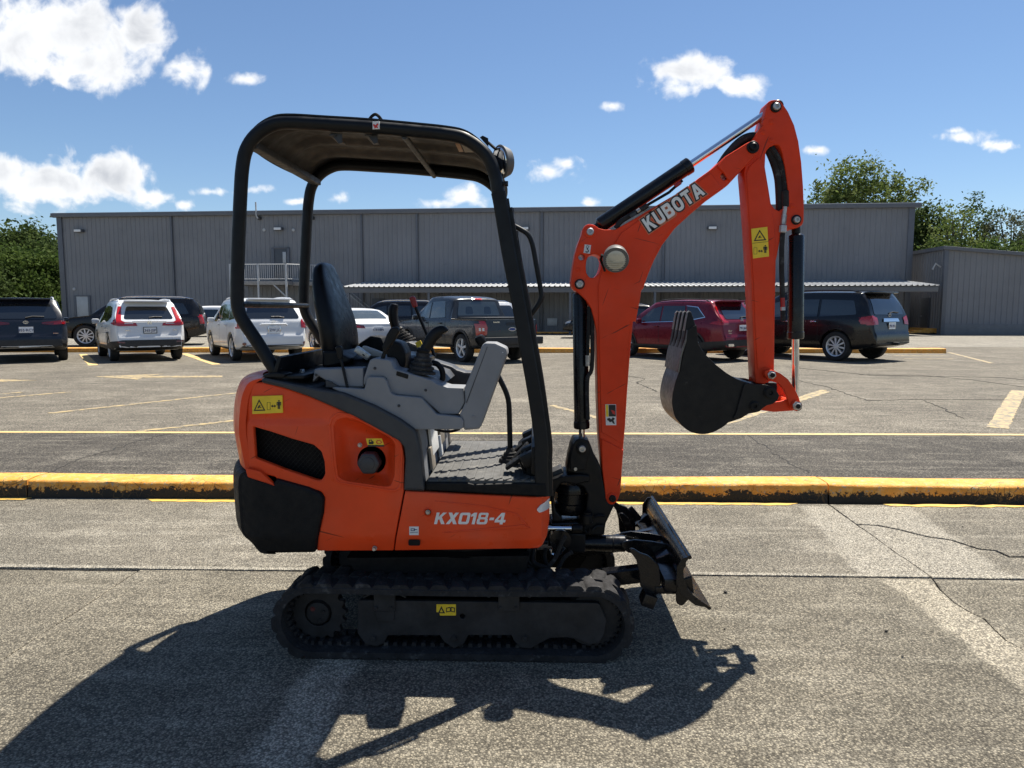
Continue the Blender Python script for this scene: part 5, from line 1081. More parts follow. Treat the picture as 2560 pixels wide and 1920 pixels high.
# front face closing plate
xf = lowc[3][0]-.04
MB().box((xf, YC, .66), (.03, 2*HW-.12, .28), .01).done('front_plate', 'machine_black', EX)
v = V3('C', 1343, 1001, YH); m = MB(); m.lathe(v+Vector((0,.012,0)), (0,-1,0), [(0,.020),(.013,.020),(.016,.017),(.012,.012)], 20); m.done('bolt_boss', 'orange_paint', EX); bolt(v+Vector((0,-.001,0)), (0,-1,0), .008, EX, .008)
MB().plate(fillet(Q('C', [(1214,1182,.008),(1292,1182,.008),(1292,1221,.008),(1214,1221,.008)], YH), 5), YH+.01, YH+.013, .0005, M=Matrix.Translation((0,-.0135,0))).done('slot', 'matte_black', EX)
rf = MB().plate(fillet(Q('C', [(2056,985,.008),(2085,958,.006),(2147,945,.003),(2147,1012,.003),(2075,1008,.006)], YH), 4), YH-.003, YH+.012, .002); rf.grid(.008, 'x'); rf.warp(lambda p: Vector((p.x, p.y+house_bulge(p.x, p.z), p.z))); rf.done('reflector', 'lens_clear', EX)
sl_ = symbol_plate('hose_sticker', 'C', [(1220,1096),(1282,1096),(1282,1152),(1220,1152)], YH, 'sticker_white', EX, -.002, .002)
symbol_plate('symbol', 'C', [(1230,1108),(1258,1108),(1258,1113),(1272,1113),(1272,1118),(1258,1118),(1258,1124),(1230,1124)], YH, 'plate_ink', sl_, -.003, -.001, [[(1234,1112),(1250,1112),(1250,1120),(1234,1120)]]); symbol_plate('symbol', 'C', [(1225,1134),(1277,1131),(1277,1134),(1225,1137)], YH, 'plate_ink', sl_, -.003, -.001)
# lettering
def rp(*p): return fillet(list(p), 5)
GL = {
 'K': (1.0, [[(0,0),(.28,0),(.28,.33),(.38,.45),(.66,0),(1,0),(.57,.62),(.96,1),(.6,1),(.28,.62),(.28,1),(0,1)]]),
 'U': (.92, [rp((0,1),(0,0,.33),(.92,0,.33),(.92,1),(.64,1),(.64,.22,.12),(.28,.22,.12),(.28,1))]),
 'B': (.92, [rp((0,0),(.92,0,.25),(.92,.54,.16),(.82,.54),(.88,.56,.05),(.88,1,.22),(0,1)), rp((.28,.21),(.62,.21,.09),(.62,.42,.09),(.28,.42)), rp((.28,.61),(.59,.61,.08),(.59,.80,.08),(.28,.80))]),
 'O': (1.0, [rp((0,0,.46),(1,0,.46),(1,1,.46),(0,1,.46)), rp((.29,.22,.2),(.71,.22,.2),(.71,.78,.2),(.29,.78,.2))]),
 'T': (.9, [[(.31,0),(.59,0),(.59,.77),(.9,.77),(.9,1),(0,1),(0,.77),(.31,.77)]]),
 'A': (1.05, [[(0,0),(.29,0),(.355,.19),(.695,.19),(.76,0),(1.05,0),(.68,1),(.37,1)], [(.43,.40),(.62,.40),(.525,.70)]]),
 'X': (1.05, [[(0,0),(.34,0),(.52,.28),(.71,0),(1.05,0),(.70,.51),(1.02,1),(.69,1),(.53,.74),(.37,1),(.03,1),(.35,.51)]]),
 '0': (1.0, [rp((0,0,.22),(1,0,.22),(1,1,.22),(0,1,.22)), rp((.27,.21,.07),(.73,.21,.07),(.73,.79,.07),(.27,.79,.07))]),
 '1': (.55, [[(.22,0),(.50,0),(.50,1),(.24,1),(0,.86),(0,.64),(.22,.72)]]),
 '8': (1.0, [rp((0,0,.28),(1,0,.28),(1,.46,.2),(.88,.53),(.96,.60,.12),(.96,1,.28),(.04,1,.28),(.04,.60,.12),(.12,.53),(0,.46,.2)), rp((.27,.19,.05),(.73,.19,.05),(.73,.43,.05),(.27,.43,.05)), rp((.28,.61,.05),(.72,.61,.05),(.72,.82,.05),(.28,.82,.05))]),
 '-': (.5, [[(.05,.36),(.48,.36),(.48,.58),(.05,.58)]]),
 '4': (1.0, [[(.52,0),(.80,0),(.80,.17),(1.0,.17),(1.0,.39),(.80,.39),(.80,1),(.48,1),(0,.38),(0,.17),(.52,.17)], [(.24,.39),(.52,.39),(.52,.75)]]),
}
def lettering(txt, o, d, u, gap=.16, wscale=1., shear=0., y0=0., y1=0., material='letter_white', parent=None, offset=0., small_last=False, name='letter'):
    """o: origin (x,z); d: baseline vector for one letter height; u: up vector (one letter height)"""
    x = 0.
    for ch in txt:
        wd, loops = GL[ch]; hs = 1.0
        L_ = []
        for lp in loops: L_.append([(o[0]+d[0]*(x+(a+shear*b*hs)*wscale)+u[0]*b*hs, o[1]+d[1]*(x+(a+shear*b*hs)*wscale)+u[1]*b*hs) for a, b in lp])
        MB().plate(L_, y0, y1, .0004, offset).done(name, material, parent); x += (wd+gap)*wscale
    return x
def fit_text(txt, p0, p1, h, **k):
    tot = sum(GL[ch][0] for ch in txt)+k.get('gap', .16)*(len(txt)-1)+k.get('shear', 0)
    P0, P1 = Vector(p0), Vector(p1); e = (P1-P0); hl = h; ws = e.length/(tot*hl); e.normalize(); n = Vector((-e.y, e.x)); return lettering(txt, p0, e*hl, n*hl, wscale=ws, **k)
lt = fit_text('KX018-4', q('C', 1383, 1080, YH), q('C', 1866, 1082, YH), q('C', 1400, 1004, YH)[1]-q('C', 1400, 1080, YH)[1], gap=.09, shear=.27, y0=YH-.0015, y1=YH+.002, parent=EX)
# warning stickers
def person(k, x, y, h, Y, parent, y0, y1):
    s = h/100.; m = MB(); f = lambda pts: Q(k, [(x+a*s, y+b*s) for a, b in pts], Y)
    m.plate([f(circle(0,-42,9,12))], Y+y0, Y+y1, .0002); m.plate([f([(-22,-30),(22,-30),(25,-25),(25,10),(17,10),(17,-18),(13,-18),(13,50),(2,50),(2,12),(-2,12),(-2,50),(-13,50),(-13,-18),(-17,-18),(-17,10),(-25,10),(-25,-25)])], Y+y0, Y+y1, .0002); m.done('symbol', 'ink_black', parent)
def warn_side(k, box_, tri, bx, arr, per, Y, lift=-.004, vertical=False):
    st = symbol_plate('warning_sticker', k, box_, Y, 'sticker_yellow', EX, lift, .004); y0, y1 = lift-.0012, lift+.001
    cx_, cy_ = sum(p[0] for p in tri)/3, sum(p[1] for p in tri)/3; inn = [(cx_+(x-cx_)*.72, cy_+(y-cy_)*.72) for x, y in tri]
    symbol_plate('symbol', k, tri, Y, 'ink_black', st, y0, y1, [inn])
    symbol_plate('symbol', k, [(cx_-14,cy_+8),(cx_-8,cy_-2),(cx_-2,cy_-12),(cx_+8,cy_-10),(cx_+2,cy_-2),(cx_+14,cy_+2),(cx_+12,cy_+6),(cx_,cy_+4),(cx_-6,cy_+10)], Y, 'ink_black', st, y0, y1)
    x0, y0_, x1, y1_ = bx; t = 1.6 if k == 'C' else 2
    symbol_plate('symbol', k, [(x0,y0_),(x1,y0_),(x1,y1_),(x0,y1_)], Y, 'ink_black', st, y0, y1, [[(x0+t,y0_+t),(x1-t,y0_+t),(x1-t,y1_-t),(x0+t,y1_-t)]])
    ax, ay, hl_, w_ = arr; a = w_
    symbol_plate('symbol', k, [(ax-hl_,ay),(ax-hl_+a*2,ay-a*1.6),(ax-hl_+a*2,ay-a*.5),(ax+hl_-a*2,ay-a*.5),(ax+hl_-a*2,ay-a*1.6),(ax+hl_,ay),(ax+hl_-a*2,ay+a*1.6),(ax+hl_-a*2,ay+a*.5),(ax-hl_+a*2,ay+a*.5),(ax-hl_+a*2,ay+a*1.6)], Y, 'ink_black', st, y0, y1)
    person(k, per[0], per[1], per[2], Y, st, y0, y1)
    return st
warn_side('C', [(189,238),(386,232),(390,346),(190,355)], [(199,334),(276,332),(235,257)], (287,277,309,327), (330,302,17,6), (365,292,58), YH+.004, -.006)

# ---- dark grey trim around the body
trim = Q('C', [(246,126,.01),(275,112,.01),(480,158),(640,190),(790,214),(1000,300),(1160,386),(1252,452,.03),(1270,480),(1292,570),(1322,850,.008),(1316,860,.004),(1190,856,.008),(1186,845),(1196,650),(1188,572,.02),(1152,530,.02),(1080,490),(980,434),(850,364),(700,298),(560,238),(400,184),(256,150,.006)], YH)
for near in (True, False):
    m = MB().plate(fillet(trim, 4), YH-.012, YH+.06, .010)
    if not near: m.warp(lambda p: Vector((p.x, 2*YC-p.y, p.z)))
    m.done('fender_trim', 'trim_dark', EX)
MB().plate(fillet(Q('C', [(262,124),(480,164),(640,196),(800,222),(1010,312),(1150,400),(1140,430),(900,330),(600,240),(262,170)], YH)), YH+.05, YF-.05, .006).done('hood_top', 'trim_dark', EX)
# seat box with its front face
MB().plate(Q('C', [(800,225),(1000,305),(1160,392),(1258,458),(1282,560),(1314,850),(1205,850),(1200,570),(1120,490),(900,350)], YH), YH+.055, YF-.03, .006).done('seat_box', 'console_grey', EX)
sbx = q('C', 1300, 640, YH)[0]
for y_, z_, sy_, sz_, mt in ((3.30,.93,.20,.17,'sticker_white'),(3.60,.94,.22,.2,'panel_tan'),(3.48,.84,.08,.1,'sticker_white'),(3.20,.84,.1,.1,'panel_tan')): MB().box((sbx+.005+(.9-z_)*.10, y_, z_), (.012, sy_, sz_), .002, (R(-6),'Y')).done('front_sticker', mt, EX)
# ---- floor
zf = .775; fx0 = q('C', 1318, 840, YH)[0]; fx1 = q('C', 2118, 880, YH)[0]
MB().plate(fillet(Q('C', [(1322,808,.004),(1590,808),(1640,822),(1960,812),(2118,816),(2122,905,.004),(1322,858)], YH)), YH+.004, YF-.004, .006).done('floor', 'matte_black', EX)
zf = q('C', 1590, 806, YH+.01)[1]
MB().box(((fx0+fx1)/2-.015, YC, zf-.002), (fx1-fx0-.05, 2*HW-.04, .02), .006).done('floor_mat', 'mat_rubber', EX)
fm = MB(); nr = 11
for i in range(nr):
    x = fx0+.045+(fx1-fx0-.12)*i/(nr-1)
    for y0_, y1_ in ((YH+.05,YF-.05),): fm.box((x, (y0_+y1_)/2, zf+.009), (.012, y1_-y0_, .005), .002)
    fm.box((x+.03, YH+.035, zf+.010), (.012,.05,.008), .003, (R(-35),'Z'))
fm.done('mat_rib', 'mat_rubber', EX)
# pedals and foot rests at the front
px = q('C', 1960, 700, 3.3)[0]
for i, (y_, tilt) in enumerate(((3.12,-35),(3.30,-48),(3.52,-40),(3.70,-45))):
    pd = MB().box((px-.02+.012*i, y_, zf+.065), (.11, .085, .016), .005, (R(tilt),'Y')).done('pedal', 'matte_black', EX)
    g_ = MB()
    for k in range(5): a = R(tilt); g_.box((px-.02+.012*i+(-.04+.02*k)*math.cos(a)-.009*math.sin(-a)*-1, y_, zf+.065-(-.04+.02*k)*math.sin(a)+.010), (.008,.08,.008), .002, (a,'Y'))
    g_.done('tread', 'machine_black', pd)
    MB().tube([(px+.02, y_, zf+.01), (px-.0, y_, zf+.06)], .010, 6).done('pedal_arm', 'machine_black', EX)
MB().box((px+.075, YC-.02, zf+.04), (.10, .72, .10), .02).done('pedal_housing', 'matte_black', EX)
for y_, s_ in ((3.05,.05),(3.2,.06),(3.42,.05),(3.62,.06)): MB().box((px+.04, y_, zf+.09), (.08, s_, .06), .015, (R(-25),'Y')).done('pedal_bracket', 'machine_black', EX)
MB().box((fx1-.05, YC, zf+.09), (.022, 2*HW-.06, .12), .008).done('front_guard', 'machine_black', EX)
# travel levers
for y_, top in ((3.36, None), (3.56, None)):
    p = [V3('B', 1930, 1330, y_), V3('B', 1925, 1100, y_), V3('B', 1915, 960, y_), V3('B', 1865, 840, y_), V3('B', 1790, 700, y_), V3('B', 1740, 590, y_)]
    MB().tube(smooth([tuple(v) for v in p], 4, False), .0125, 10).done('travel_lever', 'frame_black', EX)
    b = p[0]; MB().lathe(b+Vector((0,0,-.035)), (0,0,1), [(0,.055),(.012,.05),(.014,.042),(.026,.04),(.028,.032),(.04,.03),(.042,.022),(.06,.016)], 16).done('lever_boot', 'rubber', EX)
    t = p[-1]; d = (p[-1]-p[-2]).normalized(); MB().lathe(t-d*.02, d, [(0,.012),(.02,.022),(.04,.026),(.055,.022),(.062,.012)], 14).done('lever_knob', 'machine_black', EX)
# ---- canopy
YR0, YR1 = 3.0, 3.875
cl = [(352,1806),(290,1710),(215,1590),(140,1478),(100,1395),(88,1300),(92,1100),(101,850),(112,600),(124,430),(150,310),(215,212),(315,146),(430,125),(700,138),(1000,157),(1300,184),(1490,204),(1610,228),(1710,288),(1785,370),(1828,480),(1850,600)]
rail = [q('A', x, y, YR0) for x, y in cl]
front = [q('A', x, y, YR0) for x, y in [(1850,600),(1870,700),(1920,1000),(1985,1330),(2040,1640),(2095,1950),(2140,2270),(2140,2420)]] + [q('C', 2096, 890, YR0)]
for y in (YR0, YR1):
    P = smooth(rail, 4, False); MB().tube([(x, y, z) for x, z in P], .0275, 14).done('canopy_rail', 'frame_black', EX)
    P = smooth(front, 3, False); MB().tube([(x, y, z) for x, z in P], .03, 8, sq=((0,1,0), .026, .029)).done('canopy_post', 'frame_black', EX)
    MB().tube([(x+.036, y+.004, z) for x, z in P[3:]], .01, 6, sq=((0,1,0), .016, .010)).done('post_channel', 'frame_black', EX)
    for k, x, yy in (('A',1900,538),('A',1938,718),('B',2094,630),('B',2098,712),('B',2168,1157),('B',2186,1376)):
        v = V3(k, x, yy, YR0); MB().box((v.x-.006, y, v.z), (.022,.03,.014), .004).done('hinge_lug', 'machine_black', EX); MB().cyl((v.x+.003, y, v.z-.010), (v.x+.003, y, v.z+.010), .007, 8).done('hinge_lug', 'machine_black', EX)
    v = Vector((rail[0][0], y, rail[0][1])); MB().plate(fillet(Q('B', [(285,812),(300,790,.01),(350,782),(395,780),(440,790,.01),(430,812)], YR0)), y-.05, y+.05, .004).done('canopy_foot', 'frame_black', EX)
# rear cross members
a0 = q('B', 345, 740, YR0); MB().box((a0[0]+.02, YC-.005, a0[1]-.0), (.016, YR1-YR0+.08, .085), .004, (R(18),'Y')).done('canopy_crossmember', 'frame_black', EX)
MB().box((a0[0]+.07, YC-.005, a0[1]-.045), (.12, YR1-YR0+.06, .014), .004).done('canopy_base', 'frame_black', EX)
for y_ in (3.12, 3.5, 3.78): bolt((a0[0]+.075, y_, a0[1]-.04), (0,0,1), .011, EX, .014)
gb = q('A', 98, 1352, YR0); MB().cyl((gb[0]+.012, YR0, gb[1]), (gb[0]+.012, YR1, gb[1]), .014, 12).done('rear_grab_bar', 'frame_black', EX)
# roof sheet with pressed ribs
top = smooth([q('A', x, y, YR0) for x, y in [(150,300),(215,204),(315,138),(430,116),(700,130),(1000,149),(1300,176),(1490,196),(1620,222),(1716,282),(1792,366),(1832,478)]], 4, False)
m = MB(); rings = []; N = 44
ct = sum(x for x, _ in top)/len(top)
for i in range(N+1):
    t = i/N; y = YR0-.012+t*(YR1-YR0+.024); d = 0
    for cy_ in (.28, .60, .84): d += .022*max(0, 1-((t-cy_)/.055)**2)**.5 if abs(t-cy_) < .055 else 0
    crown = .025*(1-(2*t-1)**2)
    ring = []
    for j, (x, z) in enumerate(top):
        e = min(1, min(j, len(top)-1-j)/9.); rear = .045*(1-(2*t-1)**2) if x < ct else -.03*(1-(2*t-1)**2)
        ring.append((x-rear*(1-min(1, j/14.))*1.0 if x < ct else x-rear*(1-min(1, (len(top)-1-j)/10.)), y, z+.022+crown*e-d*e))
    rings.append(ring+[(x, y_, z+.006) for x, y_, z in ring[::-1]])
m.loft(rings); m.done('canopy_roof', 'matte_roof' if 'matte_roof' in MATS else mat('matte_roof', (.0085,.009,.0105), .6, var=.25, scale=7, dirt=(.015,.0145,.014), dscale=9, dthr=.62), EX, 50)
def cross(x, y, r, name, dz=-.01, box=False):
    a = q('A', x, y, YR0)
    if box: MB().box((a[0], YC, a[1]+dz), (.045, YR1-YR0, .03), .006).done(name, 'canopy_steel', EX)
    else: MB().cyl((a[0], YR0, a[1]+dz), (a[0], YR1, a[1]+dz), r, 12).done(name, 'canopy_steel', EX)
mat('canopy_steel', (.030,.031,.033), .55, var=.2, scale=10)
cross(1215, 178, .013, 'roof_bar', -.022); cross(190, 275, .02, 'roof_crossmember', .0, True)
for x in (705, 945):
    a = q('A', x, 150, YR0); MB().plate(fillet([(a[0],a[1]-.02),(a[0]+.05,a[1]-.024),(a[0]+.05,a[1]-.06),(a[0]+.035,a[1]-.065)]), YR0+.02, YR0+.022, .0005).done('roof_bracket', 'canopy_steel', EX)
    MB().box((a[0]+.012, YR0+.09, a[1]-.032), (.026,.16,.006), .001).done('roof_bracket', 'canopy_steel', EX)
rs = q('A', 1620, 225, YR0); MB().box((rs[0]+.02, 3.25, rs[1]+.012), (.10,.16,.003), .001).done('roof_sticker', 'panel_tan', EX); MB().box((rs[0]-.045, 3.25, rs[1]+.014), (.02,.16,.003), .001).done('roof_sticker', 'tan_ink', EX)
# lifting eye and its label
le = [V3('A', x, y, YR0) for x, y in [(925,124),(965,118),(998,82),(1022,70),(1046,86),(1076,124),(1110,130)]]; MB().tube(smooth([tuple(v) for v in le], 4, False), .0065, 8).done('lifting_eye', 'machine_black', EX)
lb = P_('canopy_label', Q('A', [(1012,130),(1058,128),(1060,180),(1013,182)], YR0), YR0-.0295, YR0-.02, 'sticker_white', EX, .0005); symbol_plate('symbol', 'A', [(1020,146),(1032,156),(1046,142),(1054,150),(1044,162),(1052,176),(1038,172),(1026,178),(1024,164),(1016,158)], YR0, 'red_ink', lb, -.031, -.029)
# round mirror at the front edge, with bracket
mc = V3('A', 1880, 392, 3.06); d_ = Vector((-.86,-.50,-.12)).normalized()
MB().lathe(mc+Vector((-.005,.0,0)), d_, [(-.045,.02),(-.03,.055),(0,.068),(.006,.070),(.010,.066)], 28).done('mirror_shell', 'lamp_shell', EX)
MB().lathe(mc+Vector((-.005,.0,0))+d_*.006, d_, [(0,.065),(.006,.058),(.011,.04),(.014,.018),(.0145,.002)], 28).done('mirror_glass', 'mirror_glass', EX)
MB().plate(fillet(Q('A', [(1726,226),(1745,214),(1782,232),(1783,290),(1765,270)], 3.06)), 3.055, 3.065, .001).done('mirror_bracket', 'machine_black', EX)
MB().tube([tuple(V3('A', 1770, 250, 3.06)), tuple(V3('A', 1850, 320, 3.07)), tuple(mc+Vector((.02,.01,0)))], .006, 6).done('mirror_arm', 'machine_black', EX)
# hand rail on the front post
hr = [V3('A', x, y, 3.0+.02) for x, y in [(1905,640),(1925,760),(1950,815),(2000,845),(2050,880),(2080,950),(2105,1080),(2138,1265),(2138,1310),(2115,1360),(2060,1435),(2050,1470),(2052,1560)]]
MB().tube(smooth([tuple(v) for v in hr], 4, False), .0105, 10).done('hand_rail', 'frame_black', EX)

# ---- seat
def sup(cx_, cy_, cz_, a, b, ux, uz, n=22, e=3.2):
    out = []
    for k in range(n):
        t = 2*math.pi*k/n; cs, sn = math.cos(t), math.sin(t); u = math.copysign(abs(cs)**(2/e), cs)*a; v = math.copysign(abs(sn)**(2/e), sn)*b; out.append((cx_+ux*u, cy_+v, cz_+uz*u))
    return out
YSn = 3.25; sp_ = [(722,735,.050,.205),(716,660,.052,.215),(705,560,.054,.225),(690,470,.053,.225),(665,370,.050,.215),(640,280,.046,.20),(617,190,.040,.175),(600,110,.034,.145),(592,60,.028,.115),(592,36,.016,.075)]
rings = []
for i, (x, y, t_, hw_) in enumerate(sp_):
    v = V3('B', x, y, YSn); rings.append(sup(v.x, YC, v.z, t_*1.0, hw_, .97, .24))
rr_s = [smooth([r[k] for r in rings], 3, False) for k in range(len(rings[0]))]; rings = [[rr_s[k][i] for k in range(len(rr_s))] for i in range(len(rr_s[0]))]
sb = MB().loft(rings).done('seat_back', 'seat_vinyl', EX, 60)
m = MB()
for k, dy in enumerate((-.06,0,.06)):
    P = [V3('B', x, y, YSn) for x, y in ((752,620),(750,540),(735,450),(715,370),(690,300))]
    m.tube([(p.x+.012, YC+dy*(1+.5*i/4), p.z) for i, p in enumerate(P)], [.002,.005,.006,.005,.002], 8)
m.done('seat_flute', 'seat_vinyl', sb, 80)
v = V3('B', 800, 735, YSn); cu_ = []
for i, (x, h, hw_) in enumerate(((-.04,.04,.19),(0,.055,.215),(.12,.06,.225),(.24,.058,.22),(.33,.048,.20),(.37,.025,.17))): cu_.append(sup(v.x+x, YC, v.z-.02+.02*i/5, h, hw_, .12, .99))
MB().loft(cu_).done('seat_cushion', 'seat_vinyl', EX, 60)
MB().plate(fillet(Q('B', [(660,640,.01),(760,640,.01),(850,690,.01),(845,720,.01),(700,752,.01),(660,748,.01)], 3.2)), 3.2, 3.70, .01).done('seat_base', 'machine_black', EX)
bl = V3('B', 935, 655, 3.22); MB().box(bl, (.075,.03,.03), .006, (R(35),'Y')).done('belt_buckle', 'bolt_steel', EX); MB().tube([tuple(bl), tuple(bl+Vector((.05,.02,-.05))), tuple(bl+Vector((.02,.12,-.07)))], .008, 6, sq=((0,1,0), .02, .003)).done('seat_belt', 'matte_black', EX)
mat('belt_tan', (.42,.39,.34), .7); MB().box(V3('B', 1000, 650, 3.3), (.10,.05,.035), .012, (R(20),'Y')).done('belt_retractor', 'belt_tan', EX)

# ---- consoles
lower = Q('C', [(688,176,.006),(926,190),(944,120,.01),(962,108,.01),(1052,112,.01),(1072,138),(1100,214,.01),(1132,231,.01),(1300,246,.01),(1400,355,.02),(1520,368),(1562,376,.01),(1577,402,.01),(1576,446,.006),(1556,455,.01),(1262,456),(1160,390),(1000,306),(800,222)], YH+.02)
P_('console', lower, YH+.012, YH+.10, 'console_grey', EX, .004)
up = Q('B', [(944,886,.006),(944,822,.01),(984,702,.02),(1012,688,.02),(1122,700,.02),(1150,760,.02),(1400,836,.02),(1438,862,.01),(1510,886,.03),(1616,890,.004),(1626,985),(1582,1066,.006),(1462,1066,.01),(1332,950,.01),(1122,930,.01),(1092,822,.01),(1074,812),(986,812)], YH+.04)
P_('console', up, YH+.035, YH+.18, 'console_grey', EX, .005)
for k_, x_, y_ in (('B',715,858),('B',610,805),('B',1360,905),('B',1010,760),('B',1180,1010)):
    v = V3(k_, x_, y_, YH+.012); bolt((v.x, YH+.034 if k_ == 'B' and x_ < 1100 else YH+.011, v.z), (0,-1,0), .005, EX, .003, 'trim_dark')
P_('switch_panel', Q('B', [(1165,775,.004),(1245,800,.004),(1240,830,.004),(1160,805,.004)], YH+.035), YH+.0335, YH+.038, 'machine_black', EX, .001)
m = MB().plate(fillet(up), YH+.035, YH+.18, .01); m.warp(lambda p: Vector((p.x, 2*YC-p.y, p.z))); m.done('console', 'trim_dark', EX)
P_('console_side', Q('B', [(598,850),(612,762,.006),(940,752,.006),(944,886,.004),(690,884,.004),(690,840),(640,810)], YH+.05), YH+.045, YH+.12, 'console_grey', EX, .006)
P_('console_tray', Q('B', [(690,836),(700,838),(790,884),(690,884)], YH+.04), YH+.030, YH+.046, 'trim_dark', EX, .001)
P_('console_tub', Q('B', [(610,766),(940,760),(1000,700),(1120,705),(1150,765),(1400,850),(1440,900),(900,900),(640,850)], YH+.1), YH+.12, YF-.12, 'trim_dark', EX, .01)
arm_ = Q('B', [(1758,584,.02),(1830,586,.02),(1908,622,.03),(1912,662,.01),(1736,1146,.01),(1718,1166,.01),(1626,1173,.006),(1610,1152,.006),(1610,1108),(1588,1072,.006),(1628,985),(1622,892),(1742,602,.01)], YH+.03)
P_('safety_arm', arm_, YH+.02, YH+.17, 'console_grey', EX, .009)
seam = Q('B', [(1634,985),(1775,612),(1779,612),(1639,990)], YH+.03); P_('arm_seam', seam, YH+.0185, YH+.03, 'trim_dark', EX, .0004)
v = V3('B', 1683, 1082, YH+.02); bolt(v+Vector((0,.002,0)), (0,-1,0), .006, EX, .004, 'console_grey'); v = V3('B', 1880, 650, YH+.02); MB().lathe(v+Vector((0,.003,0)), (0,-1,0), [(0,.003),(.006,.002)], 8).done('bolt', 'sticker_white', EX)
def joystick(k, base, grip, Y, name='joystick'):
    b = V3(k, *base, Y); g = [V3(k, *p, Y) for p in grip]; d = (g[0]-b).normalized(); l = (g[0]-b).length
    prof = []
    for i in range(5): f = i/5; r0 = .062*(1-f)+.022*f; prof += [(l*f, r0), (l*(f+.10), r0*.98), (l*(f+.13), r0*.78), (l*(f+.19), r0*.76)]
    prof += [(l*1.0, .020)]
    bo = MB().lathe(b, d, prof, 20).done('lever_boot', 'rubber', EX)
    MB().lathe(g[0]-d*.01, d, [(0,.026),(.012,.03),(.022,.026)], 16).done('lever_collar', 'machine_black', EX)
    P = smooth([tuple(v) for v in g], 4, False); n = len(P); R_ = [.017+.009*math.sin(math.pi*min(1, (i+2)/(n+1)))*(1 if i < n-2 else .6) for i in range(n)]; R_[-1] = .008
    MB().tube(P, R_, 14).done(name, 'machine_black', EX)
joystick('B', (1330,790), [(1345,640),(1375,600),(1405,550),(1440,515),(1478,505),(1492,520)], YH+.11)
joystick('B', (1225,590), [(1178,500),(1155,470),(1142,420),(1140,370),(1148,335),(1150,322)], YF-.12)
# tall spade grip lever, small lever, red handled lever, shroud and loop hose
lv = MB().plate(fillet(Q('B', [(1078,650),(1070,610,.02),(1100,530,.02),(1130,480,.02),(1180,475,.02),(1188,510,.02),(1150,575,.02),(1112,625,.01),(1100,655)], YH+.06)), YH+.045, YH+.075, .008).done('lock_lever', 'machine_black', EX); MB().tube([tuple(V3('B', 1088, 640, YH+.06)), tuple(V3('B', 1040, 775, YH+.06))], .0085, 8).done('lever_rod', 'machine_black', lv); MB().tube([tuple(V3('B', 1040, 775, YH+.06)), tuple(V3('B', 1028, 805, YH+.06))], .010, 8).done('lever_tip', 'sticker_white', lv)
lv = MB().plate(fillet(Q('B', [(752,612,.01),(795,602,.01),(805,640),(800,695,.01),(775,695,.01)], YH+.05)), YH+.035, YH+.055, .006).done('throttle_lever', 'machine_black', EX); MB().tube([tuple(V3('B', 788, 690, YH+.045)), tuple(V3('B', 833, 892, YH+.03))], .006, 8).done('lever_rod', 'machine_black', lv)
YB = 3.62; lv = MB().plate(fillet(Q('B', [(1248,282,.008),(1276,268,.01),(1292,280,.01),(1306,340,.006),(1276,350,.006)], YB)), YB-.014, YB+.014, .006).done('blade_lever', 'lever_red', EX); MB().tube([tuple(V3('B', 1290, 340, YB)), tuple(V3('B', 1330, 440, YB)), tuple(V3('B', 1385, 565, YB)), tuple(V3('B', 1420, 680, YB))], .0085, 8).done('lever_rod', 'machine_black', lv)
P_('lever_shroud', Q('B', [(1108,640),(1112,580,.02),(1150,562,.02),(1215,580,.03),(1245,650,.02),(1248,700),(1235,762),(1140,735)], 3.2), 3.13, 3.27, 'machine_black', EX, .012)
P_('far_panel', Q('B', [(900,700),(920,590,.03),(1000,535,.03),(1075,545,.02),(1120,640),(1120,700)], 3.6), 3.55, 3.72, 'matte_black', EX, .015)
P_('far_panel', Q('B', [(1150,700),(1160,590,.02),(1260,575,.01),(1345,610,.01),(1360,690),(1330,720)], 3.72), 3.66, 3.84, 'trim_dark', EX, .012)
P_('caution_tag', Q('B', [(1288,585),(1325,568),(1342,605),(1305,618)], 3.65), 3.645, 3.655, 'sticker_yellow', EX, .0005)
MB().tube(smooth([tuple(V3('B', x, y, YH+.2)) for x, y in [(1400,720),(1440,730),(1470,770),(1475,820),(1455,868)]], 5, False), .0125, 10).done('cable_loop', 'machine_black', EX)
MB().tube(smooth([tuple(V3('B', x, y, YH+.12)) for x, y in [(1420,1168),(1480,1182),(1540,1182),(1590,1166)]], 4, False), .006, 8).done('cable_loop', 'machine_black', EX)

# ---- swing bracket and front linkage
YBN, YBF = 3.372, 3.518
sw = Q('G', [(398,110,.02),(420,68,.03),(535,66,.04),(562,110,.03),(600,215),(655,315,.03),(672,420),(700,560),(716,636,.02),(778,656),(700,820,.02),(684,930,.02),(452,924,.02),(462,770,.03),(522,700,.03),(534,560),(500,492,.03),(440,470),(440,380,.01),(345,352),(366,230,.02),(388,140)], YBN)
MB().plate(fillet(sw, 4), YBN-.01, YBF+.01, .008).done('swing_bracket', 'machine_black', EX)
P_('swing_bracket_cheek', Q('G', [(408,100,.03),(440,60,.03),(520,60,.03),(552,100,.02),(548,180,.02),(515,340,.01),(380,345,.01),(376,230,.02)], YBN-.02), YBN-.028, YBN-.008, 'machine_black', EX, .004)
P_('swing_arm', Q('G', [(180,432,.01),(300,388,.03),(470,372,.02),(556,384,.01),(552,442,.01),(440,466,.02),(300,448,.03),(252,520,.04),(232,600,.03),(250,700,.03),(310,770,.03),(300,800),(220,800),(205,600),(200,500)], 3.36), 3.34, 3.55, 'machine_black', EX, .008)
a = V3('G', 240, 390, 3.38); MB().box((a.x, 3.44, a.z), (.09,.10,.035), .012, (R(-25),'Y')).done('hose_guide', 'engine_grey', EX)
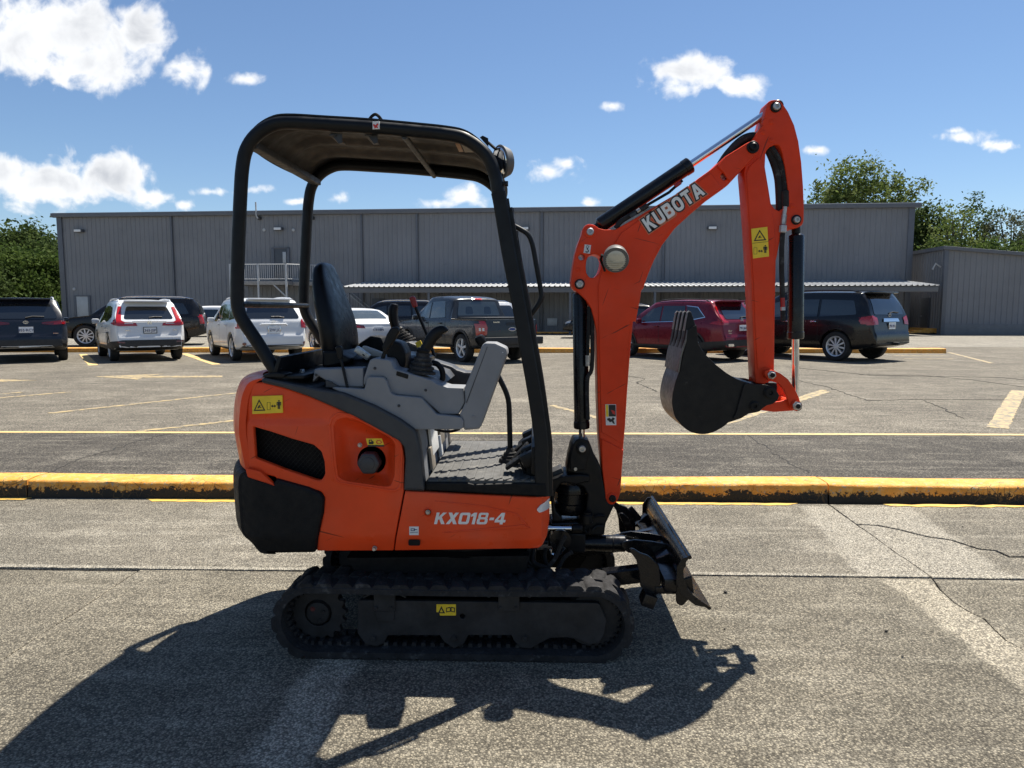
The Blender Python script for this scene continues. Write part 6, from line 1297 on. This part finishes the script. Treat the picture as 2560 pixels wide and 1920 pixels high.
a = V3('G', 390, 560, YC); MB().lathe((a.x, YC, a.z-.09), (0,0,1), [(0,.07),(.02,.078),(.05,.078),(.055,.07),(.10,.07),(.105,.078),(.13,.078),(.15,.07)], 24).done('swing_pivot', 'gloss_black', EX)
P_('swing_mount', Q('G', [(180,800,.02),(470,790,.02),(470,1000,.03),(180,1010)], 3.4), 3.36, 3.53, 'gloss_black', EX, .01)
a = V3('G', 200, 868, 3.30); b = V3('G', 392, 868, 3.30); MB().cyl(a-Vector((.06,0,0)), b, .012, 16).done('swing_cylinder_rod', 'rod_chrome', EX); MB().cyl(b, b+Vector((.05,.0,0)), .020, 16, .004).done('rod_eye', 'machine_black', EX)
a = V3('G', 530, 745, 3.33); MB().cyl(a-Vector((0,0,.04)), a+Vector((0,0,.004)), .03, 18, .004).done('swing_pin', 'machine_black', EX); MB().lathe(a+Vector((0,0,.004)), (0,0,1), [(0,.02),(.008,.02),(.01,.012)], 12).done('swing_pin', 'machine_black', EX)
for pts in ([(505,850),(520,900),(545,905),(560,870)], [(580,890),(620,850),(680,850)], [(600,770),(640,755),(690,760)]): MB().tube(smooth([tuple(V3('G', x, y, 3.345)) for x, y in pts], 4, False), .006, 6).done('hose', 'machine_black', EX)
m = MB(); m.lathe(V3('G', 290, 960, 3.3), (0,-1,0), [(-.03,.03),(-.03,.05),(.03,.05),(.03,.03)], 20); m.done('hose_ring', 'gloss_black', EX)
MB().tube(smooth([tuple(V3('G', x, y, 3.22)) for x, y in [(205,1060),(215,1095),(255,1108),(295,1085),(325,1040)]], 5, False), .008, 8).done('steel_line', 'rod_chrome', EX)
for i, pts in enumerate(([(340,940),(300,1000),(250,1130),(170,1230),(140,1250)], [(400,1080),(330,1130),(270,1230),(250,1250)], [(160,1050),(150,1130),(170,1200),(200,1250)])): MB().tube(smooth([tuple(V3('G', x, y, 3.2+.03*i)) for x, y in pts], 4, False), .010, 8).done('hose', 'rubber', EX)

# ---- boom
mat('letter_edge', (.55,.16,.07), .45, var=.05)
Eb = [(240,1192),(246,1150,.02),(270,1116,.03),(310,1102,.04),(350,1116,.03),(378,1140,.03),(430,1152,.03),(515,1150,.04),(560,1125),(700,1045),(900,925),(1090,815),(1190,735),(1310,650),(1410,555,.02),(1500,500),(1570,455,.03),(1622,428,.04),(1670,440,.05),(1690,490,.05),(1675,530,.03),(1560,650),(1430,790,.02),(1390,822),(1250,922),(1130,1022),(1000,1142),(900,1272),(830,1402),(780,1522),(742,1632)]
Fb = [(728,150),(700,222),(660,402),(640,602),(625,802),(610,1002),(595,1252),(578,1448)]
Gb = [(850,300),(838,450),(828,555,.03),(806,618,.05),(770,652,.05),(738,652,.05),(712,630,.04),(700,600),(690,500),(668,332),(655,180),(642,20)]
Fb2 = [(380,1240),(372,1000),(362,500),(345,402),(318,300),(278,232),(220,172),(168,132,.03),(154,92,.02)]
Eb2 = [(165,1480),(186,1350),(216,1250)]
boom = Q('E', Eb, YBN)+Q('F', Fb, YBN)+Q('G', Gb, YBN)+Q('F', Fb2, YBN)+Q('E', Eb2, YBN)
oval = Q('E', [(275,1450,.0),(280,1400,.02),(300,1360,.02),(345,1345,.02),(390,1365,.02),(407,1400,.02),(400,1450),(380,1510,.02),(340,1546,.03),(300,1540,.02),(278,1500,.02)], YBN)
hole1 = circle(*q('E', 240, 1375, YBN), .0145, 16); hole2 = circle(*q('E', 1403, 718, YBN), .0165, 16)
bo = MB().plate([fillet(boom, 4), fillet(oval, 4), hole1, hole2], YBN, YBF, .005).done('boom', 'red_paint', EX)
# inner box of the boom keeps a welded ledge
led = Q('E', [(400,1500),(440,1380),(560,1180),(720,1065),(1180,770),(1290,690),(1380,810),(1240,905),(1120,1005),(990,1125),(885,1260),(815,1395),(765,1515),(725,1640),(715,1720),(680,1900)], YBN)+Q('F', [(640,402),(622,602),(607,802),(592,1002),(578,1252),(560,1390),(400,1300),(392,1000),(380,500),(375,250),(372,120)], YBN)
P_('boom_web', led, YBN-.006, YBN+.004, 'red_paint', bo, .004)
P_('boom_tip_plate', Q('E', [(1340,640,.01),(1410,560,.01),(1500,505),(1575,458,.03),(1622,430,.04),(1668,442,.05),(1688,490,.05),(1672,530,.03),(1560,645),(1440,775,.02),(1390,690)], YBN), YBN-.012, YBN+.004, 'red_paint', bo, .003)
P_('boom_foot_plate', Q('G', [(662,60),(858,160),(846,300),(838,450),(826,555,.03),(804,616,.05),(770,650,.05),(738,650,.05),(712,628,.04),(700,600),(690,500),(668,330)], YBN), YBN-.010, YBN+.004, 'red_paint', bo, .003)
pin('E', 310, 1170, YBN-.002, .0165, bo, 'galv', .012, 'red_paint', 1.7); pin('E', 225, 1595, YBN-.002, .0175, bo, 'bolt_steel', .016, 'machine_black', 1.35); pin('E', 1632, 483, YBN-.012, .017, bo, 'machine_black', .02, 'machine_black', 1.6); pin('G', 760, 595, YBN-.010, .017, bo, 'machine_black', .014, 'red_paint', 1.5)
fit_text('KUBOTA', q('E', 790, 1172, YBN-.007), q('E', 1247, 862, YBN-.007), .066, gap=.16, y0=YBN-.0075, y1=YBN-.004, parent=bo, material='letter_edge', offset=.0095)
fit_text('KUBOTA', q('E', 790, 1172, YBN-.007), q('E', 1247, 862, YBN-.007), .066, gap=.16, y0=YBN-.0085, y1=YBN-.004, parent=bo, material='ink_black', offset=.0055)
fit_text('KUBOTA', q('E', 790, 1172, YBN-.007), q('E', 1247, 862, YBN-.007), .066, gap=.16, y0=YBN-.0098, y1=YBN-.004, parent=bo)
hk = P_('hook_sticker', Q('E', [(266,1272),(318,1278),(308,1348),(256,1340)], YBN), YBN-.0015, YBN+.003, 'sticker_white', bo, .0004); symbol_plate('symbol', 'E', [(283,1300),(292,1300),(291,1312),(301,1322),(296,1336),(281,1340),(270,1330),(276,1326),(283,1332),(292,1328),(292,1320),(283,1314)], YBN, 'ink_black', hk, -.003, -.001); symbol_plate('symbol', 'E', circle(289,1292,12,14), YBN, 'ink_black', hk, -.003, -.001, [circle(289,1292,9,14)])
cs = P_('caution_sticker', Q('F', [(432,1076),(520,1076),(523,1245),(438,1246)], YBN-.006), YBN-.008, YBN-.003, 'sticker_white', bo, .0004); symbol_plate('symbol', 'F', [(436,1080),(456,1080),(459,1176),(440,1176)], YBN-.006, 'sticker_yellow', cs, -.0035, -.001); symbol_plate('symbol', 'F', [(460,1080),(516,1080),(519,1174),(462,1174)], YBN-.006, 'ink_black', cs, -.0035, -.001); symbol_plate('symbol', 'F', [(478,1120),(510,1130),(512,1160),(492,1150)], YBN-.006, 'red_ink', cs, -.005, -.003); symbol_plate('symbol', 'F', [(450,1190),(470,1186),(480,1198),(495,1180),(512,1192),(500,1205),(512,1235),(496,1232),(486,1215),(470,1222),(462,1210),(448,1204)], YBN-.006, 'ink_black', cs, -.0035, -.001)
# weld dots
for x, y in ((238,1262),(210,1478)): 
    v = V3('E', x, y, YBN); MB().lathe(v, (0,-1,0), [(-.004,.012),(.001,.012),(.003,.009)], 12).done('plug_weld', 'red_paint', bo)
# work lamp
lc = V3('E', 518, 1390, YBN-.125); d = Vector((-.08,-1,-.34)).normalized()
wl = MB().lathe(lc-d*.06, d, [(0,.04),(.015,.053),(.05,.056),(.075,.058),(.08,.056),(.08,.047)], 30).done('work_lamp', 'lamp_shell', EX)
MB().lathe(lc-d*.06+d*.074, d, [(0,.0475),(.004,.046),(.010,.034),(.013,.015),(.0135,.001)], 30).done('lamp_glass', 'lamp_lens', wl)
m = MB()
for k in range(-5, 6):
    hh = k*.0085; l = math.sqrt(max(0, .045**2-hh**2)); m.box(lc+d*.027+Vector((0,0,hh)), (2*l, .003, .0022), .0008)
m.done('lens_rib', 'lamp_lens', wl)
m = MB(); m.box(lc+Vector((0,.105,-.0)), (.03,.10,.045), .006); m.tube([tuple(lc+Vector((-.058,.02,.02))), tuple(lc+Vector((-.062,.05,.0))), tuple(lc+Vector((-.04,.07,-.05)))], .006, 6); m.done('lamp_bracket', 'machine_black', wl)

# ---- arm
YAN, YAF = 3.39, 3.50
arm = Q('E', [(1758,112,.02),(1785,98,.03),(1820,93,.04),(1858,104,.05),(1884,135,.03),(1922,192),(1972,302),(2006,432),(2030,602),(2045,802),(2051,982),(2049,1080,.02),(2036,1116,.03),(1990,1140,.02),(1920,1148,.01),(1862,1186),(1850,1262),(1832,1362),(1822,1402),(1817,1659)], YAN)+Q('F', [(1812,402),(1808,780),(1806,830,.04),(1780,890,.04),(1720,912,.03),(1655,905,.01),(1650,800),(1632,402),(1621,60)], YAN)+Q('E', [(1600,1150),(1572,800),(1562,690),(1575,600),(1600,470),(1630,420),(1662,370),(1702,318),(1728,222),(1745,150)], YAN)
arch = Q('E', [(1738,530),(1748,505,.02),(1772,480,.02),(1815,460,.03),(1850,468,.03),(1872,530),(1895,640),(1912,760),(1922,860),(1926,955),(1872,985,.01),(1850,1000),(1815,986,.02),(1782,942,.02),(1768,850),(1750,742),(1733,640)], YAN)
ar = MB().plate([fillet(arm, 4), fillet(arch, 4)], YAN, YAF, .005).done('arm', 'red_paint', EX)
P_('arm_web', Q('E', [(1610,1150),(1585,800),(1578,700),(1600,640),(1690,560),(1720,640),(1738,742),(1756,850),(1772,945),(1805,1100),(1812,1250),(1800,1400),(1800,1659)], YAN)+Q('F', [(1796,402),(1792,760),(1668,790),(1648,402),(1635,60)], YAN), YAN-.005, YAN+.004, 'red_paint', ar, .003)
pin('E', 1820, 155, YAN-.002, .0165, ar, 'bolt_steel', .014, 'machine_black', 1.45); pin('E', 1985, 1072, YAN-.002, .015, ar, 'bolt_steel', .012, 'machine_black', 1.5)
for x, y in ((1785,278),(1718,360),(1782,428),(1958,958)):
    v = V3('E', x, y, YAN); MB().lathe(v, (0,-1,0), [(-.004,.012),(.001,.012),(.003,.009)], 12).done('plug_weld', 'red_paint', ar)
ws = warn_side('E', [(1619,1146),(1750,1129),(1764,1370),(1634,1387)], [(1639,1246),(1742,1238),(1686,1153)], (1639,1298,1666,1352), (1694,1327,20,7), (1733,1310,64), YAN-.005, -.003); symbol_plate('symbol', 'E', [(1628,1262),(1757,1248),(1757,1251),(1628,1265)], YAN-.005, 'ink_black', ws, -.0042, -.002)
for k, x, y in (('F',1760,830),):
    v = V3(k, x, y, YAN); MB().lathe(v+Vector((0,.02,0)), (0,-1,0), [(0,.024),(.06,.024),(.062,.02)], 20).done('pin_boss', 'red_paint', ar)
    MB().lathe(v+Vector((0,-.04,0)), (0,-1,0), [(0,.020),(.012,.020),(.014,.015),(.02,.013)], 6).done('link_pin', 'bolt_steel', ar); MB().lathe(v+Vector((0,-.054,0)), (0,-1,0), [(0,.012),(.008,.011),(.009,.005)], 12).done('link_pin', 'machine_black', ar)
# links
for y0, y1 in ((YAN-.045, YAN-.022), (YAF+.022, YAF+.045)):
    P_('bucket_link', [Q('F', [(1720,830,.02),(1730,795,.03),(1790,797,.02),(1850,823),(1910,868),(1960,938),(1996,1010),(2012,1060,.02),(1990,1118,.03),(1940,1118,.02),(1915,1060),(1902,1010),(1880,955),(1842,908),(1800,880),(1750,880,.02)], YAN-.03)], y0, y1, 'red_paint', EX, .003)
for y0, y1 in ((YAN-.020, YAN-.004), (YAF+.004, YAF+.020)):
    P_('bucket_link', Q('F', [(1625,1062,.03),(1660,1048,.02),(1760,1062),(1850,1050),(1900,1036),(1955,1040,.02),(2012,1060,.03),(2000,1115,.03),(1950,1126,.02),(1800,1136),(1690,1122),(1640,1128,.03)], YAN-.01), y0, y1, 'red_paint', EX, .003)
v = V3('F', 1980, 1085, YAN-.045); MB().lathe(v, (0,-1,0), [(-.22,.018),(0,.024),(.012,.024)], 16).done('link_pin', 'red_paint', EX); MB().lathe(v+Vector((0,-.012,0)), (0,-1,0), [(0,.021),(.014,.021),(.016,.016),(.024,.014)], 6).done('link_pin', 'bolt_steel', EX); MB().lathe(v+Vector((0,-.03,0)), (0,-1,0), [(0,.012),(.008,.011),(.009,.005)], 12).done('link_pin', 'machine_black', EX)

# ---- hydraulic cylinders
def cylinder(name, p0, p1, t0, t1, r, rr_, tube_mat='gloss_black', eye=.03, parent=EX):
    p0, p1 = Vector(p0), Vector(p1); L_ = (p1-p0).length; d = (p1-p0).normalized()
    o = MB().lathe(p0+d*L_*t0, d, [(0,r*.6),(.008,r*.95),(.012,r),(L_*(t1-t0)-.035,r),(L_*(t1-t0)-.033,r*1.06),(L_*(t1-t0)-.004,r*1.06),(L_*(t1-t0),r*.95)], 24).done(name, tube_mat, parent)
    MB().cyl(p0+d*L_*t1, p1-d*eye*.6, rr_, 18).done('rod', 'rod_chrome', o)
    for p in (p0, p1): MB().lathe(p-Vector((0,.03,0)), (0,1,0), [(0,eye*.85),(.004,eye),(.056,eye),(.06,eye*.85)], 18).done('rod_eye', 'machine_black', o)
    MB().cyl(p0, p0+d*(L_*t0+.01), r*.55, 12).done('base_neck', 'machine_black', o)
    return o
yb = YC
cylinder('boom_cylinder', V3('E', 225, 1595, yb-.005), V3('G', 487, 150, yb-.005), .05, .875, .036, .015, eye=.030)
ac = cylinder('arm_cylinder', V3('E', 312, 1170, yb), V3('E', 1822, 155, yb), .045, .545, .036, .0165, eye=.026)
bc = cylinder('bucket_cylinder', V3('E', 1985, 1078, yb), V3('F', 1978, 1085, yb), .07, .635, .036, .0165, eye=.024)
pin('G', 487, 150, YBN-.028, .017, EX, 'bolt_steel', .012, 'machine_black', 1.7); v = V3('G', 428, 333, YBN-.028); MB().lathe(v, (0,-1,0), [(0,.008),(.006,.008)], 12).done('bolt', 'bolt_steel', EX)
# steel pipes and hoses on the cylinders
MB().tube(smooth([tuple(V3('E', x, y, YBN+.02)) for x, y in [(520,1140),(560,1085),(640,1035),(700,1000),(745,975),(775,955)]], 4, False), .012, 8).done('hose', 'rubber', EX)
MB().tube([tuple(V3('E', 770, 955, YBN+.02)), tuple(V3('E', 950, 850, YBN+.02)), tuple(V3('E', 1060, 752, YBN+.02))], .0065, 8).done('pipe', 'machine_black', EX); MB().cyl(V3('E', 1000, 800, YBN+.015), V3('E', 1045, 768, YBN+.015), .009, 10).done('fitting', 'lever_red', EX)
MB().cyl(V3('E', 690, 1005, YBN+.005), V3('E', 715, 988, YBN+.005), .009, 8).done('fitting', 'bolt_steel', EX); P_('hose_tag', Q('E', [(630,1035),(680,1005),(688,1030),(640,1055)], YBN+.0), YBN-.004, YBN+.002, 'trim_dark', EX, .0005)
for i, (dx, r_) in enumerate(((0,.019),(38,.021))):
    y_ = YC-.02+.035*i
    MB().tube(smooth([tuple(V3('E', x+dx*s, y, y_)) for x, y, s in [(1330,700,0),(1420,555,0),(1500,460,.3),(1580,405,.5),(1660,400,.8),(1740,470,1),(1800,590,1),(1838,720,1),(1850,850,1),(1855,1000,1)]], 5, False), r_, 10).done('hose', 'rubber', EX)
hs = [tuple(V3('E', x, y, YAN+.02)) for x, y in [(1780,480),(1830,560),(1870,650),(1892,760),(1897,850)]]; P = smooth(hs, 14, False); MB().tube(P, [.0155 if i % 2 else .0135 for i in range(len(P))], 10).done('hose', 'rubber', EX)
MB().cyl(V3('E', 1897, 835, YAN+.01), V3('E', 1898, 970, YAN+.01), .0165, 12, .003).done('hose_sleeve', 'rubber', EX)
MB().cyl(V3('E', 1896, 965, YAN-.005), V3('E', 1884, 1060, YAN-.005), .010, 10).done('fitting', 'bolt_steel', EX); MB().cyl(V3('E', 1888, 1035, YAN-.005), V3('E', 1880, 1110, YAN-.005), .0125, 6).done('fitting', 'bolt_steel', EX); MB().cyl(V3('E', 1880, 1115, YAN-.01), V3('E', 1876, 1175, YAN-.01), .0165, 6, .003).done('fitting', 'galv', EX)
MB().tube([tuple(V3('E', 1875, 1180, YAN)), tuple(V3('E', 1868, 1300, YAN)), tuple(V3('F', 1868, 0, YAN)), tuple(V3('F', 1872, 120, YAN)), tuple(V3('F', 1880, 400, YAN))], .012, 8).done('hose', 'rubber', EX); MB().cyl(V3('F', 1876, 210, YAN-.006), V3('F', 1878, 285, YAN-.006), .010, 8).done('fitting', 'lever_red', EX); MB().cyl(V3('F', 1877, 285, YAN-.006), V3('F', 1878, 312, YAN-.006), .0105, 6).done('fitting', 'galv', EX)
MB().tube([tuple(V3('F', 300, 280, YBN+.01)), tuple(V3('F', 295, 500, YBN+.01)), tuple(V3('F', 290, 680, YBN+.01))], .0085, 8).done('pipe', 'machine_black', EX); MB().cyl(V3('F', 290, 678, YBN+.01), V3('F', 290, 765, YBN+.01), .0105, 8).done('fitting', 'bolt_steel', EX); MB().tube(smooth([tuple(V3('F', x, y, YBN+.02)) for x, y in [(325,300),(328,600),(322,790),(290,860),(285,1000),(292,1200)]], 4, False), .010, 8).done('hose', 'rubber', EX)

# ---- bucket
YKN, YKF = 3.285, 3.605
bk = empty_part = None
side = Q('F', [(1088,478),(1176,430),(1184,540,.02),(1192,592,.02),(1240,662),(1330,752),(1420,822),(1500,870),(1560,892),(1640,912),(1722,914,.02),(1790,930,.04),(1826,972,.04),(1842,1002,.01),(1828,1042,.03),(1786,1072,.03),(1742,1082),(1702,1110),(1682,1132,.02),(1640,1142,.03),(1600,1152),(1540,1190),(1432,1226),(1380,1268),(1300,1308,.05),(1220,1320,.05),(1130,1302,.05),(1060,1252,.05),(1004,1184,.04),(984,1120),(976,1050),(984,980),(1008,882),(1040,802),(1064,690),(1096,560)], YKN)
sd = fillet(side, 4)
bu = MB().plate([sd, circle(*q('F', 1770, 980, YKN), .012, 14)], YKN, YKN+.014, .002).done('bucket', 'bucket_black', EX)
MB().plate([sd], YKF-.014, YKF, .002).done('bucket_side', 'bucket_black', bu)
# shell between the sides, following the back outline from lip to hinge
shell_pts = smooth(Q('F', [(1096,560),(1064,690),(1040,802),(1008,882),(984,980),(976,1050),(984,1120),(1004,1184),(1060,1252),(1130,1302),(1220,1320),(1300,1308),(1380,1268),(1432,1226),(1480,1140),(1560,1020),(1640,912)], YKN), 4, False)
m = MB(); inn = []
for i, (x, z) in enumerate(shell_pts):
    a, b = shell_pts[max(0, i-1)], shell_pts[min(len(shell_pts)-1, i+1)]; t = Vector((b[0]-a[0], b[1]-a[1])).normalized(); inn.append((x-t.y*.012, z+t.x*.012))
rings = []
for (x, z), (xi, zi) in zip(shell_pts, inn): rings.append([(x, YKN+.003, z), (x, YKF-.003, z), (xi, YKF-.003, zi), (xi, YKN+.003, zi)])
m.loft(rings); m.done('bucket_shell', 'bucket_steel', bu, 50)
lip = Q('F', [(1036,812),(1062,662),(1100,545),(1112,470),(1120,470),(1112,560),(1078,670),(1052,816)], YKN); m = MB().plate([[(x-.010, z) for x, z in lip]], YKN-.004, YKF+.004, .002); m.done('cutting_edge', 'bucket_steel', bu)
for i in range(4):
    y = YKN+.028+i*(YKF-YKN-.056)/3
    tp = Q('F', [(1050,660),(1068,560),(1086,470),(1100,390),(1112,335,.006),(1128,318,.006),(1140,330,.006),(1165,410),(1178,470),(1180,520),(1150,600),(1110,650)], YKN)
    m = MB().plate(fillet(tp, 3), y-.024, y+.024, .004)
    zt0, zt1 = q('F', 1100, 480, YKN)[1], q('F', 1120, 318, YKN)[1]
    m.warp(lambda p, y=y: Vector((p.x, y+(p.y-y)*(1-.45*clampf((p.z-zt0)/(zt1-zt0))), p.z)))
    tt = m.done('tooth', 'bucket_black', bu)
    tip = Q('F', [(1084,480),(1100,390),(1112,335,.006),(1128,316,.006),(1132,326),(1116,392),(1098,484)], YKN); m = MB().plate(fillet([(t_[0]-.004, t_[1]+.001)+tuple(t_[2:]) for t_ in tip], 3), y-.018, y+.018, .004); m.warp(lambda p, y=y: Vector((p.x, y+(p.y-y)*(1-.45*clampf((p.z-zt0)/(zt1-zt0))), p.z))); m.done('tooth_cap', 'tooth_steel', tt)
for y0, y1 in ((YKN-.012, YKN+.002), (YKF-.002, YKF+.012)):
    P_('bucket_ear', Q('F', [(1560,900,.02),(1640,912),(1722,914,.02),(1790,930,.04),(1826,972,.04),(1842,1002,.01),(1828,1042,.03),(1786,1072,.03),(1742,1082),(1702,1110),(1682,1132,.02),(1640,1142,.03),(1580,1150,.02),(1460,1200,.03),(1490,1150)], YKN), y0, y1, 'bucket_black', bu, .002)
for x, y, r_ in ((1770,980,.022), (1645,1090,.018)):
    v = V3('F', x, y, YKN-.012); MB().lathe(v, (0,-1,0), [(-.34,r_*.9),(0,r_*1.25),(.006,r_*1.25),(.008,r_),(.014,r_),(.014,r_*.5),(.006,r_*.45)], 20).done('bucket_pin', 'machine_black', bu)
# inside: bucket pin hub between the ears
v = V3('F', 1700, 1000, YC); MB().box((v.x, YC, v.z+.02), (.14,.06,.09), .02).done('bucket_hub', 'bucket_black', bu)

# ---- dozer blade
zt_, zb_ = .472, .262
prof = [(.655,.472),(.640,.455),(.628,.42),(.630,.38),(.644,.34),(.668,.31),(.700,.285),(.742,.256)]
pr = smooth(prof, 4, False); YB0, YB1 = 2.955, 3.935
m = MB(); rings = []
for x, z in pr: rings.append([(x, YB0, z), (x, YB1, z), (x-.012, YB1, z-.004), (x-.012, YB0, z-.004)])
m.loft(rings); bd = m.done('dozer_blade', 'gloss_black', EX, 50)
MB().tube([(.652, YB0+.0, .470), (.652, YB1, .470)], .009, 8).done('blade_top_edge', 'gloss_black', bd)
m = MB(); m.loft([[(.690,YB0-.004,.292),(.690,YB1+.004,.292),(.678,YB1+.004,.288),(.678,YB0-.004,.288)], [(.748,YB0-.004,.252),(.748,YB1+.004,.252),(.738,YB1+.004,.244),(.738,YB0-.004,.244)]]); m.done('blade_cutting_edge', 'gloss_black', bd)
for y in (YB0+.004, YB1-.004): MB().plate(fillet([(.655,.474),(.640,.455),(.627,.42),(.629,.38),(.643,.34),(.667,.308),(.70,.283),(.742,.252),(.68,.262),(.62,.31),(.598,.36),(.60,.43),(.625,.468)]), y-.005, y+.005, .001).done('blade_end_plate', 'gloss_black', bd)
MB().box((.595, YC, .325), (.075, YB1-YB0-.10, .06), .01).done('blade_beam', 'gloss_black', bd)
MB().plate([(.56,.37),(.63,.40),(.64,.34),(.61,.30),(.55,.32)], YC-.22, YC+.22, .006).done('blade_gusset', 'gloss_black', bd)
# push arms
for s in (-1, 1):
    y = YC+s*.22; a = Vector((.02, y, .235)); b = Vector((.60, y, .315)); d = (b-a).normalized(); MB().tube([a, b], .03, 8, sq=((0,1,0), .032, .036)).done('blade_arm', 'gloss_black', bd)
# folded side extensions on the blade's back
for s, Ye in ((-1, 3.05), (1, 3.83)):
    kk = [(905,1052,.02),(950,1045,.03),(1010,1085),(1085,1110,.03),(1130,1150),(1180,1200,.03),(1192,1300),(1196,1440,.02),(1130,1480),(1040,1420),(1010,1380),(1000,1250),(975,1150,.03)]
    lp = Q('G', kk, 3.05); off_ = 0
    MB().plate(fillet(lp), Ye-.008, Ye+.008, .003).done('blade_extension', 'gloss_black', bd)
    bx = V3('G', 1075, 1480, 3.05); MB().box((bx.x, Ye-.02, bx.z), (.055,.09,.055), .004, (R(20),'Y')).done('extension_pad', 'gloss_black', bd)
    bx = V3('G', 1245, 1440, 3.05); MB().box((bx.x, Ye, bx.z+.01), (.10,.03,.03), .004).done('extension_bar', 'gloss_black', bd)
    bx = V3('G', 1390, 1380, 3.02); MB().plate(fillet(Q('G', [(1330,1340),(1470,1290),(1490,1440),(1380,1560,.02),(1330,1530,.02)], 3.02)), Ye-.05, Ye-.03, .003).done('extension_hinge', 'gloss_black', bd)
    MB().tube(smooth([tuple(V3('G', x, y, 3.05)+Vector((0, Ye-3.05, 0))) for x, y in [(1365,1110),(1400,1160),(1415,1200),(1380,1235),(1330,1250)]], 4, False), .005, 6).done('retaining_clip', 'machine_black', bd)
yf = 3.80; P_('extension_wing', Q('G', [(812,735,.01),(850,722,.02),(905,775),(940,850,.02),(946,895,.01),(885,900,.01),(865,840)], yf), yf-.01, yf+.01, 'gloss_black', bd, .003); P_('extension_wing', Q('G', [(862,715),(935,662,.005),(1000,740,.005),(1020,760),(1010,785),(940,810)], yf+.05), yf+.03, yf+.05, 'machine_black', bd, .003)
P_('extension_wing', Q('G', [(950,840,.01),(1060,740,.02),(1200,730),(1210,770),(1130,770,.02),(1080,820,.01),(960,850)], yf+.06), yf+.04, yf+.10, 'gloss_black', bd, .003)
MB().tube(smooth([tuple(V3('G', x, y, yf+.08)) for x, y in [(1098,652),(1140,655),(1165,675),(1160,710),(1130,725),(1100,725)]], 4, False), .006, 6).done('retaining_clip', 'machine_black', bd)
# blade cylinder with its cheek plates
a = V3('G', 420, 1000, YC-.05); b = V3('G', 880, 1005, YC-.05)
MB().cyl(a, b-Vector((.0,0,0)), .040, 24, .006).done('blade_cylinder', 'gloss_black', EX); MB().cyl(b, b+Vector((.07,0,-.012)), .022, 16).done('rod_eye', 'gloss_black', EX)
MB().cyl(V3('G', 755, 1005, YC-.05), V3('G', 770, 1005, YC-.05), .042, 24, .002).done('cylinder_band', 'machine_black', EX)
for y in (YC-.13, YC-.0): P_('cylinder_cheek', Q('G', [(835,1030,.02),(860,985,.02),(960,968),(1130,985),(1290,1018,.004),(1200,1050),(1140,1090,.03),(1110,1130,.02),(1000,1100),(900,1085,.02)], YC-.13), y-.007, y+.007, 'gloss_black', EX, .003)
P_('cylinder_cheek', Q('G', [(870,960),(890,930,.01),(1040,950),(1280,985),(1270,995),(960,975)], YC+.05), YC+.04, YC+.055, 'gloss_black', EX, .002)
a = V3('G', 640, 985, 3.62); b = V3('G', 1270, 870, 3.62); MB().tube([a, b], .018, 8, sq=((0,1,0), .02, .016)).done('blade_strut', 'gloss_black', EX)
P_('cylinder_mount', Q('G', [(350,910,.01),(520,920),(515,1090,.01),(350,1080)], YC-.12), YC-.125, YC+.05, 'machine_black', EX, .006)
OFF = Vector((0, 0, 0))
